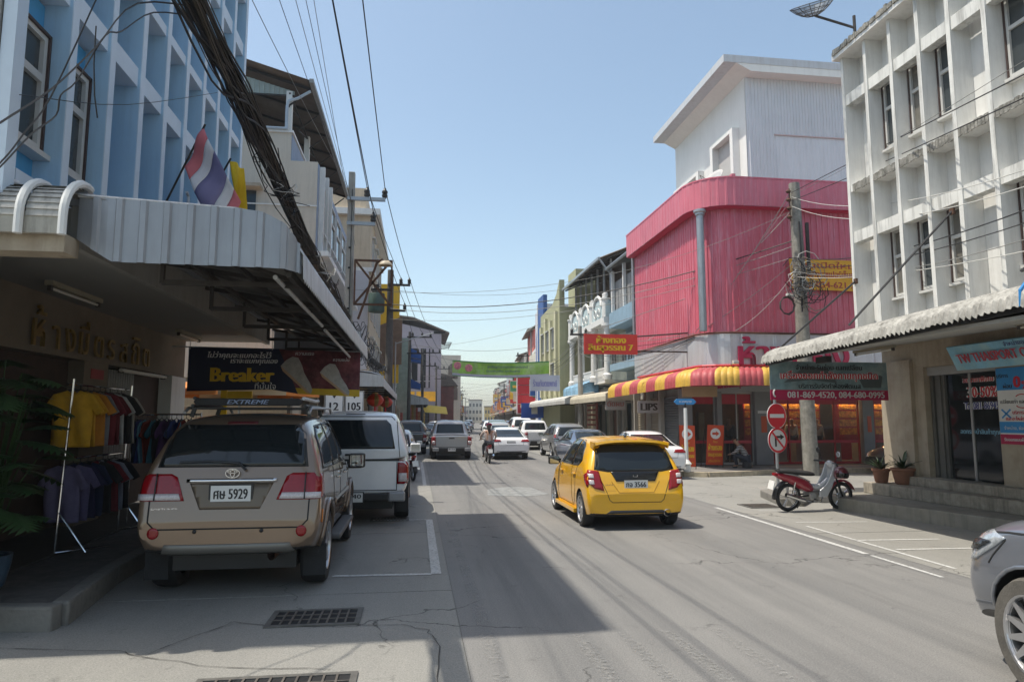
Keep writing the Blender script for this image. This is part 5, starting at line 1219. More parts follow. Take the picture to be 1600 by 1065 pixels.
# ------------------------------------------------------------------ utility poles and cables
def insulator(par, x, y, z): MB().lathe([(.02, -.05), (.05, 0), (.085, .03), (.085, .09), (.06, .11), (.085, .14), (.085, .2), (.05, .24), (.03, .3), (0, .3)], (x, y, z), 'z', 10).build('insulator', black_plastic, par, smooth=True)
def upole(x, y, h, label, arms=(), w=.28, m=None, rnd_=False, lean=0, group='utility poles'):
    t = thing('utility_pole', label, 'utility pole', (x, y, 0), group)
    if rnd_: MB().tube([(x - lean * .0, y, -.05), (x + lean, y, h)], w / 2, 12, w / 2 * .68).build('pole', m or pole_conc, t, smooth=True)
    else:
        mb = MB(); a, b = w / 2, w / 2 * .6
        mb.add([(x - a, y - a, -.05), (x + a, y - a, -.05), (x + a, y + a, -.05), (x - a, y + a, -.05), (x - b, y - b, h), (x + b, y - b, h), (x + b, y + b, h), (x - b, y + b, h)], [(3, 2, 1, 0), (4, 5, 6, 7), (0, 1, 5, 4), (1, 2, 6, 5), (2, 3, 7, 6), (3, 0, 4, 7)])
        mb.build('pole', m or pole_conc, t, bevel=.015)
    for (z, xa, xb, ins) in arms:
        MB().bar((x + xa, y - .17, z), (x + xb, y - .17, z), .09, .10).build('cross_arm', galv if m is None else rustdark, t)
        for xi in ins: insulator(t, x + xi, y - .17, z + .06)
    return t
p1 = upole(-2.0, 20.17, 9.15, 'square pale concrete utility pole beyond the left grey awning, with two cross arms', [(8.30, -.1, 1.0, (.46, .98)), (7.55, -.1, .72, (.66,))], .3)
mb = MB()
for i in range(14): mb.lathe([(.022, 0), (.022, .02), (0, .02)], (-1.97, 20.02 + .004 * i, 3.6 + i * .38), 'y', 8)
MB().tube([(-1.97, 20.03, 2.5), (-1.97, 20.05, 8.6)], .012, 5).build('earth_wire', cable_black, p1)
for z in (3.4, 3.9, 4.4, 5.0, 5.6, 6.2, 6.8): box('bolt', dark, p1, -2.03, -1.97, 20.0, 20.03, z, z + .05)
fr = MB()
for a, b in (((-1.85, 20, 6.45), (-.75, 20, 6.45)), ((-1.85, 20, 5.15), (-.75, 20, 5.15)), ((-1.83, 20, 5.15), (-.8, 20, 6.45)), ((-1.83, 20, 6.45), (-.8, 20, 5.15)), ((-1.83, 20, 5.15), (-1.83, 20, 6.45)), ((-.77, 20, 5.15), (-.77, 20, 6.45))): MB().bar(a, b, .05, .06).build('frame_bar', rust, p1)
sl = thing('street_lamp', 'old curved street lamp with a round cowl fixed beside the first utility pole', 'street lamp', (-1.6, 19.9, 4.6))
MB().tube([(-1.7, 19.9, 4.7), (-1.5, 19.9, 5.3), (-1.35, 19.9, 5.9), (-1.2, 19.85, 6.35), (-1.05, 19.8, 6.45), (-.93, 19.7, 6.3)], .035, 8).build('lamp_arm', rust, sl, smooth=True)
MB().lathe([(.03, .12), (.12, .1), (.2, .02), (.21, -.03), (.17, -.03)], (-.95, 19.7, 6.28), 'z', 16).build('lamp_cowl', mat('tan lamp cowl', (.5, .42, .3), .5), sl, smooth=True)
p2 = upole(-1.32, 33.0, 9.0, 'dark round utility pole with transformers, second along the left side', [(8.25, -.1, .95, (.5, .9)), (7.0, -.1, .75, (.7,)), (8.0, -.9, .1, (-.6,))], .42, mat('dark pole', (.09, .085, .08), .85, var=.2, scale=4), True)
tr = thing('transformer', 'green grey transformer drum mounted on the second utility pole', 'transformer', (-1.9, 32.9, 7.3))
MB().lathe([(0, 0), (.36, 0), (.38, .05), (.38, .85), (.36, .9), (0, .92)], (-1.95, 32.8, 6.9), 'z', 18).build('drum', mat('green grey enamel', (.05, .09, .075), .5, var=.15), tr, smooth=True)
for i in range(10): a = i * math.pi / 5; MB().box(-.008, .008, -.06, .06, 0, .6).build('cooling_fin', MATS['green grey enamel'], tr).matrix_local = Matrix.Translation((-.05 + .42 * math.cos(a), -.1 + .42 * math.sin(a), -.25)) @ Matrix.Rotation(a + math.pi / 2, 4, 'Z')
for k in (-.15, .0, .15): insulator(tr, -1.95 + k, 32.8, 7.85)
st1 = thing('street_lamp', 'long armed street lamp reaching over the road from the second utility pole', 'street lamp', (-1.2, 33, 7.5))
MB().tube([(-1.3, 42, 6.4), (-.2, 42, 6.75), (1.0, 42, 7.1)], .035, 8).build('lamp_arm', galv, st1, smooth=True); MB().box(1.0, 1.7, 41.88, 42.12, 7.06, 7.18).build('lamp_head', black_plastic, st1); MB().tube([(-1.3, 42, 0), (-1.3, 42, 6.5)], .06, 8, .04).build('post', galv, st1)
far_poles = []
for k, (s_, h) in enumerate(((50, 8.2), (62, 8.2), (82, 8.2), (100, 8.2), (125, 8.6), (150, 9), (180, 9.5), (220, 10), (270, 10))):
    p = st(s_, -4.75)
    far_poles.append((p[0], p[1], h))
    upole(p[0], p[1], h, 'thin dark utility pole with a double arm, %s in the distant left line of poles' % ords[k], [(h - .4, -.2, 1.6, (.2, .9, 1.5)), (h - 1.6, -.2, 1.2, (.6, 1.1))], .3, MATS['dark pole'], True)
for k, s_ in enumerate((68, 96, 130, 170)):
    p = st(s_, 5.2); upole(p[0], p[1], 8.5, 'dark utility pole, %s along the far right side of the street' % ords[k], [(8.1, -1.2, .5, (-1, 0)), (6.9, -.8, .5, (-.6,))], .3, MATS['dark pole'], True)
q = st(37.5, 5.0); upole(9.0, 37.0, 7.0, 'cable wrapped utility pole in front of the white columned house', [(6.5, -.6, .4, (-.5, .3))], .34, pole_conc, True)
wp = upole(12.98, 21.35, 9.95, 'tall weathered pole tangled with cables in front of the pink wall', [], .52, mat('weathered grey pole', (.25, .24, .21), .95, var=.3, scale=6, bump=.5, bscale=20, streak=(GRIME, .6)), True, lean=-.12)
for k, z in enumerate((8.7, 9.0, 9.3, 9.6)): MB().lathe([(.0, -.06), (.06, -.05), (.09, 0), (.06, .05), (0, .06)], (12.55, 21.2, z), 'z', 10).build('spool_insulator', rust, wp, smooth=True)
MB().bar((12.58, 21.2, 8.55), (12.58, 21.2, 9.7), .03).build('insulator_rack', rust, wp)
MB().bar((13.12, 21.12, 6.7), (13.12, 21.12, 8.5), .09).build('side_bar', rustdark, wp)
MB().tube([(12.5, 21.1, 5.95), (12.2, 21.0, 5.97)], .05, 6).build('lamp', cable_white, wp)

HV = [(-1.02, 8.66), (-1.54, 8.66), (-1.34, 7.91)]
for k, (x, z) in enumerate(HV):
    nm = ('outermost', 'middle', 'lower')[k]
    cable('%s thick power line running overhead to the cross arms of the first utility pole' % nm, [sag((x, 20, z), (x - .03, -14, z + 2.6 - .8 * (k == 2)), .35, 20)], .0125, cable_black)
    a = (x, 20, z); b = [(-.42, 32.8, 8.6), (-.82, 32.8, 8.6), (-.62, 32.8, 7.35)][k]
    cable('%s power line between the first and second utility poles' % nm, [sag(a, b, .15)], .013, cable_black)
    prev = b
    for j, fp in enumerate(far_poles[:5]):
        c = (fp[0] + (1.5, .9, .6)[k], fp[1] - .17, fp[2] - (.1 if k < 2 else 1.3)); MBc = cable('%s distant power line span, %s after the second utility pole' % (nm, ords[j]), [sag(prev, c, .2, 8)], .014, cable_black); prev = c
for k, (x, z0, z1) in enumerate(((-2.05, 8.9, 7.0), (-2.0, 8.6, 7.7), (-1.95, 8.4, 8.35), (-1.9, 8.1, 8.9), (-1.85, 7.2, 9.6))):
    cable('thin overhead wire, %s from the left, running along the blue building to the first pole' % ords[k if k else 0].replace('nearest', 'first'), [sag((x, 20.1, z0 - .3), (x, 9, z1), .05, 8)[:-1] + sag((x, 9, z1), (x - .05, -14, z1 + (z1 - z0) * 1.2), .1, 8)], .0055, cable_black if k % 2 else cable_grey)
# the thick black bundle with its loose ends
bu = thing('cable_bundle', 'thick black bundle of communication cables sagging along the left buildings', 'cable bundle', (-2, 10, 5))
core = [(-2.0, -14, 7.2), (-2.0, -6, 6.3), (-2.0, 0, 5.85), (-2.0, 6.0, 5.50), (-2.0, 8.3, 5.42), (-2.0, 12.4, 5.06), (-2.0, 16.3, 4.84), (-2.02, 20.1, 4.75), (-1.9, 24, 4.3), (-1.7, 28.5, 4.1), (-1.4, 32.8, 4.2)]
def interp(P, n):
    out = []
    for i in range(len(P) - 1):
        p0, p1, p2, p3 = [Vector(P[min(max(j, 0), len(P) - 1)]) for j in (i - 1, i, i + 1, i + 2)]
        for k in range(n):
            t = k / n; out.append(.5 * ((2 * p1) + (-p0 + p2) * t + (2 * p0 - 5 * p1 + 4 * p2 - p3) * t * t + (-p0 + 3 * p1 - 3 * p2 + p3) * t ** 3))
    out.append(Vector(P[-1])); return out
cpts = interp(core, 6)
MB().tube(cpts, .045, 10).build('bundle_core', cable_black, bu, smooth=True)
for k in range(44):
    ph = rnd.uniform(0, 6.28); rr = rnd.uniform(.03, .135); tw = rnd.uniform(.15, .5); gap = rnd.uniform(0, .16) if k > 12 else 0
    pts = []
    for i, p in enumerate(cpts):
        a = ph + i * tw * .5; pts.append(p + Vector((math.cos(a) * rr, 0, math.sin(a) * rr - gap * (1 + math.sin(i * .8 + k)))))
    MB().tube(pts, rnd.choice((.006, .008, .011, .014)), 5).build('strand', cable_black if k % 3 else mat('brown black cable', (.05, .043, .037), .7, var=.3), bu, smooth=True)
for k in range(30):            # loops and cut ends that hang from the bundle
    y = rnd.uniform(7.6, 15.5) if k < 17 else rnd.uniform(19, 27); x = -2.0 + rnd.uniform(-.15, .2); z = 5.55 - .09 * (y - 6) if y < 17 else 4.6; L = rnd.uniform(.25, 1.0)
    p = Vector((x, y, z)); pts = [p]
    yy_ = y; zz_ = z
    for q in range(7): yy_ += L / 7 * rnd.uniform(.5, 1.6); zz_ -= .09 * L * (1.3 - q / 5) + rnd.uniform(-.02, .02); pts.append(Vector((x + rnd.uniform(-.05, .05) * q, yy_, zz_)))
    if k % 2: pts += [pts[-1] + Vector((0, .1, .15)), Vector((x, yy_ + .5, z - .15 - .09 * (yy_ + .5 - y)))]
    MB().tube(interp(pts, 2), rnd.choice((.006, .008, .01)), 4).build('loose_end', cable_black if k % 5 else cable_white, bu, smooth=True)
kn = []
for k in range(34):             # tangle of loops on the way to the second pole
    y = rnd.uniform(20.5, 31); x = -1.95 + (y - 20) * .04 + rnd.uniform(-.25, .25); z = 4.45 - .03 * (y - 20) + rnd.uniform(-.35, .35); r = rnd.uniform(.12, .4)
    MB().tube([(x + r * .4 * math.sin(a * .7 + k), y + r * math.cos(a * .7) * 1.5, z + r * math.sin(a * .7)) for a in range(10)], .010, 4).build('tangle_loop', (cable_black, cable_grey, cable_black)[k % 3], bu, smooth=True)
# loose wires across the blue facade
for k, (p, r) in enumerate((([(-2.9, 4.6, 3.2), (-2.9, 5.04, 3.62), (-2.9, 5.31, 3.97), (-2.9, 5.61, 4.39), (-2.9, 6.2, 5.58)], .008), ([(-2.6, 4.2, 3.4), (-2.6, 4.48, 3.68), (-2.6, 5.02, 4.17), (-2.6, 5.61, 4.82), (-2.6, 6.32, 5.65), (-2.2, 6.9, 6.0)], .008),
        ([(-2.6, 4.3, 3.2), (-2.6, 4.52, 3.41), (-2.6, 4.83, 3.76), (-2.6, 5.11, 4.02), (-2.6, 5.15, 4.19), (-2.6, 5.36, 4.41), (-2.6, 5.76, 5.01), (-2.6, 6.04, 5.21), (-2.6, 6.69, 5.79), (-2.3, 7.07, 6.0)], .007), ([(-3.4, 6.09, 4.6), (-3.4, 8.18, 5.5), (-3.4, 11.55, 7.31)], .004))):
    cable('loose black wire crossing the blue building, %s of those at the upper left' % ('steepest', 'straightest', 'most crooked', 'thinnest')[k], [interp(p, 4)], r, cable_black)
cable('short wire hanging down in front of the blue fins', [[(-2.8, 6.02, 5.23), (-2.8, 6.03, 4.89), (-2.8, 6.08, 4.63), (-2.8, 6.16, 4.46)]], .006, cable_black)
# cables across the street
left_a = (-1.3, 32.9, 7.0); right_a = (13.35, 22.5, 7.3)
for k, (a, b, d, r, m_) in enumerate((((-1.3, 32.8, 7.3), (12.6, 21.2, 7.86), .9, .02, cable_black), ((-1.3, 32.8, 7.1), (12.6, 21.2, 7.67), 1.0, .012, cable_grey), ((-1.3, 32.8, 6.6), (12.6, 21.2, 7.29), .8, .009, cable_grey),
                                 ((-1.3, 32.8, 8.0), (10.4, 36, 9.4), .5, .009, cable_grey), ((-1.9, 20.1, 5.6), (12.6, 21.2, 8.90), 1.0, .006, cable_grey), ((.0, 50, 7.0), (9.6, 44, 8.6), .4, .01, cable_grey), ((.9, 62, 6.6), (11.4, 60, 7.4), .5, .012, cable_black))):
    cable('cable spanning the whole street, %s counted from the camera side' % ords[(3, 2, 4, 5, 0, 6, 7)[k]], [sag(a, b, d, 18)], r, m_)
# cables from the weathered pole to the near right
ends = [(8.9, 8.6, 6.95, .0, .011, cable_black), (8.9, 8.6, 6.60, .05, .011, cable_black), (8.9, 8.6, 7.15, .1, .006, cable_grey), (9.0, 8.6, 5.55, .45, .009, cable_white), (9.0, 8.6, 5.30, .5, .009, cable_white), (9.1, 8.6, 5.0, .35, .012, cable_black), (9.1, 8.6, 4.8, .3, .010, cable_black), (9.1, 8.6, 4.55, .35, .008, cable_grey), (9.1, 8.6, 4.35, .2, .008, cable_white)]
zs = [10.0, 9.7, 9.9, 9.85, 9.5, 7.6, 7.3, 7.1, 6.9]
for k, (x, y, z, d, r, m_) in enumerate(ends):
    a = Vector((12.65, 21.2, (zs[k] - 1.85) * .946 + 1.85)); b = Vector((x, y, z)); c = b + (b - a) * 1.2
    cable('wire running past the white fins from the tangled pole, %s from the top' % ords[k].replace('nearest', 'first'), [sag(a, b, d, 12) + [c]], r, m_)
for k, (z, b, d) in enumerate(((10.0, (9.9, 23.2, 4.95), .2), (9.7, (9.9, 25, 5.0), .3), (9.3, (9.8, 28, 5.2), .3), (7.4, (9.9, 23.0, 4.9), .1), (6.6, (9.9, 24.5, 4.9), .15), (7.0, (11.0, 22.35, 4.9), .2))):
    cable('wire slanting down across the pink wall to its left corner, %s from the top' % ords[k].replace('nearest', 'first'), [sag((12.6, 21.2, (z - 1.85) * .946 + 1.85), b, d, 12)], .012 if k < 3 else .009, (cable_grey, mat('dusty pinkish cable', (.35, .2, .22), .7), cable_white)[k % 3])
tg = thing('cable_tangle', 'tangle and coils of cable strapped to the weathered pole in front of the yellow banner', 'cable tangle', (12.8, 21.1, 6.2))
for k in range(46):
    r = rnd.uniform(.12, .5); c = Vector((12.85 + rnd.uniform(-.4, .45), 21.02 + rnd.uniform(-.12, .05), 6.4 + rnd.gauss(0, .5))); e = rnd.uniform(.4, 1.4)
    MB().tube([(c.x + r * math.cos(a * .75 + k), c.y + .04 * math.sin(a), c.z + r * e * math.sin(a * .75 + k)) for a in range(rnd.randint(4, 9))], rnd.choice((.008, .012, .016)), 4).build('coil', (cable_grey, mat('pale brown cable', (.22, .19, .14), .7), cable_black, cable_white)[k % 4], tg, smooth=True)
for k in range(3): MB().tube([(12.2 + .26 * math.cos(a * .7), 21.02 - .02 * k, 5.6 + (.28 + .02 * k) * math.sin(a * .7)) for a in range(10)], .02, 5).build('hanging_coil', mat('brown black cable', (.035, .03, .027)), tg, smooth=True)
for k in range(7):
    z = 7.0 + .12 * k; MB().tube([(12.75 + .1 * math.sin(k), 21.05, z - 1.6), (12.8, 21.03, z - .4), (12.83, 21.1, z + .8)], .03, 5).build('strapped_cable', (cable_black, mat('pale brown cable', (.22, .19, .14)))[k % 2], tg, smooth=True)
# cables that follow the right row
for k in range(5):
    a = (9.9, 23.3, 4.9 - .05 * k); b = (8.9, 37, 6.3 - .2 * k); c = (9.2, 50, 5.8 - .2 * k)
    cable('cable following the right row of houses, %s from the top' % ords[k].replace('nearest', 'first'), [sag(a, b, .25 + .1 * k, 10) + sag(b, c, .3, 8)[1:]], .012, (cable_grey, cable_black)[k % 2])

# ------------------------------------------------------------------ vehicles (built at the origin, rear bumper at y = 0, nose towards +y)
def carpaint(name, c, metal=.0, rough=.28):
    m = mat(name, c, rough, metal, var=.03, scale=1.2, coat=1., dirt=((c[0] * .6 + .05, c[1] * .6 + .045, c[2] * .6 + .04), .25, 2.5)); return m
def loft(st, creases=(.55, .35, .3), endc=.75):
    bm = bmesh.new(); rings = []
    for (y, zb, zm, zs, zr, wb, wm, ws, wr) in st:
        hh = zr - zs
        wg = (ws + wr) / 2 + .03 * min(1, hh * 2)
        half = [(0, zb), (wb * .85, zb), (wb, zb + .04), (wm, zm), (ws, zs), (wg, zs + hh * .52), (wr, zr - .045 * min(1, hh * 3)), (wr * .72, zr - .004), (0, zr + .006)]
        ring = [bm.verts.new((x, y, z)) for x, z in half] + [bm.verts.new((-x, y, z)) for x, z in reversed(half[1:-1])]
        rings.append(ring)
    n = 16; cl = bm.edges.layers.float.get('crease_edge') or bm.edges.layers.float.new('crease_edge')
    for a, b in zip(rings, rings[1:]):
        for i in range(n): bm.faces.new((a[i], a[(i + 1) % n], b[(i + 1) % n], b[i]))
    for ring, rev in ((rings[0], False), (rings[-1], True)):
        for i in range(8):
            f = [ring[i], ring[i + 1], ring[(16 - i - 1) % 16], ring[(16 - i) % 16]]
            u = []
            for v in f:
                if v not in u: u.append(v)
            if len(u) > 2: bm.faces.new(u if rev else list(reversed(u)))
    bm.normal_update(); bm.edges.ensure_lookup_table()
    for ring in (rings[0], rings[-1]):
        for i in range(n):
            e = bm.edges.get((ring[i], ring[(i + 1) % n]))
            if e: e[cl] = endc
    for a, b in zip(rings, rings[1:]):
        for idx, c_ in ((2, creases[0]), (4, creases[1]), (6, creases[2])):
            for q in (idx, 16 - idx):
                e = bm.edges.get((a[q], b[q]))
                if e: e[cl] = c_
    bmesh.ops.recalc_face_normals(bm, faces=bm.faces)
    me = bpy.data.meshes.new('loft'); bm.to_mesh(me); bm.free(); return me
def applied(me, mods):
    o = bpy.data.objects.new('tmp', me); col.objects.link(o)
    for f in mods: f(o)
    dg = bpy.context.evaluated_depsgraph_get(); dg.update(); r = bpy.data.meshes.new_from_object(o.evaluated_get(dg)); bpy.data.objects.remove(o); return r
def inside(p, poly):
    c = False; j = len(poly) - 1
    for i in range(len(poly)):
        if (poly[i][1] > p[1]) != (poly[j][1] > p[1]) and p[0] < (poly[j][0] - poly[i][0]) * (p[1] - poly[i][1]) / (poly[j][1] - poly[i][1]) + poly[i][0]: c = not c
        j = i
    return c
class Skin:
    def __init__(s, me):
        bm = bmesh.new(); bm.from_mesh(me); bmesh.ops.triangulate(bm, faces=bm.faces); s.t = BVHTree.FromBMesh(bm); bm.free()
    def hit(s, u, v, ax):
        o, d = {'rear': ((u, -3, v), (0, 1, 0)), 'front': ((u, 9, v), (0, -1, 0)), 'left': ((-3, u, v), (1, 0, 0)), 'right': ((3, u, v), (-1, 0, 0)), 'top': ((u, v, 4), (0, 0, -1))}[ax]
        return s.t.ray_cast(Vector(o), Vector(d))
    def patch(s, name, poly, ax, m, parent, off=.004, res=.07, thick=.008):
        pts = []
        for a, b in zip(poly, poly[1:] + poly[:1]):
            L = math.dist(a, b); n = max(1, int(L / res))
            for i in range(n): pts.append((a[0] + (b[0] - a[0]) * i / n, a[1] + (b[1] - a[1]) * i / n))
        nb = len(pts); xs = [p[0] for p in poly]; ys_ = [p[1] for p in poly]
        x = min(xs) + res * .6
        inner = []
        while x < max(xs):
            y = min(ys_) + res * .6
            while y < max(ys_):
                if inside((x, y), poly) and min(math.dist((x, y), q) for q in pts) > res * .45: inner.append((x, y))
                y += res
            x += res
        al = [Vector(p) for p in pts + inner]
        vo, eo, fo, *_ = delaunay_2d_cdt(al, [(i, (i + 1) % nb) for i in range(nb)], [], 1, 1e-5)
        V = []; ok = []
        for p in vo:
            h = s.hit(p[0], p[1], ax)
            if h[0] is None: V.append(None)
            else: V.append(h[0] + h[1] * off)
        good = [v for v in V if v is not None]
        if not good: return None
        F = [f for f in fo if all(V[i] is not None for i in f)]
        mb = MB(); mb.v = [tuple(v) if v is not None else tuple(good[0]) for v in V]; mb.f = [tuple(f) for f in F]; mb.mi = [0] * len(F)
        me = bpy.data.meshes.new(name); me.from_pydata(mb.v, [], mb.f)
        bm = bmesh.new(); bm.from_mesh(me); bmesh.ops.delete(bm, geom=[v for v in bm.verts if not v.link_faces], context='VERTS')
        bmesh.ops.recalc_face_normals(bm, faces=bm.faces)
        want = {'rear': Vector((0, -1, 0)), 'front': Vector((0, 1, 0)), 'left': Vector((-1, 0, 0)), 'right': Vector((1, 0, 0)), 'top': Vector((0, 0, 1))}[ax]
        sm = sum((f.normal * f.calc_area() for f in bm.faces), Vector())
        if sm.dot(want) < 0: bmesh.ops.reverse_faces(bm, faces=bm.faces)
        bm.to_mesh(me); bm.free()
        o = link(name, me, m, parent, smooth='all')
        if thick: q = o.modifiers.new('s', 'SOLIDIFY'); q.thickness = thick; q.offset = -1
        return o
    def seam(s, name, pts, ax, parent, w=.008, m=None, off=.002, lift=.0):
        q = []
        for a, b in zip(pts, pts[1:]):
            n = max(1, int(math.dist(a, b) / .06))
            for i in range(n): q.append((a[0] + (b[0] - a[0]) * i / n, a[1] + (b[1] - a[1]) * i / n))
        q.append(pts[-1]); mb = MB(); last = None
        for i, p in enumerate(q):
            a = q[max(0, i - 1)]; b = q[min(len(q) - 1, i + 1)]; d = Vector((b[0] - a[0], b[1] - a[1])).normalized(); nn = (-d.y * w / 2, d.x * w / 2)
            hs = [s.hit(p[0] + k * nn[0], p[1] + k * nn[1], ax) for k in (-1, 1)]
            if any(h[0] is None for h in hs): last = None; continue
            mb.v += [tuple(h[0] + h[1] * (off + lift)) for h in hs]; cur = len(mb.v) - 2
            if last is not None: mb.f.append((last, last + 1, cur + 1, cur)); mb.mi.append(0)
            last = cur
        if not mb.f: return None
        o = mb.build(name, m or MATS['panel gap'], parent, fix=True)
        k = o.modifiers.new('s', 'SOLIDIFY'); k.thickness = .004 + lift; k.offset = 0
        return o
panel_gap = mat('panel gap', (.01, .01, .01), .8, var=0)
def mir(poly): return [(-x, z) for x, z in poly]
def wheel(parent, x, y, r, w, side, rimm=rim_silver, spokes=6, rr=.66, dusty=False):
    """side -1 = left: outer face towards -x"""
    s = side; xo = x + s * w / 2
    tm = mat('dusty tyre', (.10, .092, .08), .9, var=.25, scale=9, bump=.2) if dusty else black_rubber
    prof = [(r * rr, -w / 2), (r * .93, -w / 2), (r * .985, -w * .36), (r, -w * .2), (r, w * .2), (r * .985, w * .36), (r * .93, w / 2), (r * rr, w / 2)]
    t = MB().lathe(prof, (x, y, r), 'x', 36).build('wheel', tm, parent, smooth=True)
    rm = MB()
    pf = [(r * rr, w / 2), (r * rr * .97, w / 2 - .008), (r * rr * .93, w / 2 - .02), (r * rr * .9, w * .1), (r * .3, w * .0), (0, 0)]
    rm.lathe([(a, b * s) for a, b in pf], (x, y, r), 'x', 36)
    rm.build('rim', mat('rim shadow metal', (.10, .10, .10), .5, .6, var=.1), t, smooth=True)
    sp = MB()
    for k in range(spokes):
        a = 2 * math.pi * k / spokes + .3; ca, sa_ = math.cos(a), math.sin(a)
        def pt(rad, tang, dx): return (x + s * (w / 2 - dx), y + rad * ca - tang * sa_, r + rad * sa_ + tang * ca)
        r0, r1 = r * .08, r * rr * .97; w0, w1 = r * .10, r * .17 * 5 / spokes
        vs = [pt(r0, -w0, .03), pt(r0, w0, .03), pt(r1, w1 * .5, .012), pt(r1, -w1 * .5, .012), pt(r0, -w0, .07), pt(r0, w0, .07), pt(r1, w1 * .5, .05), pt(r1, -w1 * .5, .05)]
        sp.add(vs, [(0, 1, 2, 3), (7, 6, 5, 4), (0, 4, 5, 1), (1, 5, 6, 2), (2, 6, 7, 3), (3, 7, 4, 0)])
    sp.lathe([(0, s * (w / 2 - .02)), (r * .12, s * (w / 2 - .022)), (r * .15, s * (w / 2 - .05))], (x, y, r), 'x', 16)
    sp.lathe([(r * rr, s * (w / 2 + .002)), (r * rr * .95, s * (w / 2 - .004)), (r * rr * .92, s * (w / 2 - .03))], (x, y, r), 'x', 36)
    sp.build('spokes', rimm, t)
    return t
def plate(parent, c, w, h, s1, s2, tilt=0, frame=True):
    x, y, z = c
    p = MB().box(x - w / 2, x + w / 2, y - .008, y, z - h / 2, z + h / 2).build('number_plate', plate_white, parent)
    if frame: MB().box(x - w / 2 - .02, x + w / 2 + .02, y - .004, y + .02, z - h / 2 - .03, z + h / 2 + .015).build('plate_frame', black_plastic, parent)
    if s1: text(s1, (x, y - .0085, z + h * .13), *YN, black_plastic, p, width=w * .84, height=h * .46, depth=.002, bold=1)
    if s2: text(s2, (x, y - .0085, z - h * .33), *YN, black_plastic, p, width=w * .66, height=h * .17, depth=.002)
    return p
def make_car(name, label, st, paint, wh, rw, ww, track, cat='car', creases=(.55, .35, .3), endc=.75, group=None, rimm=rim_silver, spokes=6, rr=.66, arch=1.13, dusty=False, side_cut=True, low=None):
    t = thing(name, label, cat, (0, 0, 0), group)
    me = applied(loft(st, creases, endc), [lambda o: setattr(o.modifiers.new('s', 'SUBSURF'), 'levels', 3)])
    sk = Skin(me)
    def cut(o):
        for yw in wh:
            for s in (-1, 1):
                mb = MB(); mb.lathe([(0, -.5), (rw * arch, -.5), (rw * arch, .16), (0, .16)] if s > 0 else [(0, -.16), (rw * arch, -.16), (rw * arch, .5), (0, .5)], (s * (track + .12), yw, rw + .01), 'x', 40)
                m2 = bpy.data.meshes.new('c'); m2.from_pydata(mb.v, [], mb.f); bm = bmesh.new(); bm.from_mesh(m2); bmesh.ops.remove_doubles(bm, verts=bm.verts, dist=1e-5); bmesh.ops.recalc_face_normals(bm, faces=bm.faces); bm.to_mesh(m2); bm.free()
                c = bpy.data.objects.new('cut', m2); col.objects.link(c); b = o.modifiers.new('b', 'BOOLEAN'); b.object = c; b.operation = 'DIFFERENCE'; b.solver = 'EXACT'; cutters.append(c)
    cutters = []
    me2 = applied(me.copy(), [cut])
    for c in cutters: bpy.data.objects.remove(c)
    me2.name = 'body'; me2.materials.clear(); me2.materials.append(paint); me2.materials.append(black_plastic)
    lowz = low if low is not None else .30
    for p in me2.polygons:
        c = p.center; k = 0
        for yw in wh:
            d = math.hypot(c.y - yw, c.z - rw - .01)
            if d < rw * arch * 1.004 and (abs(d - rw * arch) < .02 or abs(c.x) < track - .05): k = 1
        if p.normal.z < -.7: k = 1
        p.material_index = k
    body = link('body', me2, None, t, smooth='all')
    try: me2.set_sharp_from_angle(angle=R(32))
    except Exception: pass
    for yw in wh:
        for s in (-1, 1): wheel(t, s * (track - ww / 2 + .0), yw, rw, ww, s, rimm, spokes, rr, dusty)
    y0, y1 = st[0][0], st[-1][0]
    MB().box(-track + ww + .02, track - ww - .02, y0 + .35, y1 - .35, rw * .62, rw * 1.25).build('underbody', black_plastic, t)
    return t, sk
def windows(sk, t, rear=None, sides=(), wind=None, gm=glass, frame=.025):
    def grow(poly, d):
        cx = sum(p[0] for p in poly) / len(poly); cy = sum(p[1] for p in poly) / len(poly); out = []
        for p in poly: v = Vector((p[0] - cx, p[1] - cy)); out.append((cx + v.x * (1 + d / abs(v.length)), cy + v.y * (1 + d / abs(v.length))))
        return out
    if rear:
        sk.patch('window_surround', grow(rear, frame), 'rear', black_plastic, t, .003, .08, .006); sk.patch('rear_window', rear, 'rear', gm, t, .007, .06, .006)
    if wind: sk.patch('windscreen', wind, 'front', gm, t, .005, .08, .006)
    for poly in sides:
        for ax in ('left', 'right'):
            sk.patch('window_surround', grow(poly, frame), ax, black_plastic, t, .003, .1, .006); sk.patch('side_window', poly, ax, gm, t, .007, .08, .006)
def mirror(t, x, y, z, m, size=(.11, .10, .16), glass_back=True):
    for s in (-1, 1):
        mb = MB(); a, b, c = size; X = s * (x + a * .9)
        me = MB().box(-a, a, -b * .55, b * .55, -c * .5, c * .5)
        o = me.build('wing_mirror', m, None, bevel=.03); o.data.transform(Matrix.Translation((X, y, z))); o.parent = t; o.modifiers[0].segments = 3
        MB().bar((s * (x - .04), y + .03, z - .03), (X, y + .03, z - .02), .05, .05).build('stalk', m if m != MATS.get('x') else m, o)
        if glass_back: MB().box(X - a * .8, X + a * .8, y - b * .55 - .004, y - b * .55 + .002, z - c * .38, z + c * .38).build('mirror_glass', mat('mirror glass', (.35, .38, .4), .04, 1., var=0), o)

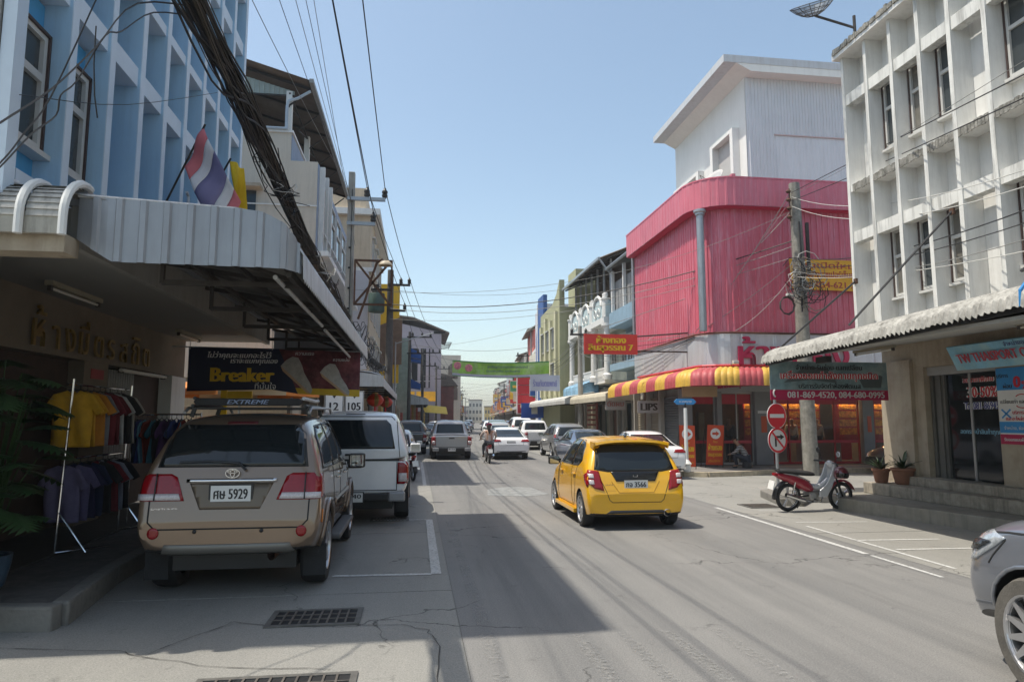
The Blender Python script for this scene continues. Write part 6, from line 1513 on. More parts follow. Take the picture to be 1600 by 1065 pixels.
# --- yellow hatchback
yel_p = carpaint('taxi yellow paint', (.80, .42, .004), rough=.3)
sta = [(.00, .27, .42, .55, .60, .70, .79, .77, .70), (.03, .25, .44, .63, .70, .78, .845, .83, .76), (.10, .22, .50, .88, .96, .80, .86, .835, .74), (.22, .20, .52, .95, 1.18, .81, .862, .835, .70), (.40, .20, .52, .97, 1.44, .81, .862, .84, .635), (.62, .20, .52, .97, 1.51, .81, .86, .84, .62),
      (1.2, .2, .5, .96, 1.54, .81, .86, .84, .62), (1.9, .2, .5, .93, 1.53, .81, .86, .835, .61), (2.35, .2, .5, .91, 1.44, .81, .86, .83, .58), (2.8, .2, .5, .89, 1.17, .81, .86, .81, .60), (3.15, .22, .5, .86, .97, .8, .85, .79, .62), (3.6, .22, .48, .74, .82, .76, .82, .72, .5), (3.86, .25, .45, .60, .66, .66, .72, .62, .4), (3.92, .28, .42, .52, .56, .5, .6, .5, .3)]
yc, sk = make_car('hatchback', 'bright yellow hatchback with a roof spoiler driving away in the right lane', sta, yel_p, (.62, 3.08), .30, .19, .845, spokes=10, rr=.74, endc=.5)
windows(sk, yc, [(-.68, 1.0), (-.60, 1.32), (-.50, 1.40), (.50, 1.40), (.60, 1.32), (.68, 1.0), (.45, .965), (-.45, .965)],
        [[(.62, 1.13), (.78, 1.35), (.98, 1.44), (1.18, 1.46), (1.28, 1.02), (.80, 1.05)], [(1.34, 1.02), (1.24, 1.465), (1.75, 1.46), (2.15, 1.38), (2.75, 1.06), (2.72, 1.0)]], [(-.6, .98), (-.5, 1.38), (.5, 1.38), (.6, .98)])
sk.patch('tailgate_trim', [(-.34, .80), (-.43, .968), (.43, .968), (.34, .80)], 'rear', black_gloss, yc, .009, .05)
for s in (-1, 1):
    o = [(s * .63, .97), (s * .80, .99), (s * .86, .83), (s * .72, .69), (s * .56, .65)]
    sk.patch('tail_lamp', o, 'rear', tail_red, yc, .012, .04, .012)
    sk.patch('tail_lamp_side', [(.07, .97), (.30, .90), (.22, .80), (.06, .71)], 'left' if s < 0 else 'right', tail_red, yc, .012, .04, .012)
    for z in (.89, .79): sk.patch('lamp_reflector', [(s * .72, z - .035), (s * .80, z - .035), (s * .81, z + .035), (s * .73, z + .035)], 'rear', tail_clear, yc, .02, .03, .01)
sk.seam('tailgate_gap', [(-.66, .96), (-.52, .64), (-.47, .50), (-.42, .46), (.42, .46), (.47, .50), (.52, .64), (.66, .96)], 'rear', yc, .010)
sk.seam('tailgate_crease', [(-.42, .80), (-.30, .62), (.30, .62), (.42, .80)], 'rear', yc, .012, mat('yellow crease shade', (.45, .22, .004), .4, var=0), .001)
sk.patch('diffuser', [(-.60, .24), (-.45, .33), (.45, .33), (.60, .24), (.55, .20), (-.55, .20)], 'rear', black_plastic, yc, .006, .05)
plate(yc, (.0, .035, .725), .41, .19, 'กจ 3566', 'นครราชสีมา', frame=False)
eb = MB(); 
for s in (-1, 1): eb.bar((s * .028, .075, .84), (s * .036, .075, .905), .012, .012)
eb.bar((-.03, .075, .872), (.03, .075, .872), .012, .012); eb.build('emblem', chrome, yc)
text('JAZZ', (-.47, .018, .745), *YN, chrome, yc, width=.14, height=.03, depth=.004)
MB().tube([(-.32, .22, 1.02), (-.05, .19, 1.03), (.06, .15, .99), (.12, .12, .93)], .012, 6).build('rear_wiper', black_plastic, yc)
sp = MB()
for i in range(13):
    x = -.66 + 1.32 * i / 12; e = 1 - (abs(x) / .66) ** 2 * .5; dz = -.05 * (abs(x) / .66) ** 3
    sp.v += [(x, .56, 1.505 * 1 + dz), (x, .20 + .06 * (abs(x) / .66) ** 2, 1.49 + dz), (x, .19 + .06 * (abs(x) / .66) ** 2, 1.455 + dz * 1.3), (x, .45, 1.40 + dz)]
for i in range(12):
    a = 4 * i
    for j in range(4): sp.f.append((a + j, a + 4 + j, a + 4 + (j + 1) % 4, a + (j + 1) % 4)); sp.mi.append(0)
sp.f += [(0, 1, 2, 3), (51, 50, 49, 48)]; sp.mi += [0, 0]
sp.build('spoiler', yel_p, yc, smooth=True)
for s in (-1, 1): MB().prism([(.22, 1.44), (.5, 1.46), (.5, 1.36), (.30, 1.34)], s * .665 - .012, s * .665 + .012, 'x').build('spoiler_end', yel_p, yc)
MB().tube([(.02, .72, 1.53), (.02, .60, 1.70)], .004, 5).build('aerial', black_plastic, yc); MB().lathe([(.03, 0), (.02, .03), (0, .035)], (.02, .72, 1.52), 'z', 8).build('aerial_base', black_plastic, yc)
MB().lathe([(.055, 0), (.06, .005), (.06, .12), (.045, .12), (.045, .01)], (.52, -.03, .285), 'y', 16).build('exhaust_tip', chrome, yc, smooth=True)
for ax, s in (('left', -1), ('right', 1)):
    sk.seam('door_gap', [(1.30, 1.0), (1.30, .5), (1.28, .32)], ax, yc); sk.seam('door_gap', [(.86, 1.02), (.98, .8), (.99, .62), (1.1, .40), (1.2, .32)], ax, yc); sk.seam('door_gap', [(2.62, 1.0), (2.62, .5), (2.5, .30), (1.2, .30)], ax, yc)
    for y in (1.08, 2.2): MB().box(s * .855 - .02, s * .855 + .02, y - .10, y + .08, .855, .885).build('door_handle', yel_p, yc, bevel=.01)
    MB().prism([(.98, .19), (2.7, .19), (2.7, .26), (.98, .27)], s * .80, s * .885, 'x').build('side_skirt', yel_p, yc, bevel=.01)
mirror(yc, .84, 2.55, 1.03, black_plastic)
yc.location = (3.70, 11.3, 0); yc.scale = (1, .93, 1)

# --- bronze off-road wagon
brz = carpaint('bronze metallic paint', (.225, .158, .108), .5, .3)
sta = [(.00, .50, .62, .70, .76, .74, .86, .86, .80), (.04, .46, .64, .86, .95, .82, .92, .90, .84), (.12, .44, .66, 1.17, 1.27, .84, .925, .90, .82), (.24, .42, .66, 1.16, 1.52, .86, .925, .895, .76), (.42, .42, .66, 1.17, 1.735, .86, .925, .895, .68), (.7, .42, .66, 1.17, 1.80, .86, .92, .89, .67),
      (1.6, .42, .66, 1.16, 1.83, .86, .92, .89, .67), (2.5, .42, .66, 1.13, 1.80, .86, .92, .89, .65), (2.9, .42, .66, 1.11, 1.68, .86, .92, .88, .63), (3.35, .42, .66, 1.09, 1.32, .86, .92, .87, .66), (3.6, .42, .66, 1.07, 1.16, .86, .92, .86, .68), (4.3, .45, .66, .98, 1.06, .84, .90, .80, .6), (4.6, .48, .64, .82, .88, .74, .80, .70, .5), (4.68, .5, .6, .7, .74, .6, .7, .6, .4)]
fz, sk = make_car('off_road_wagon', 'bronze metallic off-road wagon with a roof rack parked under the left awning', sta, brz, (.80, 3.55), .385, .26, .915, endc=.55, arch=1.12, spokes=6)
windows(sk, fz, [(-.74, 1.28), (-.67, 1.60), (-.58, 1.685), (.58, 1.685), (.67, 1.60), (.74, 1.28)],
        [[(.42, 1.24), (.58, 1.56), (.80, 1.66), (1.32, 1.69), (1.32, 1.22)], [(1.38, 1.22), (1.38, 1.69), (2.05, 1.69), (2.05, 1.21)], [(2.12, 1.21), (2.12, 1.69), (2.55, 1.66), (3.15, 1.28), (3.15, 1.19)]], [(-.62, 1.2), (-.52, 1.6), (.52, 1.6), (.62, 1.2)])
for s in (-1, 1):
    sk.patch('tail_lamp', [(s * .46, .955), (s * .55, 1.18), (s * .61, 1.21), (s * .885, 1.21), (s * .90, .955)], 'rear', tail_red, fz, .012, .05, .02)
    sk.patch('tail_lamp_side', [(.03, .97), (.06, 1.20), (.34, 1.19), (.34, .955)], 'left' if s < 0 else 'right', tail_red, fz, .010, .05, .015)
    sk.patch('lamp_reflector', [(s * .49, .96), (s * .515, 1.02), (s * .895, 1.02), (s * .895, .96)], 'rear', tail_clear, fz, .026, .05, .01)
    sk.patch('lamp_divider', [(s * .74, .955), (s * .74, 1.21), (s * .752, 1.21), (s * .752, .955)], 'rear', black_plastic, fz, .034, .05, .01)
    sk.patch('bumper_reflector', [(s * .73 + .055 * math.cos(R(a)), .655 + .055 * math.sin(R(a))) for a in range(0, 360, 30)], 'rear', tail_red, fz, .012, .05, .02)
    sk.patch('sensor', [(s * .33 + .02 * math.cos(R(a)), .665 + .02 * math.sin(R(a))) for a in range(0, 360, 45)], 'rear', black_plastic, fz, .01, .05, .01)
    ax = 'left' if s < 0 else 'right'
    sk.patch('amber_reflector', [(.16, .72), (.20, .84), (.24, .84), (.20, .70)], ax, amber, fz, .012, .04)
    for yw in (.80, 3.55):   # flared wheel arch
        ap = [(yw + .50 * math.cos(R(a)), .395 + .50 * math.sin(R(a))) for a in range(172, 7, -11)]; bp_ = [(yw + .445 * math.cos(R(a)), .395 + .445 * math.sin(R(a))) for a in range(8, 173, 11)]
        sk.patch('wheel_flare', ap + bp_, ax, brz, fz, .035, .05, .04)
    for y in (1.35, 2.08, 3.2): sk.seam('door_gap', [(y, 1.2), (y, .62)], ax, fz)
    sk.seam('door_gap', [(1.35, .62), (3.2, .60)], ax, fz)
    for y in (1.62, 2.4): MB().box(s * .925 - .02, s * .925 + .025, y - .11, y + .11, 1.05, 1.085).build('door_handle', chrome, fz, bevel=.01)
    sk.patch('side_moulding', [(1.42, .74), (1.42, .82), (3.1, .82), (3.1, .74)], ax, brz, fz, .02, .08, .02)
    MB().prism([(1.30, .36), (3.05, .36), (3.05, .42), (1.30, .42)], s * .84, s * 1.0, 'x').build('running_board', mat('step grey', (.12, .12, .12), .6, .4, var=.1), fz, bevel=.02)
    MB().tube([(s * .68, .62, 1.82), (s * .68, .75, 1.87), (s * .68, 2.5, 1.89), (s * .68, 2.65, 1.83)], .018, 6).build('roof_rail', galv, fz, smooth=True)
    MB().box(s * .82 - .12, s * .82 + .12, .42, .45, .14, .46).build('mud_flap', black_rubber, fz)
sk.seam('tailgate_gap', [(-.80, 1.19), (-.79, .76), (-.72, .69), (.72, .69), (.79, .76), (.80, 1.19)], 'rear', fz, .014)
sk.patch('bumper_lip', [(-.66, .47), (-.62, .535), (.62, .535), (.66, .47), (.60, .44), (-.60, .44)], 'rear', mat('silver lip', (.20, .19, .17), .45, .4, var=.05), fz, .02, .06, .03)
sk.patch('lower_valance', [(-.78, .40), (-.78, .445), (.78, .445), (.78, .40)], 'rear', black_plastic, fz, .004, .06)
sk.patch('plate_recess', [(-.30, .87), (-.42, 1.12), (.42, 1.12), (.30, .87)], 'rear', mat('bronze recess', (.15, .118, .088), .4, .5, var=0), fz, .003, .05)
sk.patch('chrome_bar', [(-.45, 1.125), (-.45, 1.155), (.45, 1.155), (.45, 1.125)], 'rear', chrome, fz, .03, .05, .03)
plate(fz, (-.0, .045, .99), .40, .215, 'ศษ 5929', 'กรุงเทพมหานคร')
text('FORTUNER', (-.64, .03, .875), *YN, chrome, fz, width=.26, height=.03, depth=.004)
text('V', (.62, .028, .80), *YN, chrome, fz, width=.06, height=.03, depth=.004)
eb = MB(); cx_, cz_ = 0, 1.215
eb.tube([(cx_ + .07 * math.cos(R(a)), .075, cz_ + .045 * math.sin(R(a))) for a in range(0, 361, 24)], .006, 5)
eb.tube([(cx_ + .022 * math.cos(R(a)), .075, cz_ + .038 * math.sin(R(a))) for a in range(0, 361, 30)], .005, 5); eb.tube([(cx_ + .05 * math.cos(R(a)), .075, cz_ + .016 + .014 * math.sin(R(a))) for a in range(0, 361, 30)], .005, 5)
eb.build('emblem', chrome, fz)
MB().tube([(.13, .08, 1.25), (.05, .13, 1.31), (-.25, .14, 1.33), (-.55, .14, 1.32)], .014, 6).build('rear_wiper', black_plastic, fz)
sk.patch('brake_lamp', [(-.16, 1.70), (-.16, 1.725), (.16, 1.725), (.16, 1.70)], 'rear', mat('dark red lens', (.10, .005, .008), .3, var=0), fz, .006, .05)
MB().lathe([(.04, -.02), (.045, 0), (.045, .2), (.03, .2), (.03, 0)], (.42, .12, .40), 'y', 12).build('exhaust_tip', rust, fz, smooth=True)
mirror(fz, .93, 3.02, 1.17, black_plastic, (.12, .11, .2))
sk.patch('rain_guard', [(2.1, 1.66), (2.1, 1.72), (2.6, 1.69), (3.1, 1.34), (3.05, 1.31), (2.55, 1.63)], 'right', black_plastic, fz, .02, .06, .01)
rk = thing('roof_rack', 'black roof rack basket with the word EXTREME on top of the bronze off-road wagon', 'roof rack', (0, 0, 0))
mb = MB(); mb.prism([(-.56, 1.99), (-.60, 2.03), (-.56, 2.07), (.56, 2.07), (.60, 2.03), (.56, 1.99)], .62, .70, 'y'); mb.build('wind_deflector', black_rubber, rk, bevel=.01)
text('EXTREME', (0, .615, 2.03), *YN, mat('pale blue letters', (.22, .28, .42), .5, var=0), rk, width=.46, height=.045, depth=.004, bold=1, shear=.3)
for s in (-1, 1):
    MB().tube([(s * .62, .68, 1.99), (s * .62, 1.9, 1.99)], .02, 6).build('side_tube', black_plastic, rk); MB().tube([(s * .60, .68, 2.07), (s * .66, 1.2, 2.05), (s * .60, 1.9, 2.07)], .02, 6).build('side_tube', metal_white if s > 0 else black_plastic, rk)
    for y in (.8, 1.8): MB().bar((s * .66, y, 1.87), (s * .62, y, 1.99), .04).build('foot', black_plastic, rk)
for i in range(9): MB().bar((-.62, .75 + i * .14, 1.965), (.62, .75 + i * .14, 1.965), .03, .015).build('slat', black_plastic, rk)
fz.location = (-1.90, 7.55, 0); rk.location = (-1.90, 7.55, -.10); fz.scale = rk.scale = (1, 1, 1.055)

# --- pickups
def pickup(label, paint, canopy=False, dark_bumper=True, s1='', group='pickup trucks on the street', cat='pickup truck', detail=True):
    # cab and load bed
    sta = [(.08, .55, .72, .98, 1.06, .78, .89, .88, .82), (.12, .50, .72, 1.00, 1.08, .82, .915, .90, .84), (.3, .48, .70, 1.01, 1.09, .84, .92, .905, .85), (1.55, .46, .68, 1.01, 1.09, .86, .92, .905, .85), (1.68, .45, .68, 1.04, 1.12, .86, .92, .90, .80), (1.76, .45, .68, 1.06, 1.50, .86, .92, .89, .70), (1.86, .45, .68, 1.07, 1.74, .86, .92, .89, .66), (2.2, .45, .68, 1.07, 1.79, .86, .92, .89, .66),
          (2.9, .45, .68, 1.06, 1.78, .86, .92, .89, .65), (3.3, .45, .68, 1.05, 1.66, .86, .92, .88, .63), (3.75, .45, .68, 1.04, 1.30, .86, .92, .87, .66), (4.0, .45, .68, 1.03, 1.13, .86, .92, .86, .68), (4.7, .45, .68, .97, 1.06, .84, .90, .82, .6), (5.05, .45, .66, .84, .92, .76, .82, .72, .5), (5.15, .5, .62, .74, .78, .6, .7, .6, .4)]
    t, sk = make_car('pickup_truck', label, sta, paint, (1.15, 4.2), .38, .25, .91, cat=cat, endc=.9, group=group, arch=1.15)
    windows(sk, t, None if canopy else [(-.64, 1.18), (-.57, 1.60), (.57, 1.60), (.64, 1.18)], [[(1.95, 1.18), (2.02, 1.66), (2.55, 1.69), (2.55, 1.16)], [(2.62, 1.16), (2.62, 1.69), (3.05, 1.65), (3.6, 1.22), (3.6, 1.13)]], [(-.62, 1.16), (-.52, 1.6), (.52, 1.6), (.62, 1.16)])
    for s in (-1, 1):
        sk.patch('tail_lamp', [(s * .72, .68), (s * .73, 1.06), (s * .895, 1.06), (s * .90, .68)], 'rear', tail_red, t, .012, .06, .02)
        sk.patch('lamp_reflector', [(s * .745, .72), (s * .745, .86), (s * .88, .86), (s * .88, .72)], 'rear', tail_clear, t, .026, .06, .01)
        ax = 'left' if s < 0 else 'right'
        sk.patch('tail_lamp_side', [(.12, .68), (.12, 1.05), (.22, 1.04), (.20, .70)], ax, tail_red, t, .01, .06, .01)
        if detail:
            for y in (1.72, 2.58, 3.68): sk.seam('door_gap', [(y, 1.1), (y, .6)], ax, t)
            for y in (1.9, 2.75): MB().box(s * .925 - .02, s * .925 + .02, y - .1, y + .1, .97, 1.0).build('door_handle', chrome, t, bevel=.008)
        MB().box(min(s * .58, s * .86), max(s * .58, s * .86), -.03, .10, .40, .56).build('bumper_end', mat('bumper grey', (.30, .30, .31), .4, .4, var=.05) if not dark_bumper else black_plastic, t, bevel=.03)
        MB().box(s * .8 - .11, s * .8 + .11, .66, .68, .16, .50).build('mud_flap', black_rubber, t)
    MB().box(-.585, .585, .0, .10, .42, .53).build('step_bumper', black_plastic, t, bevel=.01)
    sk.seam('tailgate_gap', [(-.715, 1.05), (-.715, .58), (.715, .58), (.715, 1.05)], 'rear', t, .014)
    sk.patch('handle_recess', [(-.13, .95), (-.12, 1.01), (.12, 1.01), (.13, .95)], 'rear', black_plastic, t, .01, .05)
    if not canopy: MB().box(-.74, .74, .2, 1.6, 1.05, 1.092).build('load_bed', black_plastic, t)
    plate(t, (0, -.012, .475), .34, .15, s1, '', frame=True)
    MB().tube([(-.7, 1.15, .4), (.7, 1.15, .4)], .05, 8).build('axle', black_plastic, t); MB().lathe([(0, -.1), (.12, -.06), (.14, 0), (.12, .06), (0, .1)], (0, 1.15, .40), 'x', 12).build('differential', black_plastic, t)
    MB().lathe([(.32, -.1), (.34, -.1), (.34, .1), (.32, .1), (0, .1), (0, -.1)], (0, .75, .0), 'z', 16).build('spare_wheel', black_rubber, t).data.transform(Matrix.Translation((0, 0, .52)))
    mirror(t, .92, 3.35, 1.15, paint if detail else black_plastic, (.11, .1, .19))
    if canopy:
        s2 = [(.10, 1.09, 1.13, 1.18, 1.24, .84, .885, .88, .82), (.13, 1.09, 1.13, 1.20, 1.40, .85, .90, .885, .78), (.28, 1.09, 1.15, 1.24, 1.72, .85, .90, .885, .70), (.42, 1.09, 1.15, 1.26, 1.86, .85, .90, .885, .66), (.9, 1.09, 1.15, 1.28, 1.91, .85, .90, .885, .66), (1.6, 1.09, 1.15, 1.28, 1.90, .85, .90, .885, .67), (1.72, 1.09, 1.15, 1.28, 1.84, .84, .88, .86, .66)]
        me = applied(loft(s2, (.5, .4, .4), .8), [lambda o: setattr(o.modifiers.new('s', 'SUBSURF'), 'levels', 3)]); sk2 = Skin(me)
        cn = link('canopy', me, paint, t, smooth='all')
        sk2.patch('canopy_window', [(-.68, 1.26), (-.60, 1.66), (-.52, 1.74), (.52, 1.74), (.60, 1.66), (.68, 1.26)], 'rear', glass, cn, .006, .06)
        sk2.seam('lid_gap', [(-.76, 1.12), (-.70, 1.70), (-.60, 1.80), (.60, 1.80), (.70, 1.70), (.76, 1.12)], 'rear', cn, .012)
        for ax in ('left', 'right'): sk2.patch('canopy_window', [(.55, 1.36), (.62, 1.70), (1.5, 1.72), (1.5, 1.34)], ax, glass, cn, .006, .08)
        MB().box(-.16, .16, .30, .34, 1.835, 1.85).build('brake_lamp', black_plastic, cn); MB().box(-.14, .16, .02, .09, 1.155, 1.185).build('lid_handle', black_plastic, cn, bevel=.01)
        MB().box(-.75, .75, .075, .1, 1.06, 1.095).build('seal', black_plastic, cn)
    return t
wpk = pickup('white double cab pickup with a tall closed canopy parked behind the bronze wagon', carpaint('white vehicle paint', (.76, .77, .78), rough=.3), True, False, '2540')
wpk.location = (-1.07, 12.3, 0); wpk.scale = (1.05, 1, 1.05)
slv = pickup('silver grey pickup with red tail lamps driving away in the left lane', carpaint('silver grey paint', (.33, .34, .36), .5, .3), False, False, '8116')
slv.location = (1.62, 31.2, 0)
rwp = copy_tree(slv, (7.35, 40.5, 0), 0, 'white open pickup parked on the right side of the street beyond the grey estate')
def repaint(root, m):
    for c in root.children:
        if c.type == 'MESH' and c.name.split('.')[0] in ('body', 'wing_mirror'):
            c.data = c.data.copy(); c.data.materials[0] = m
repaint(rwp, MATS['white vehicle paint'])
dkp = copy_tree(slv, (-.35, 36.0, 0), 0, 'dark open truck parked on the left beyond the small white car'); repaint(dkp, carpaint('black blue paint', (.02, .025, .03)))

# --- sedan
sta = [(.00, .34, .48, .62, .68, .70, .80, .78, .70), (.05, .28, .5, .80, .90, .78, .86, .84, .76), (.15, .24, .52, .90, 1.0, .80, .89, .86, .76), (.6, .22, .52, .93, 1.04, .82, .89, .86, .74), (.85, .22, .52, .93, 1.14, .82, .89, .86, .66), (1.4, .2, .52, .93, 1.42, .82, .89, .86, .58), (1.9, .2, .52, .92, 1.47, .82, .89, .86, .58), (2.5, .2, .52, .91, 1.45, .82, .89, .86, .57), (3.0, .2, .52, .90, 1.24, .82, .89, .85, .58), (3.4, .2, .52, .88, 1.0, .82, .89, .84, .64), (4.1, .22, .5, .76, .86, .78, .85, .76, .55), (4.5, .26, .48, .62, .68, .68, .74, .64, .4), (4.58, .3, .45, .55, .6, .55, .6, .5, .3)]
sd_, sk = make_car('sedan', 'white sedan driving away beside the scooter rider', sta, MATS['white vehicle paint'], (.95, 3.62), .32, .21, .87, endc=.6)
windows(sk, sd_, [(-.62, 1.02), (-.52, 1.34), (.52, 1.34), (.62, 1.02)], [[(1.0, 1.06), (1.45, 1.36), (1.9, 1.39), (1.95, 1.0)], [(2.02, 1.0), (1.98, 1.39), (2.45, 1.36), (3.05, 1.04), (3.05, .98)]], [(-.62, 1.0), (-.5, 1.32), (.5, 1.32), (.62, 1.0)])
for s in (-1, 1): sk.patch('tail_lamp', [(s * .45, .82), (s * .50, .90), (s * .84, .92), (s * .84, .80)], 'rear', tail_red, sd_, .012, .05, .012)
sk.patch('diffuser', [(-.7, .3), (-.66, .40), (.66, .40), (.7, .3)], 'rear', black_plastic, sd_, .006, .06); sk.seam('boot_gap', [(-.62, 1.0), (-.56, .66), (.56, .66), (.62, 1.0)], 'rear', sd_)
plate(sd_, (0, .02, .76), .34, .14, '', ''); mirror(sd_, .87, 2.85, 1.0, MATS['white vehicle paint'])
sd_.location = (4.30, 31.0, 0)
def recar(src, loc, rz, label, m, group=None, copy=True, scale=None):
    c = copy_tree(src, loc, rz, label, group)
    repaint(c, m)
    if scale: c.scale = scale
    return c
white_v = MATS['white vehicle paint']; silv = MATS['silver grey paint']
for c in (sd_,): c['group'] = 'passenger cars on the street'
yc['group'] = fz['group'] = 'passenger cars on the street'
G = 'passenger cars on the street'
# plain wagon used for the smaller cars
sta = [(.00, .36, .5, .62, .68, .72, .84, .83, .74), (.05, .32, .52, .84, .92, .80, .885, .87, .78), (.14, .28, .54, 1.0, 1.14, .82, .89, .865, .74), (.3, .26, .54, 1.03, 1.46, .84, .89, .865, .64), (.55, .26, .54, 1.03, 1.62, .84, .89, .865, .61), (1.4, .26, .54, 1.02, 1.66, .84, .89, .865, .61), (2.4, .26, .54, 1.0, 1.62, .84, .89, .86, .6), (2.8, .26, .54, .99, 1.45, .84, .89, .86, .6), (3.3, .26, .54, .97, 1.08, .84, .89, .84, .66), (4.0, .28, .52, .86, .95, .8, .86, .78, .55), (4.3, .32, .5, .70, .76, .7, .76, .66, .4), (4.38, .35, .48, .6, .66, .55, .6, .5, .3)]
ew, sk = make_car('estate_car', 'grey silver estate car parked at the right kerb beyond the scooters', sta, silv, (.78, 3.4), .34, .22, .875, endc=.6, group=G)
windows(sk, ew, [(-.64, 1.06), (-.56, 1.46), (.56, 1.46), (.64, 1.06)], [[(.45, 1.12), (.65, 1.48), (1.2, 1.53), (1.2, 1.08)], [(1.27, 1.08), (1.27, 1.53), (1.95, 1.52), (1.95, 1.06)], [(2.02, 1.06), (2.02, 1.51), (2.4, 1.46), (3.0, 1.10), (3.0, 1.03)]], [(-.62, 1.06), (-.5, 1.44), (.5, 1.44), (.62, 1.06)])
for s in (-1, 1): sk.patch('tail_lamp', [(s * .66, .88), (s * .68, 1.12), (s * .86, 1.12), (s * .87, .88)], 'rear', tail_red, ew, .012, .05, .012)
for s in (-1, 1): sk.patch('headlamp', [(s * .45, .62), (s * .5, .74), (s * .74, .80), (s * .74, .66)], 'front', lamp_clear, ew, .01, .05)
sk.patch('grille', [(-.38, .60), (-.38, .70), (.38, .70), (.38, .60)], 'front', black_plastic, ew, .01, .05); sk.patch('diffuser', [(-.7, .32), (-.7, .44), (.7, .44), (.7, .32)], 'rear', black_plastic, ew, .006, .06)
sk.seam('tailgate_gap', [(-.7, 1.04), (-.62, .60), (.62, .60), (.7, 1.04)], 'rear', ew); plate(ew, (0, .0, .70), .34, .14, '', ''); mirror(ew, .87, 2.85, 1.08, black_plastic)
ew.location = (7.25, 31.5, 0)
dk = carpaint('dark metallic paint', (.03, .032, .036), .3); blu = carpaint('steel blue paint', (.12, .16, .24), .4); bgp = carpaint('beige vehicle paint', (.42, .40, .36), .3)
recar(ew, (-.78, 22.6, 0), 0, 'small white car parked behind the white canopy pickup on the left', white_v, G, scale=(.94, .85, .92))
recar(sd_, (6.70, 25.0, 0), 0, 'steel blue sedan parked at the right kerb just beyond the yellow hatchback', blu, G)
recar(sd_, (7.45, 20.4, 0), 0, 'low white sedan at the right kerb, its roof showing over the yellow hatchback', white_v, G, scale=(1, .9, 1))
recar(ew, (19.6, 21.2, 0), R(90), 'dark car on the side street, its nose beside the beige pillar', dk, G, scale=(.95, 1, .92)).rotation_euler = (0, 0, R(90))
vn = recar(ew, (8.0, 51, 0), 0, 'white van parked on the right side beyond the white pickup', white_v, G, scale=(1.02, 1.1, 1.22))

# more traffic further off (street coordinates: distance, offset)
def fcar(src, s, off, label, m, back=False, sc=None, g=G):
    p = st(s, off) if s > BEND else (road_x(s) + off, s, 0); return recar(src, (p[0], p[1], 0), -BA * (s > BEND) + (math.pi if back else 0), label, m, g, scale=sc)
fcar(ew, 47, 1.7, 'grey car coming towards the camera behind the scooter rider', bgp, True)
fcar(slv, 56, 1.8, 'dull green pickup coming towards the camera, far beyond the scooter rider', carpaint('dull green paint', (.16, .20, .17), .3), True, g='pickup trucks on the street')
fcar(ew, 50, -1.5, 'dark wagon driving away right of the silver pickup in the distance', dk)
fcar(sd_, 66, -1.4, 'distant dark sedan in the left lane', dk)
fcar(ew, 78, 1.6, 'distant white car in the right lane', white_v, True)
fcar(sd_, 92, -1.4, 'far off silver sedan in the left lane under the green banner', silv)
fcar(ew, 62, 4.3, 'light car parked at the far right kerb below the vertical red sign', silv)
fcar(sd_, 72, 4.3, 'white sedan parked at the far right kerb past the light car', white_v)
fcar(ew, 84, 4.3, 'blue car parked at the far right kerb', blu)
fcar(ew, 98, 4.2, 'beige car, last of those parked along the far right kerb', bgp)
fcar(ew, 46, -4.1, 'dark car parked on the left beyond the dark open truck', dk)
fcar(sd_, 58, -4.1, 'silver car parked on the left in front of the blue canvas hoods', silv)
fcar(ew, 70, -4.1, 'white car parked on the left below the white and grey awning', white_v)
fcar(slv, 82, -4.1, 'grey pickup parked on the left below the mauve building', silv, g='pickup trucks on the street')
fcar(ew, 112, 1.6, 'tiny dark car far away in the right lane', dk, True)
fcar(ew, 125, -1.4, 'tiny white car far away in the left lane', white_v)

# silver off-road car cut by the right edge of the photo
nsl = carpaint('cool silver paint', (.19, .205, .235), .45, .3)
sta = [(.00, .50, .62, .80, .88, .74, .86, .86, .80), (.06, .46, .64, 1.0, 1.1, .82, .92, .90, .84), (.2, .42, .66, 1.16, 1.5, .86, .93, .90, .76), (.45, .42, .66, 1.17, 1.76, .86, .93, .895, .68), (1.6, .42, .66, 1.16, 1.84, .86, .93, .89, .67), (2.5, .42, .66, 1.13, 1.80, .86, .93, .89, .65), (2.95, .42, .66, 1.12, 1.66, .86, .93, .88, .63), (3.4, .42, .66, 1.12, 1.32, .86, .93, .88, .68),
       (3.65, .42, .66, 1.10, 1.20, .86, .93, .87, .72), (4.2, .44, .66, 1.04, 1.16, .86, .935, .86, .70), (4.50, .40, .66, .98, 1.09, .84, .93, .84, .66), (4.64, .34, .64, .92, 1.0, .80, .90, .80, .6), (4.74, .28, .60, .82, .90, .72, .82, .74, .5), (4.79, .30, .56, .70, .76, .62, .72, .66, .45)]
ns, sk = make_car('off_road_car', 'silver off-road car leaving the frame at the lower right corner', sta, nsl, (.90, 3.92), .395, .27, .93, endc=.5, arch=1.13, spokes=12, rr=.70, dusty=True, group=G)
windows(sk, ns, [(-.70, 1.2), (-.58, 1.62), (.58, 1.62), (.70, 1.2)], [[(.5, 1.24), (.7, 1.62), (1.35, 1.68), (1.35, 1.22)], [(1.42, 1.22), (1.42, 1.68), (2.15, 1.68), (2.15, 1.21)], [(2.22, 1.21), (2.22, 1.68), (2.6, 1.64), (3.2, 1.28), (3.2, 1.20)]], [(-.66, 1.24), (-.55, 1.6), (.55, 1.6), (.66, 1.24)])
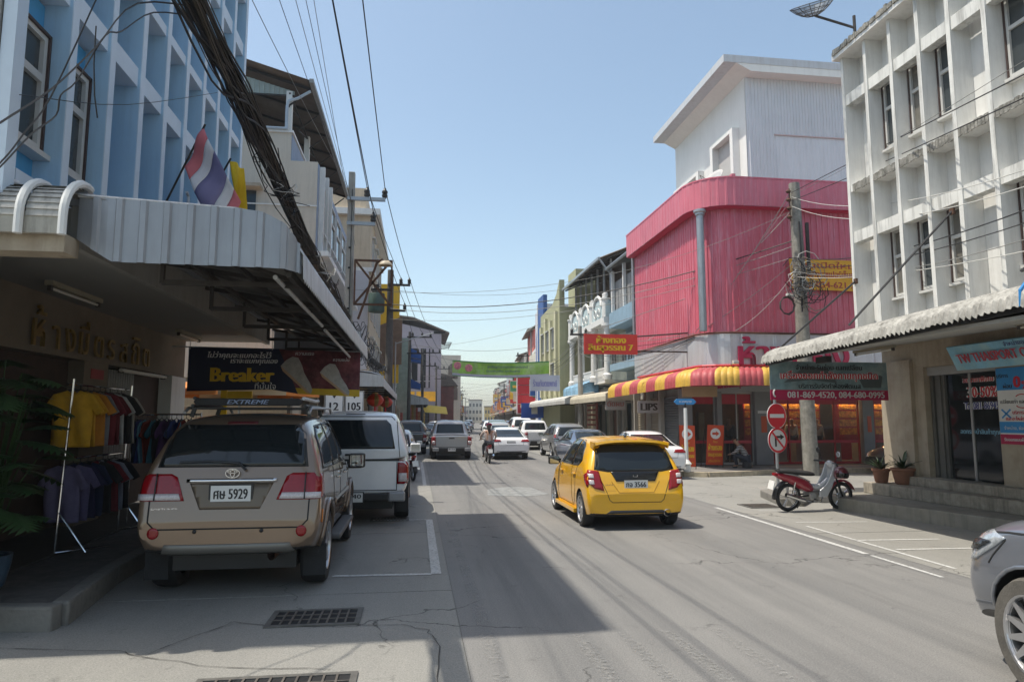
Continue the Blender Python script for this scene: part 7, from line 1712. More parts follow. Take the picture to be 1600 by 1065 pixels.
for s, ax in ((-1, 'left'), (1, 'right')):
    sk.patch('headlamp', [(4.20, 1.00), (4.30, .93), (4.52, .80), (4.70, .76), (4.75, .90), (4.62, .985), (4.40, 1.03)], ax, lamp_clear, ns, .010, .04, .012)
    sk.patch('headlamp_front', [(s * .42, .80), (s * .46, .92), (s * .72, .95), (s * .78, .82)], 'front', lamp_clear, ns, .012, .04, .012)
    sk.patch('lamp_bezel', [(4.34, .955), (4.50, .87), (4.68, .84), (4.66, .90), (4.50, .95)], ax, mat('dark lamp inner', (.05, .055, .06), .2, .5, var=.3, scale=20), ns, .022, .04, .006)
    sk.seam('bonnet_gap', [(3.5, 1.10), (4.2, 1.04), (4.60, .985)], ax, ns, .012); sk.seam('bumper_gap', [(4.20, .99), (4.32, .86), (4.36, .80)], ax, ns, .012)
    sk.seam('bumper_crease', [(4.30, .52), (4.60, .47), (4.75, .44)], ax, ns, .02, mat('silver shade line', (.14, .15, .17), .4, var=0))
    sk.patch('arch_trim', [(3.92 + .455 * math.cos(R(a)), .405 + .455 * math.sin(R(a))) for a in range(0, 181, 12)] + [(3.92 + .43 * math.cos(R(a)), .405 + .43 * math.sin(R(a))) for a in range(180, -1, -12)], ax, nsl, ns, .018, .05, .02)
    for y in (1.35, 2.18, 3.3): sk.seam('door_gap', [(y, 1.2), (y, .62)], ax, ns)
sk.patch('grille', [(-.38, .62), (-.42, .84), (.42, .84), (.38, .62)], 'front', chrome, ns, .01, .05)
mirror(ns, .94, 3.05, 1.2, nsl, (.12, .11, .2))
HN = R(-9)
fl = Vector((-.88, 4.70)); c_, s_ = math.cos(HN), math.sin(HN)
ns.rotation_euler = (0, 0, HN); ns.location = (4.26 - (fl.x * c_ - fl.y * s_), 4.98 - (fl.x * s_ + fl.y * c_), 0)

# ------------------------------------------------------------------ motorcycles
def shape(name, prof, x0, x1, m, parent, bev=.012, taper=None, axis='x'):
    return MB().prism(prof, x0, x1, axis).build(name, m, parent, bevel=bev)
def side_loft(name, secs, m, parent, sub=2):
    """body panel from cross-sections (y, z, half width, half height)"""
    bm = bmesh.new(); rings = []
    for (y, z, w, h) in secs: rings.append([bm.verts.new((w * math.cos(a), y, z + h * math.sin(a))) for a in [math.pi / 4 * k for k in range(8)]])
    for a, b in zip(rings, rings[1:]):
        for i in range(8): bm.faces.new((a[i], a[(i + 1) % 8], b[(i + 1) % 8], b[i]))
    bm.faces.new(rings[0]); bm.faces.new(list(reversed(rings[-1]))); bmesh.ops.recalc_face_normals(bm, faces=bm.faces)
    me = bpy.data.meshes.new(name); bm.to_mesh(me); bm.free()
    if sub: me = applied(me, [lambda o: setattr(o.modifiers.new('s', 'SUBSURF'), 'levels', sub)]); me.name = name
    return link(name, me, m, parent, smooth='all')
def motorcycle(label, accent, shell, scooter=False, group='motorcycles', lean=0):
    t = thing('motorcycle', label, 'motorcycle', (0, 0, 0), group); r = .285
    for y in (0, 1.23):
        tor = MB(); tor.lathe([(r - .04 + .04 * math.cos(R(a)), .034 * math.sin(R(a))) for a in range(-180, 181, 30)], (0, y, r), 'x', 32)
        w = tor.build('wheel', black_rubber, t, smooth=True); rm = MB(); rm.lathe([(r - .075, -.02), (r - .06, -.024), (r - .06, .024), (r - .075, .02), (r - .075, -.02)], (0, y, r), 'x', 32)
        for k in range(5):
            a = 2 * math.pi * k / 5 + .5
            for dk_ in (-.10, .10): rm.bar((0, y, r), (0, y + (r - .065) * math.cos(a + dk_), r + (r - .065) * math.sin(a + dk_)), .018, .022, up=(1, 0, 0))
        rm.lathe([(0, -.05), (.05, -.05), (.05, .05), (0, .05)], (0, y, r), 'x', 14); rm.build('rim', rim_silver, w)
    MB().lathe([(.02, .03), (.10, .03), (.10, .036), (.02, .036)], (0, 1.23, r), 'x', 20).build('brake_disc', alu, t)
    def fend(y, a0, a1, rr, m): 
        mb = MB(); n = 10
        for i in range(n + 1):
            a = R(a0 + (a1 - a0) * i / n)
            for x, dr in ((-.06, -.02), (-.04, .008), (0, .016), (.04, .008), (.06, -.02)): mb.v.append((x, y + (rr + dr) * math.cos(a), r + (rr + dr) * math.sin(a)))
        for i in range(n):
            for j in range(4): mb.f.append((i * 5 + j, i * 5 + j + 1, i * 5 + j + 6, i * 5 + j + 5)); mb.mi.append(0)
        o = mb.build('mudguard', m, t, smooth='all', fix=False); o.modifiers.new('s', 'SOLIDIFY').thickness = .005
    fend(1.23, 20, 150, r + .035, accent); fend(0, 60, 185, r + .05, black_plastic)
    for s in (-1, 1):
        MB().tube([(s * .065, 1.23, r), (s * .065, 1.06, .66)], .02, 8).build('fork_leg', black_plastic, t); MB().tube([(s * .09, .02, r), (s * .09, .10, .66)], .018, 8).build('shock_absorber', chrome, t)
        MB().tube([(s * .09, 0, r), (s * .08, .45, .33)], .016, 6).build('swing_arm', black_plastic, t)
        MB().tube([(s * .06, .97, .96), (s * .20, .94, .98), (s * .33, .86, .96)], .013, 6).build('handlebar', black_plastic, t); MB().tube([(s * .25, .91, .97), (s * .35, .85, .96)], .019, 8).build('grip', black_rubber, t)
        MB().tube([(s * .20, .93, .99), (s * .27, .92, 1.14)], .007, 5).build('mirror_stem', black_plastic, t)
        o = MB().lathe([(0, -.008), (.05, -.006), (.06, .004), (0, .008)], (s * .30, .90, 1.18), 'y', 14).build('mirror', mat('mirror back', (.45, .46, .47), .15, .6, var=0) if s > 0 else black_plastic, t, smooth=True)
    side_loft('front_cowl', [(1.16, .80, .02, .03), (1.12, .83, .09, .09), (1.02, .90, .11, .11), (.93, .95, .10, .08), (.90, .96, .03, .03)], shell, t)
    sh_ = MB()       # leg shield
    for i, (z, w, y) in enumerate(((.92, .08, .99), (.80, .15, 1.02), (.66, .19, 1.0), (.50, .17, .92), (.36, .12, .80))):
        sh_.v += [(-w, y - .05, z), (-w * .5, y + .03, z), (0, y + .06, z), (w * .5, y + .03, z), (w, y - .05, z)]
    for i in range(4):
        for j in range(4): sh_.f.append((i * 5 + j, i * 5 + j + 1, i * 5 + j + 6, i * 5 + j + 5)); sh_.mi.append(0)
    o = sh_.build('leg_shield', shell, t, smooth='all', fix=False); o.modifiers.new('s', 'SOLIDIFY').thickness = .012; q = o.modifiers.new('u', 'SUBSURF'); q.levels = q.render_levels = 2
    for s in (-1, 1): MB().prism([(.62, .30), (.80, .29), (.92, .48), (1.00, .74), (1.02, .94), (.95, .96), (.88, .74), (.78, .54), (.64, .44)], s * .11, s * .14, 'x').build('leg_shield_wing', shell, t, bevel=.014)
    MB().lathe([(0, .03), (.05, .025), (.075, 0), (.07, -.04)], (0, 1.12, .86), 'y', 14).build('headlamp', lamp_clear, t, smooth=True)
    side_loft('tail_body', [(-.34, .74, .02, .02), (-.24, .72, .08, .07), (0, .67, .12, .11), (.22, .58, .135, .15), (.42, .50, .12, .14), (.58, .44, .06, .08)], accent, t)
    side_loft('side_panel_trim', [(-.18, .775, .075, .02), (.05, .755, .115, .022), (.3, .67, .13, .025), (.5, .58, .10, .02)], shell, t)
    side_loft('seat', [(-.30, .82, .05, .03), (-.18, .82, .12, .055), (.1, .795, .14, .06), (.3, .765, .135, .06), (.5, .75, .10, .055), (.60, .73, .05, .03)], black_rubber, t)
    side_loft('centre_tube', [(.50, .52, .05, .05), (.66, .46, .06, .07), (.80, .50, .06, .07), (.92, .66, .05, .06)], shell, t)
    MB().tube([(-.05, -.25, .86), (-.09, -.38, .86), (.09, -.38, .86), (.05, -.25, .86)], .01, 6).build('grab_rail', black_plastic, t)
    o = MB().box(-.05, .05, -.36, -.28, .72, .78).build('tail_lamp', tail_red, t, bevel=.015)
    MB().prism([(-.42, .46), (-.38, .62), (-.36, .62), (-.40, .46)], -.09, .09, 'x').build('number_plate', plate_white, t)
    en = MB(); en.box(-.10, .10, .40, .62, .24, .40); en.build('engine_case', mat('engine metal', (.30, .29, .27), .45, .7, var=.25, scale=14), t, bevel=.03)
    MB().lathe([(.055, -.12), (.06, -.10), (.06, .06), (.05, .12)], (0, .74, .34), 'y', 14).build('cylinder_barrel', MATS['engine metal'], t)
    MB().lathe([(0, -.115), (.075, -.11), (.08, -.09), (.08, 0)], (0, .50, .31), 'x', 18).build('engine_cover', alu, t, smooth=True).data.transform(Matrix.Scale(-1, 4, (1, 0, 0)))
    MB().tube([(.04, .78, .30), (.09, .70, .20), (.12, .45, .20), (.13, .25, .24)], .017, 8).build('exhaust_pipe', chrome, t, smooth=True)
    MB().tube([(.13, .28, .24), (.14, .2, .26), (.15, -.12, .36), (.15, -.16, .37)], .045, 12, .04).build('silencer', chrome, t, smooth=True)
    MB().tube([(.22, .52, .26), (-.22, .52, .26)], .012, 6).build('foot_peg', black_rubber, t); MB().tube([(.16, .16, .34), (.22, .16, .34)], .014, 6).build('foot_peg', black_rubber, t)
    MB().tube([(-.08, .42, .24), (-.20, .36, .01)], .012, 6).build('kickstand', black_plastic, t)
    return t
mred = carpaint('dark red scooter paint', (.30, .012, .03)); mwh = carpaint('silver white scooter paint', (.50, .51, .53), .1)
mc = motorcycle('red and silver motorcycle leaning on its stand at the side street corner', mred, mwh)
mc.location = (7.45, 13.15, 0); mc.rotation_euler = (R(0), R(6), R(-84))
hm = thing('helmet', 'dark red helmet hanging on the front of the parked red and silver motorcycle', 'helmet', (8.52, 13.0, .74))
MB().lathe([(.0, .16), (.06, .15), (.11, .11), (.14, .04), (.14, -.03), (.12, -.08)], (8.52, 12.95, .74), 'z', 20).build('shell', carpaint('helmet maroon', (.12, .012, .02)), hm, smooth=True)
MB().lathe([(.142, .03), (.146, 0), (.14, -.06)], (8.52, 12.95, .74), 'z', 12, a0=R(200), a1=R(330)).build('visor', black_gloss, hm, smooth=True)
mgr = carpaint('graphite scooter paint', (.06, .065, .07), .3); mpk = carpaint('pinkish scooter paint', (.35, .08, .10))
s1_ = copy_tree(mc, (6.45, 28.6, 0), R(14), 'dark scooter parked at the right kerb in front of the grey estate car', 'motorcycles'); s1_.rotation_euler = (0, R(5), R(160))
for c in list(s1_.children):
    if c.name.split('.')[0] in ('front_cowl', 'leg_shield', 'side_panel_trim', 'centre_tube'): c.data = c.data.copy(); c.data.materials[0] = mgr
s2_ = copy_tree(mc, (6.9, 27.6, 0), 0, 'silver scooter parked beside the dark scooter at the right kerb', 'motorcycles'); s2_.rotation_euler = (0, R(5), R(150))
s3_ = copy_tree(s1_, (-.05, 21.0, 0), 0, 'motorcycle parked at the outer side of the small white car on the left', 'motorcycles'); s3_.rotation_euler = (0, R(-5), R(15))
s5_ = copy_tree(mc, (2.55, 38, 0), 0, 'dark motorcycle riding away just right of the silver pickup', 'motorcycles'); s5_.rotation_euler = (0, 0, 0)

# ------------------------------------------------------------------ people
def skinned(name, joints, bones, m, parent, sub=2):
    """joints: name -> (x, y, z, radius or (rx, ry)); bones: pairs; the first joint is the root"""
    names = list(joints); me = bpy.data.meshes.new(name)
    me.from_pydata([joints[n][:3] for n in names], [(names.index(a), names.index(b)) for a, b in bones], [])
    def f(o):
        o.modifiers.new('skin', 'SKIN')
        bpy.context.view_layer.objects.active = o
        if not o.data.skin_vertices: 
            with bpy.context.temp_override(active_object=o, object=o): bpy.ops.mesh.customdata_skin_add()
        for i, n in enumerate(names):
            r = joints[n][3]; o.data.skin_vertices[0].data[i].radius = r if isinstance(r, tuple) else (r, r)
        o.data.skin_vertices[0].data[0].use_root = True
        q = o.modifiers.new('sub', 'SUBSURF'); q.levels = sub
    r = applied(me, [f]); r.name = name; r.materials.clear()
    return link(name, r, m, parent, smooth='all')
def person(label, J, top_m, bottom_m, loc, rz=0, hair_len=0, helmet=None, long_sleeve=True, stripes=None, group=None):
    """J holds the pose: pelvis, chest, neck, head, and l/r shoulder, elbow, wrist, hip, knee, ankle, toe"""
    t = thing('person', label, 'person', (0, 0, 0), group)
    j = {}
    R_ = dict(pelvis=(.15, .11), waist=(.13, .10), chest=(.155, .11), neck=.055, chin=.06, head=(.085, .10), crown=.07)
    for n, r in R_.items(): j[n] = (*J[n], r)
    b = [('pelvis', 'waist'), ('waist', 'chest'), ('chest', 'neck'), ('neck', 'chin'), ('chin', 'head'), ('head', 'crown')]
    for s in 'lr':
        for n, r in (('shoulder', .06), ('elbow', .042), ('wrist', .028), ('hand', .034), ('hip', .09), ('knee', .058), ('ankle', .038), ('toe', .032)): j[s + n] = (*J[s + n], r)
        b += [('chest', s + 'shoulder'), (s + 'shoulder', s + 'elbow'), (s + 'elbow', s + 'wrist'), (s + 'wrist', s + 'hand'), ('pelvis', s + 'hip'), (s + 'hip', s + 'knee'), (s + 'knee', s + 'ankle'), (s + 'ankle', s + 'toe')]
    body = skinned('body', j, b, skin, t)
    # fingers and thumb
    fm = MB()
    for s in 'lr':
        w = Vector(J[s + 'wrist']); h = Vector(J[s + 'hand']); d = (h - w).normalized(); sd2 = d.cross(Vector((0, 0, 1))); sd2 = sd2.normalized() if sd2.length > .1 else Vector((1, 0, 0))
        for k, L in ((-1.5, .06), (-.5, .07), (.5, .068), (1.5, .05)):
            p = h + sd2 * k * .017; fm.tube([p, p + d * L * .5 + Vector((0, 0, -.008)), p + d * L * .85 + Vector((0, 0, -.03))], .009, 6, .006)
        p = w.lerp(h, .5) + sd2 * .03; fm.tube([p, p + sd2 * .03 + d * .02, p + sd2 * .035 + d * .05], .010, 6, .007)
    fm.build('fingers', skin, body, smooth=True)
    g = lambda n, k: (*J[n], tuple(q * k for q in j[n][3]) if isinstance(j[n][3], tuple) else j[n][3] * k)
    tj = {'waist': g('waist', 1.2), 'pelvis': g('pelvis', 1.12), 'chest': g('chest', 1.14)}; tb = [('waist', 'pelvis'), ('waist', 'chest')]
    for s in 'lr':
        tj[s + 'shoulder'] = g(s + 'shoulder', 1.3); tj[s + 'elbow'] = g(s + 'elbow', 1.4); tb += [('chest', s + 'shoulder'), (s + 'shoulder', s + 'elbow')]
        if long_sleeve: tj[s + 'wrist'] = g(s + 'wrist', 1.35); tb.append((s + 'elbow', s + 'wrist'))
    skinned('shirt', tj, tb, top_m, t)
    lj = {'pelvis': g('pelvis', 1.18)}; lb = []
    for s in 'lr':
        for n in ('hip', 'knee', 'ankle'): lj[s + n] = g(s + n, 1.2)
        lb += [('pelvis', s + 'hip'), (s + 'hip', s + 'knee'), (s + 'knee', s + 'ankle')]
    skinned('trousers', lj, lb, bottom_m, t)
    for s in 'lr': 
        a, c = Vector(J[s + 'ankle']), Vector(J[s + 'toe']); MB().tube([a + Vector((0, 0, -.03)), c + Vector((0, 0, -.005))], .045, 8, .035).build('shoe', black_rubber, t, smooth=True)
    hd = Vector(J['head']); up = (Vector(J['crown']) - Vector(J['chin'])).normalized(); fw = Vector(J.get('look', (0, 1, 0))).normalized(); sdv = fw.cross(up).normalized()
    for k in (-1, 1):
        p = hd + fw * .088 + sdv * .032 * k; MB().lathe([(0, -.008), (.011, 0), (0, .008)], tuple(p), 'y', 8).build('eye', black_gloss, body)
        p = hd + sdv * .088 * k; MB().lathe([(0, -.008), (.022, -.004), (.022, .004), (0, .008)], tuple(p), 'x', 8).build('ear', skin, body)
    p = hd + fw * .095 - up * .03; MB().tube([p + up * .03, p - up * .004 + fw * .015], .008, 6, .014).build('nose', skin, body); p = hd + fw * .088 - up * .065
    MB().tube([p - sdv * .02, p + fw * .004, p + sdv * .02], .005, 5).build('mouth', mat('lips', (.25, .08, .07), .5), body)
    hj = {'a': (*(hd + up * .045 - fw * .02), .098), 'b': (*(hd - fw * .06 - up * .02), .078)}; hb = [('a', 'b')]
    if hair_len: hj['c'] = (*(hd - fw * .10 - up * (.12 + hair_len * .4)), .07); hj['d'] = (*(hd - fw * .11 - up * (.12 + hair_len)), .045); hb += [('b', 'c'), ('c', 'd')]
    skinned('hair', hj, hb, hair, t)
    if helmet: skinned('helmet', {'a': (*(hd + up * .06), .16), 'b': (*(hd - fw * .03 + up * .02), .155)}, [('a', 'b')], helmet, t)
    t.location = loc; t.rotation_euler = (0, 0, rz); return t
def pose(**k): return k
jk = mat('beige jacket', (.55, .45, .41), .85, var=.08, scale=6); jn = mat('dark jeans', (.035, .04, .055), .9, var=.15, scale=6); hel = carpaint('pink helmet', (.45, .05, .14))
ride = dict(pelvis=(0, .12, .90), waist=(0, .10, 1.02), chest=(0, .13, 1.22), neck=(0, .17, 1.40), chin=(0, .19, 1.46), head=(0, .20, 1.55), crown=(0, .20, 1.63), look=(0, 1, 0))
for s, k in (('l', -1), ('r', 1)):
    ride.update({s + 'shoulder': (k * .19, .14, 1.33), s + 'elbow': (k * .32, .36, 1.14), s + 'wrist': (k * .30, .64, 1.00), s + 'hand': (k * .31, .72, .99), s + 'hip': (k * .11, .14, .86), s + 'knee': (k * .20, .56, .72), s + 'ankle': (k * .20, .50, .32), s + 'toe': (k * .21, .64, .27)})
rider_pos = (3.05, 28.6, 0)
rd_m = copy_tree(mc, rider_pos, 0, 'scooter ridden away from the camera beside the white sedan', 'motorcycles'); rd_m.rotation_euler = (0, 0, 0)
person('person with a pink helmet and pale jacket riding a scooter beside the white sedan', ride, jk, jn, rider_pos, 0, .25, hel)
r2 = dict(ride); person('person in dark clothes riding the motorcycle right of the silver pickup', r2, mat('navy shirt', (.03, .04, .09), .85, var=.1), jn, (2.55, 38, 0), 0, 0, carpaint('white helmet', (.5, .5, .5)))
sq = dict(pelvis=(0, 0, .34), waist=(0, .04, .46), chest=(0, .16, .64), neck=(0, .27, .80), chin=(0, .31, .84), head=(0, .36, .92), crown=(0, .37, 1.0), look=(0, 1, -.4))
for s, k in (('l', -1), ('r', 1)):
    sq.update({s + 'shoulder': (k * .19, .20, .74), s + 'elbow': (k * .26, .36, .55), s + 'wrist': (k * .14, .52, .48), s + 'hand': (k * .10, .58, .47), s + 'hip': (k * .10, .03, .33), s + 'knee': (k * .18, .42, .46), s + 'ankle': (k * .14, .34, .08), s + 'toe': (k * .15, .48, .035)})
strp = bpy.data.materials.new('striped shirt'); strp.use_nodes = True; _n = strp.node_tree; _w = _n.nodes.new('ShaderNodeTexWave'); _w.inputs['Scale'].default_value = 6; _w.bands_direction = 'Z'; _t = _n.nodes.new('ShaderNodeTexCoord'); _r = _n.nodes.new('ShaderNodeValToRGB')
_r.color_ramp.elements[0].color = (.02, .02, .025, 1); _r.color_ramp.elements[1].color = (.5, .5, .5, 1); _r.color_ramp.elements[0].position = .6; _r.color_ramp.elements[1].position = .7
_n.links.new(_t.outputs['Object'], _w.inputs['Vector']); _n.links.new(_w.outputs[1], _r.inputs[0]); _n.links.new(_r.outputs[0], _n.nodes['Principled BSDF'].inputs['Base Color'])
MATS['striped shirt'] = strp
stool = thing('stool', 'low dark stool under the person in the striped shirt', 'stool', (11.45, 22.75, .15)); MB().lathe([(.13, 0), (.17, .02), (.15, .24), (.15, .26), (0, .26)], (11.45, 22.75, .15), 'z', 16).build('seat', black_plastic, stool)
person('person in a striped shirt sitting low in front of the gold shop door', sq, strp, jn, (11.45, 22.75, .15), R(60))
stand = dict(pelvis=(0, 0, .95), waist=(0, 0, 1.08), chest=(0, 0, 1.28), neck=(0, .01, 1.46), chin=(0, .03, 1.52), head=(0, .03, 1.61), crown=(0, .02, 1.69), look=(0, 1, 0))
for s, k in (('l', -1), ('r', 1)):
    stand.update({s + 'shoulder': (k * .19, 0, 1.40), s + 'elbow': (k * .24, -.03, 1.12), s + 'wrist': (k * .23, .10, .92), s + 'hand': (k * .22, .16, .86), s + 'hip': (k * .10, 0, .92), s + 'knee': (k * .11, .02, .50), s + 'ankle': (k * .11, 0, .09), s + 'toe': (k * .12, .13, .035)})
wsh = mat('white shop shirt', (.42, .42, .40), .85, var=.06); gsh = mat('grey shop shirt', (.12, .12, .13), .85, var=.06)
person('person in a grey top bending behind the glass door of the corner shop', stand, gsh, jn, (12.1, 25.4, .17), R(120))
person('person in a white shirt standing inside the gold shop, left of the other', stand, wsh, jn, (15.1, 26.1, .17), R(180))
person('person in a white shirt standing inside the gold shop, right of the other', stand, wsh, jn, (16.2, 26.1, .17), R(170))

# ------------------------------------------------------------------ signs and small street things
def disc(r, cx, cy, cz, y, m, name, par, n=32, r0=0, th=.003):
    mb = MB(); prof = [(r0, 0), (r, 0), (r, th), (r0, th)] if r0 else [(0, 0), (r, 0), (r, th), (0, th)]
    mb.lathe(prof, (cx, y, cz), 'y', n); return mb.build(name, m, par)
def frame_rot(o_list, pivot, rz):
    pass
sg = thing('traffic_sign', 'no entry sign above a no right turn sign on one grey post', 'traffic sign', (8.48, 15.35, 0))
sx, sy = 8.48, 15.35
MB().tube([(sx, sy, .0), (sx, sy, 2.3)], .035, 10).build('post', galv, sg, smooth=True)
sred = mat('sign red', (.72, .02, .04), .4, var=.03); swh = mat('sign white', (.82, .82, .82), .4, var=.03); sblk = black_plastic
disc(.30, sx, sy, 1.92, sy - .05, swh, 'sign_plate', sg, th=.01); disc(.285, sx, sy, 1.92, sy - .054, sred, 'red_disc', sg); box('white_bar', swh, sg, sx - .22, sx + .22, sy - .060, sy - .0545, 1.875, 1.965)
disc(.30, sx, sy, 1.35, sy - .05, swh, 'sign_plate', sg, th=.01); disc(.295, sx, sy, 1.35, sy - .054, sred, 'red_ring', sg, r0=.245)
MB().bar((sx - .07, sy - .056, 1.20), (sx - .07, sy - .056, 1.43), .004, .05, up=(1, 0, 0)).add([], []).build('arrow', sblk, sg)
a_ = MB(); a_.box(sx - .095, sx + .10, sy - .058, sy - .054, 1.40, 1.45); a_.prism([(sx + .08, 1.36), (sx + .08, 1.49), (sx + .20, 1.425)], sy - .0585, sy - .054, 'y'); a_.build('arrow', sblk, sg)
MB().prism([(sx - .19, 1.52), (sx - .16, 1.55), (sx + .19, 1.18), (sx + .16, 1.15)], sy - .063, sy - .059, 'y').build('red_slash', sred, sg)
sg.rotation_euler = (0, 0, R(16))
bsn = thing('street_sign', 'blue arrow shaped street name sign on a white post by the striped awning', 'street sign', (8.7, 21.4, .15))
MB().tube([(8.7, 21.4, .1), (8.7, 21.4, 2.2)], .06, 10).build('post', white_clean, bsn, smooth=True); MB().lathe([(.10, 0), (.14, .08), (.12, .2), (.16, .26), (.1, .34), (.06, .4)], (8.7, 21.4, .15), 'z', 14).build('post_base', white_clean, bsn, smooth=True)
MB().tube([(8.7, 21.4, 2.2), (8.7, 21.4, 2.36)], .03, 8).build('post_top', black_plastic, bsn)
MB().prism([(8.32, 2.40), (8.42, 2.31), (8.98, 2.31), (9.08, 2.40), (8.98, 2.50), (8.42, 2.50)], 21.38, 21.42, 'y').build('name_board', mat('sign blue', (.05, .28, .62), .4, var=.03), bsn)
text('ถ.เทศบาล', (8.7, 21.376, 2.405), *YN, swh, bsn, width=.42, depth=.003)
def sandwich(x, y, label, lean, w=.55):
    t = thing('standing_sign', label, 'standing sign', (x, y, .15), 'red standing boards by the gold shop')
    om = mat('orange red board', (.60, .07, .02), .5, var=.06)
    MB().prism([(x - w / 2, .25), (x + w / 2, .23), (x + w / 2 + lean, 1.62), (x - w / 2 + lean, 1.64)], y, y + .02, 'y').build('board', om, t)
    for s in (-1, 1): MB().tube([(x + s * (w / 2 + .01), y + .015, .15), (x + s * (w / 2 + .01) + lean, y + .015, 1.62)], .012, 6).build('frame_tube', rustdark, t); MB().tube([(x + s * w / 2, y + .02, 1.5), (x + s * w / 2, y + .45, .15)], .012, 6).build('rear_leg', rustdark, t)
    lx = x + lean * .78
    disc(.19, lx, y, 1.33, y - .006, swh, 'white_disc', t); a = MB(); a.box(lx - .12, lx + .03, y - .010, y - .0065, 1.29, 1.37); a.prism([(lx + .02, 1.24), (lx + .02, 1.42), (lx + .14, 1.33)], y - .0105, y - .0065, 'y'); a.build('arrow', om, t)
    text('ร้าน', (x + lean * .6, y - .003, 1.05), *YN, yellow_paint, t, height=.09, depth=.004); text('ห้างทอง', (x + lean * .5, y - .003, .86), *YN, yellow_paint, t, width=w * .8, height=.24, depth=.004, bold=1)
    text('ลินสุวรรณ', (x + lean * .3, y - .003, .58), *YN, yellow_paint, t, width=w * .8, height=.17, depth=.004, bold=1); text('เปิดบริการ', (x, y - .003, .38), *YN, yellow_paint, t, width=w * .7, depth=.004)
sandwich(9.15, 22.4, 'red standing board with a white arrow disc, left of the pair by the gold shop', 0)
sandwich(10.45, 23.2, 'leaning red standing board with a white arrow disc, nearer the gold shop door', .10, .62)
for k, (x, s_, lab) in enumerate(((-2.30, '12', 'white square sign reading 12 above the white canopy pickup'), (-1.74, '105', 'white square sign reading 105 above the white canopy pickup'))):
    t = thing('road_board', lab, 'sign', (x, 20, 2.0), 'white number boards'); box('board', swh, t, x - .26, x + .26, 19.9, 19.93, 1.90, 2.64); MB().tube([(x, 19.96, .1), (x, 19.96, 2.8)], .03, 8).build('post', galv, t)
    text(s_, (x, 19.897, 2.20), *YN, blk, t, width=.34 if k else .24, height=.22, depth=.003, bold=1); MB().prism([(x - .05, 2.50), (x + .05, 2.50), (x, 2.42)], 19.894, 19.899, 'y').build('arrow_mark', blk, t)
    e = MB()
    for (a, b, c, d) in ((x - .25, x + .25, 2.615, 2.63), (x - .25, x + .25, 1.91, 1.925), (x - .25, x - .235, 1.925, 2.615), (x + .235, x + .25, 1.925, 2.615)): e.box(a, b, 19.895, 19.899, c, d)
    e.build('border', blk, t)
for x, y, z, lab in ((-1.32, 22.5, 2.45, 'large red and gold lantern hanging under the white sheet awning'), (-1.2, 27.5, 2.5, 'smaller red and gold lantern farther along under the white sheet awning')):
    t = thing('lantern', lab, 'lantern', (x, y, z), 'red lanterns under the white awning')
    for k in range(12):
        a0 = 2 * math.pi * k / 12; MB().lathe([(.10, .20), (.22, .13), (.29, 0), (.22, -.13), (.10, -.20)], (x, y, z), 'z', 2, a0=a0, a1=a0 + 2 * math.pi / 12).build('paper_segment', mat('lantern red', (.50, .04, .01), .5, var=.15) if k % 3 else gold, t, smooth=True)
    MB().lathe([(0, 0), (.10, 0), (.10, .03), (0, .03)], (x, y, z + .2), 'z', 12).build('cap', gold, t); MB().tube([(x, y, z + .23), (x, y, z + .6)], .006, 5).build('cord', cable_black, t); MB().tube([(x, y, z - .2), (x, y, z - .42)], .03, 6, .045).build('tassel', red_paint, t)
# sunlit things in the gap between the blue and the cream building
pu = thing('parasol', 'orange and cream market parasol in the sunlit gap behind the Breaker banner', 'parasol', (-4.3, 17.6, 0))
for k in range(8):
    a0 = k * math.pi / 4; mb = MB(); c0 = (-4.3, 17.6, 3.05); p = [(-4.3 + 1.9 * math.cos(a0 + q), 17.6 + 1.9 * math.sin(a0 + q), 2.55) for q in (0, math.pi / 8, math.pi / 4)]
    mb.add([c0, p[0], (p[1][0], p[1][1], 2.52), p[2]], [(0, 1, 2), (0, 2, 3)]); mb.add([p[0], p[2], (p[2][0], p[2][1], 2.38), (p[0][0], p[0][1], 2.38)], [(0, 1, 2, 3)])
    mb.build('canopy_panel', mat('orange canvas', (.62, .22, .05), .8, var=.08) if k % 2 else mat('cream canvas', (.60, .48, .32), .8, var=.08), pu); MB().tube([c0, p[0]], .012, 5).build('rib', galv, pu)
MB().tube([(-4.3, 17.6, 0), (-4.3, 17.6, 3.1)], .03, 8).build('pole', galv, pu)
yf = thing('sign_frame', 'bright yellow upright frame standing left of the Breaker banner gap', 'frame', (-3.9, 14.9, 1)); MB().box(-4.02, -3.90, 14.9, 14.98, .2, 2.45).build('upright', mat('bright yellow enamel', (.75, .48, .01), .5, var=.04), yf)
MB().box(-3.89, -3.4, 14.9, 14.96, 2.28, 2.42).build('rail', MATS['bright yellow enamel'], yf)
mk_ = thing('market_stall', 'pale market stall with shelves in the sunlit gap beyond the left shop', 'stall', (-5, 18.8, 0))
for z in (.8, 1.5, 2.1): box('shelf', mat('stall shelf', (.5, .40, .3), .7, var=.3, scale=3), mk_, -6.5, -3.2, 18.4, 19.4, z, z + .05)
for i in range(9): MB().box(-6.3 + i * .34, -6.1 + i * .34, 18.5, 18.8, .86, .86 + rnd.uniform(.15, .5)).build('goods_box', mat('goods box %d' % (i % 3), [(.5, .3, .1), (.5, .5, .45), (.3, .08, .05)][i % 3], .7, var=.2), mk_)
for x in (-6.5, -3.2): MB().bar((x, 18.4, 0), (x, 18.4, 2.4), .05).build('post', galv, mk_)

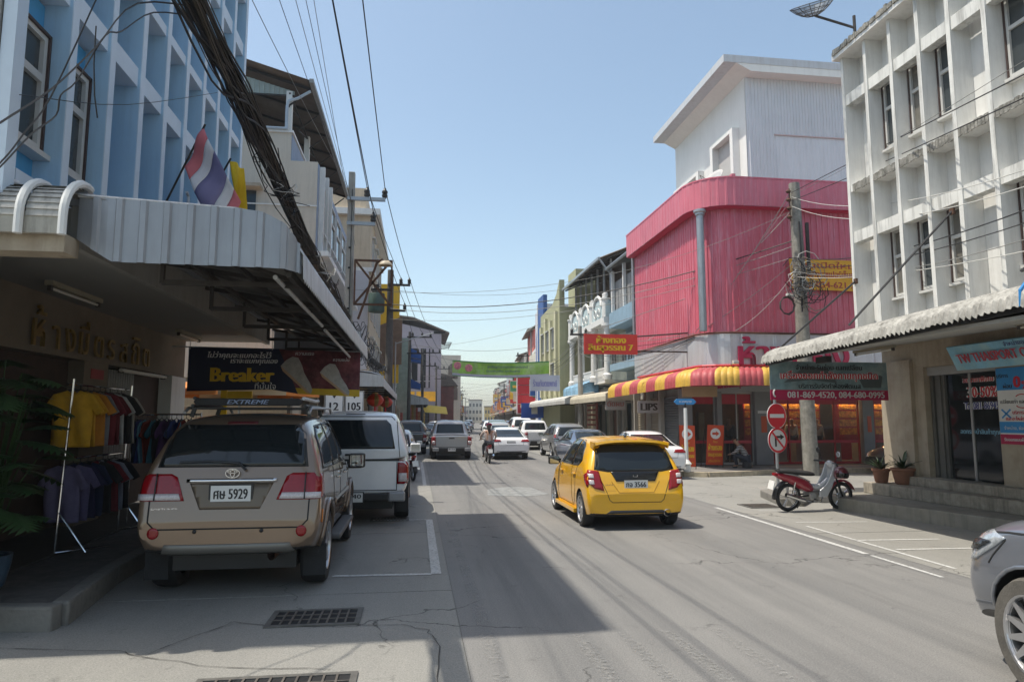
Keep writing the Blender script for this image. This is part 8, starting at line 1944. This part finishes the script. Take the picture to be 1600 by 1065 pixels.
# clothes on rails in front of the left shop
def fill(poly, res):
    pts = []
    for a, b in zip(poly, poly[1:] + poly[:1]):
        n = max(1, int(math.dist(a, b) / res)); pts += [(a[0] + (b[0] - a[0]) * i / n, a[1] + (b[1] - a[1]) * i / n) for i in range(n)]
    nb = len(pts); inner = []; x = min(p[0] for p in poly) + res / 2
    while x < max(p[0] for p in poly):
        y = min(p[1] for p in poly) + res / 2
        while y < max(p[1] for p in poly):
            if inside((x, y), poly) and min(math.dist((x, y), q) for q in pts) > res * .4: inner.append((x, y))
            y += res
        x += res
    vo, eo, fo, *_ = delaunay_2d_cdt([Vector(p) for p in pts + inner], [(i, (i + 1) % nb) for i in range(nb)], [], 1, 1e-5); return vo, fo
SH = [(-.07, 0), (-.22, -.05), (-.36, -.26), (-.27, -.31), (-.215, -.22), (-.225, -.70), (.225, -.70), (.215, -.22), (.27, -.31), (.36, -.26), (.22, -.05), (.07, 0), (.03, -.045), (-.03, -.045)]
SV, SF = fill(SH, .055)
def shirt(label, loc, rz, c, sc=1.0, group='shirts hanging in front of the left shop', trim=None):
    t = thing('shirt', label, 'shirt', loc, group); ph = rnd.uniform(0, 6)
    m = mat('cloth %.2f %.2f %.2f' % c, c, .9, var=.12, scale=7, dirt=(tuple(q * .6 for q in c), .4, 9))
    V = [Vector((v[0] * sc, .03 * math.sin(v[0] * 24 + ph + v[1] * 5) * min(1, -v[1] * 3 + .1), v[1] * sc)) for v in SV]; mt = Matrix.Rotation(rz, 4, 'Z')
    me = bpy.data.meshes.new('cloth'); me.from_pydata([tuple(mt @ v) for v in V], [], [tuple(f) for f in SF]); me.materials.append(m)
    o = bpy.data.objects.new('cloth', me); col.objects.link(o); o.parent = t; me.polygons.foreach_set('use_smooth', [True] * len(me.polygons)); q = o.modifiers.new('s', 'SOLIDIFY'); q.thickness = .022; q.offset = 0
    h = MB(); h.tube([mt @ Vector((-.16, 0, -.03)) + Vector(loc), Vector(loc) + Vector((0, 0, .02)), mt @ Vector((.16, 0, -.03)) + Vector(loc)], .006, 5); h.tube([Vector(loc) + Vector((0, 0, .02)), Vector(loc) + Vector((0, 0, .085))], .004, 5); h.build('hanger', black_plastic, t)
    return t
rack = thing('clothes_rack', 'chrome two level clothes rack holding yellow shirts above purple shirts', 'clothes rack', (-4.3, 9.7, .42))
rx = -4.25
def rtube(p, q, nm='rail', r=.014): MB().tube([p, q], r, 8).build(nm, chrome, rack, smooth=True)
rtube((rx, 9.1, 2.28), (rx, 10.9, 2.28)); rtube((rx, 9.1, 1.36), (rx, 10.9, 1.36))
for y in (9.12, 10.88): rtube((rx - .03, y, .24), (rx + .05, y, 2.34), 'upright'); rtube((rx - .03, y, .75), (rx + .32, y, .25), 'foot'); rtube((rx - .03, y, .25), (rx + .45, y + .35, .26), 'foot')
cols2 = [('yellow', (.62, .34, .02)), ('yellow', (.58, .30, .02)), ('orange', (.50, .20, .02)), ('grey', (.2, .2, .22)), ('dark red', (.18, .02, .03)), ('maroon', (.14, .015, .02)), ('white', (.5, .5, .5)), ('black', (.02, .02, .022)), ('pale', (.35, .33, .30))]
ordf = ['foremost', 'second', 'third', 'fourth', 'fifth', 'sixth', 'seventh', 'eighth', 'last']
for i, (nm, c) in enumerate(cols2): shirt('%s shirt, %s on the upper rail of the clothes rack' % (nm, ordf[i]), (rx + rnd.uniform(-.01, .02), 9.22 + i * .18, 2.20), R(rnd.uniform(-14, 10)), c, 1.0)
cols3 = [('purple', (.17, .15, .27)), ('purple', (.14, .12, .24)), ('navy', (.03, .03, .09)), ('navy', (.02, .03, .08)), ('black', (.02, .02, .02)), ('dark red', (.2, .02, .03)), ('white and blue', (.3, .32, .4)), ('black', (.015, .015, .02))]
for i, (nm, c) in enumerate(cols3): shirt('%s shirt, %s on the lower rail of the clothes rack' % (nm, ordf[i]), (rx - .02 + rnd.uniform(-.01, .02), 9.2 + i * .2, 1.28), R(rnd.uniform(-14, 10)), c, .98)
rack = thing('clothes_rack', 'second clothes rack crowded with dark garments next to the bronze wagon', 'clothes rack', (-3.9, 11.5, .42))
rtube((-4.4, 11.5, 1.92), (-3.35, 11.4, 1.92)); 
for x in (-4.4, -3.35): rtube((x, 11.5 - .1 * (x > -4), .22), (x, 11.5 - .1 * (x > -4), 1.95), 'upright')
cn_ = [('navy', (.02, .025, .08)), ('black', (.015, .015, .018)), ('dark red', (.20, .03, .02)), ('blue', (.03, .05, .2)), ('purple', (.08, .03, .12)), ('teal', (.03, .12, .18)), ('light blue', (.12, .3, .45))]
for i in range(14):
    nm, c = cn_[(i * 3) % 7 if i < 12 else 6]; shirt('%s garment, %s from the left on the second rack' % (nm, (ordf + ['ninth', 'tenth', 'eleventh', 'twelfth', 'thirteenth'])[i] if i != 8 else 'middle'), (-4.33 + i * .073, 11.49, 1.84), R(90 + rnd.uniform(-12, 12)), c, .95)

# split leaved plant in a blue pot at the left edge
pl = thing('potted_plant', 'tall dark plant with deeply split leaves in a blue pot at the left edge', 'potted plant', (-3.95, 7.45, .2))
MB().lathe([(.12, 0), (.17, .05), (.21, .24), (.22, .34), (.19, .34), (.18, .3), (0, .3)], (-3.95, 7.45, .2), 'z', 24).build('pot', mat('blue glazed pot', (.05, .09, .14), .3, var=.3, scale=5), pl, smooth=True)
def split_leaf(base, d, L, W):
    d = d.normalized(); sdv = d.cross(Vector((0, 0, 1))).normalized(); up = sdv.cross(d).normalized(); mb = MB(); nf = 7; spine = []
    for k in range(nf + 2):
        q = k / (nf + 1); spine.append(base + d * L * q - Vector((0, 0, .35 * L * q * q)))
    for s in (-1, 1):
        for k in range(1, nf + 1):
            q = k / (nf + 1); wl = W * math.sin(math.pi * (.12 + .80 * q)) ; a = spine[k]; dd = (spine[k + 1] - spine[k]).normalized()
            tip = a + sdv * s * wl + dd * wl * .45 - up * wl * .25; h = L / (nf + 1) * .47
            o = len(mb.v); mb.v += [tuple(a - dd * h * 1.2), tuple(a.lerp(tip, .55) - dd * h * 1.15), tuple(tip), tuple(a.lerp(tip, .55) + dd * h * .85), tuple(a + dd * h * 1.2)]
            mb.f.append((o, o + 1, o + 2, o + 3, o + 4)); mb.mi.append(0)
    for k in range(nf + 1): mb.quad(tuple(spine[k] - sdv * .012), tuple(spine[k] + sdv * .012), tuple(spine[k + 1] + sdv * .012), tuple(spine[k + 1] - sdv * .012))
    mb.build('leaf', leaf if rnd.random() < .6 else leaf2, pl, smooth='all', fix=False)
for k in range(64):
    a = rnd.uniform(0, 6.28); z = rnd.uniform(.8, 2.45); rad = rnd.uniform(.08, .35); b = Vector((-3.92 + rad * math.cos(a), 7.4 + rad * math.sin(a), z))
    MB().tube([(-3.95 + .05 * math.cos(a), 7.45 + .05 * math.sin(a), .55), ((b.x - 3.95) / 2, (b.y + 7.45) / 2, .5 * z + .4), tuple(b)], .010, 5, .006).build('leaf_stalk', leaf2, pl)
    split_leaf(b, Vector((math.cos(a), math.sin(a), rnd.uniform(-.1, .5))), rnd.uniform(.30, .46), rnd.uniform(.16, .26))
fl2 = thing('floodlight', 'small white floodlight standing on the grey white band of the pink building', 'floodlight', (16, 22.1, 4.9))
box('lamp_body', cable_white, fl2, 16.0, 16.45, 21.95, 22.1, 4.95, 5.2, bevel=.02); MB().tube([(16.2, 22.1, 5.0), (16.2, 22.4, 4.85)], .02, 6).build('arm', galv, fl2)
fl3 = thing('floodlight', 'small white floodlight on the band above the red corner letters', 'floodlight', (10.75, 22.0, 3.7)); box('lamp_body', cable_white, fl3, 10.65, 10.85, 21.85, 21.98, 3.70, 3.82, bevel=.02); MB().tube([(10.75, 22, 3.75), (10.75, 22.35, 3.7)], .02, 6).build('arm', galv, fl3)

pl.location.x -= .16
# ------------------------------------------------------------------ air
hz = MB(); hz.box(-900, 900, -60, 900, -1.1, 40)
hm_ = bpy.data.materials.new('haze'); hm_.use_nodes = True; hn = hm_.node_tree; hn.nodes.remove(hn.nodes['Principled BSDF'])
pv = hn.nodes.new('ShaderNodeVolumePrincipled'); pv.inputs['Color'].default_value = (.86, .92, 1, 1); pv.inputs['Density'].default_value = .0007; pv.inputs['Anisotropy'].default_value = .2
hn.links.new(pv.outputs[0], hn.nodes['Material Output'].inputs['Volume'])
if HAZE:
    o = hz.build('haze', hm_, None); kind(o, 'stuff')
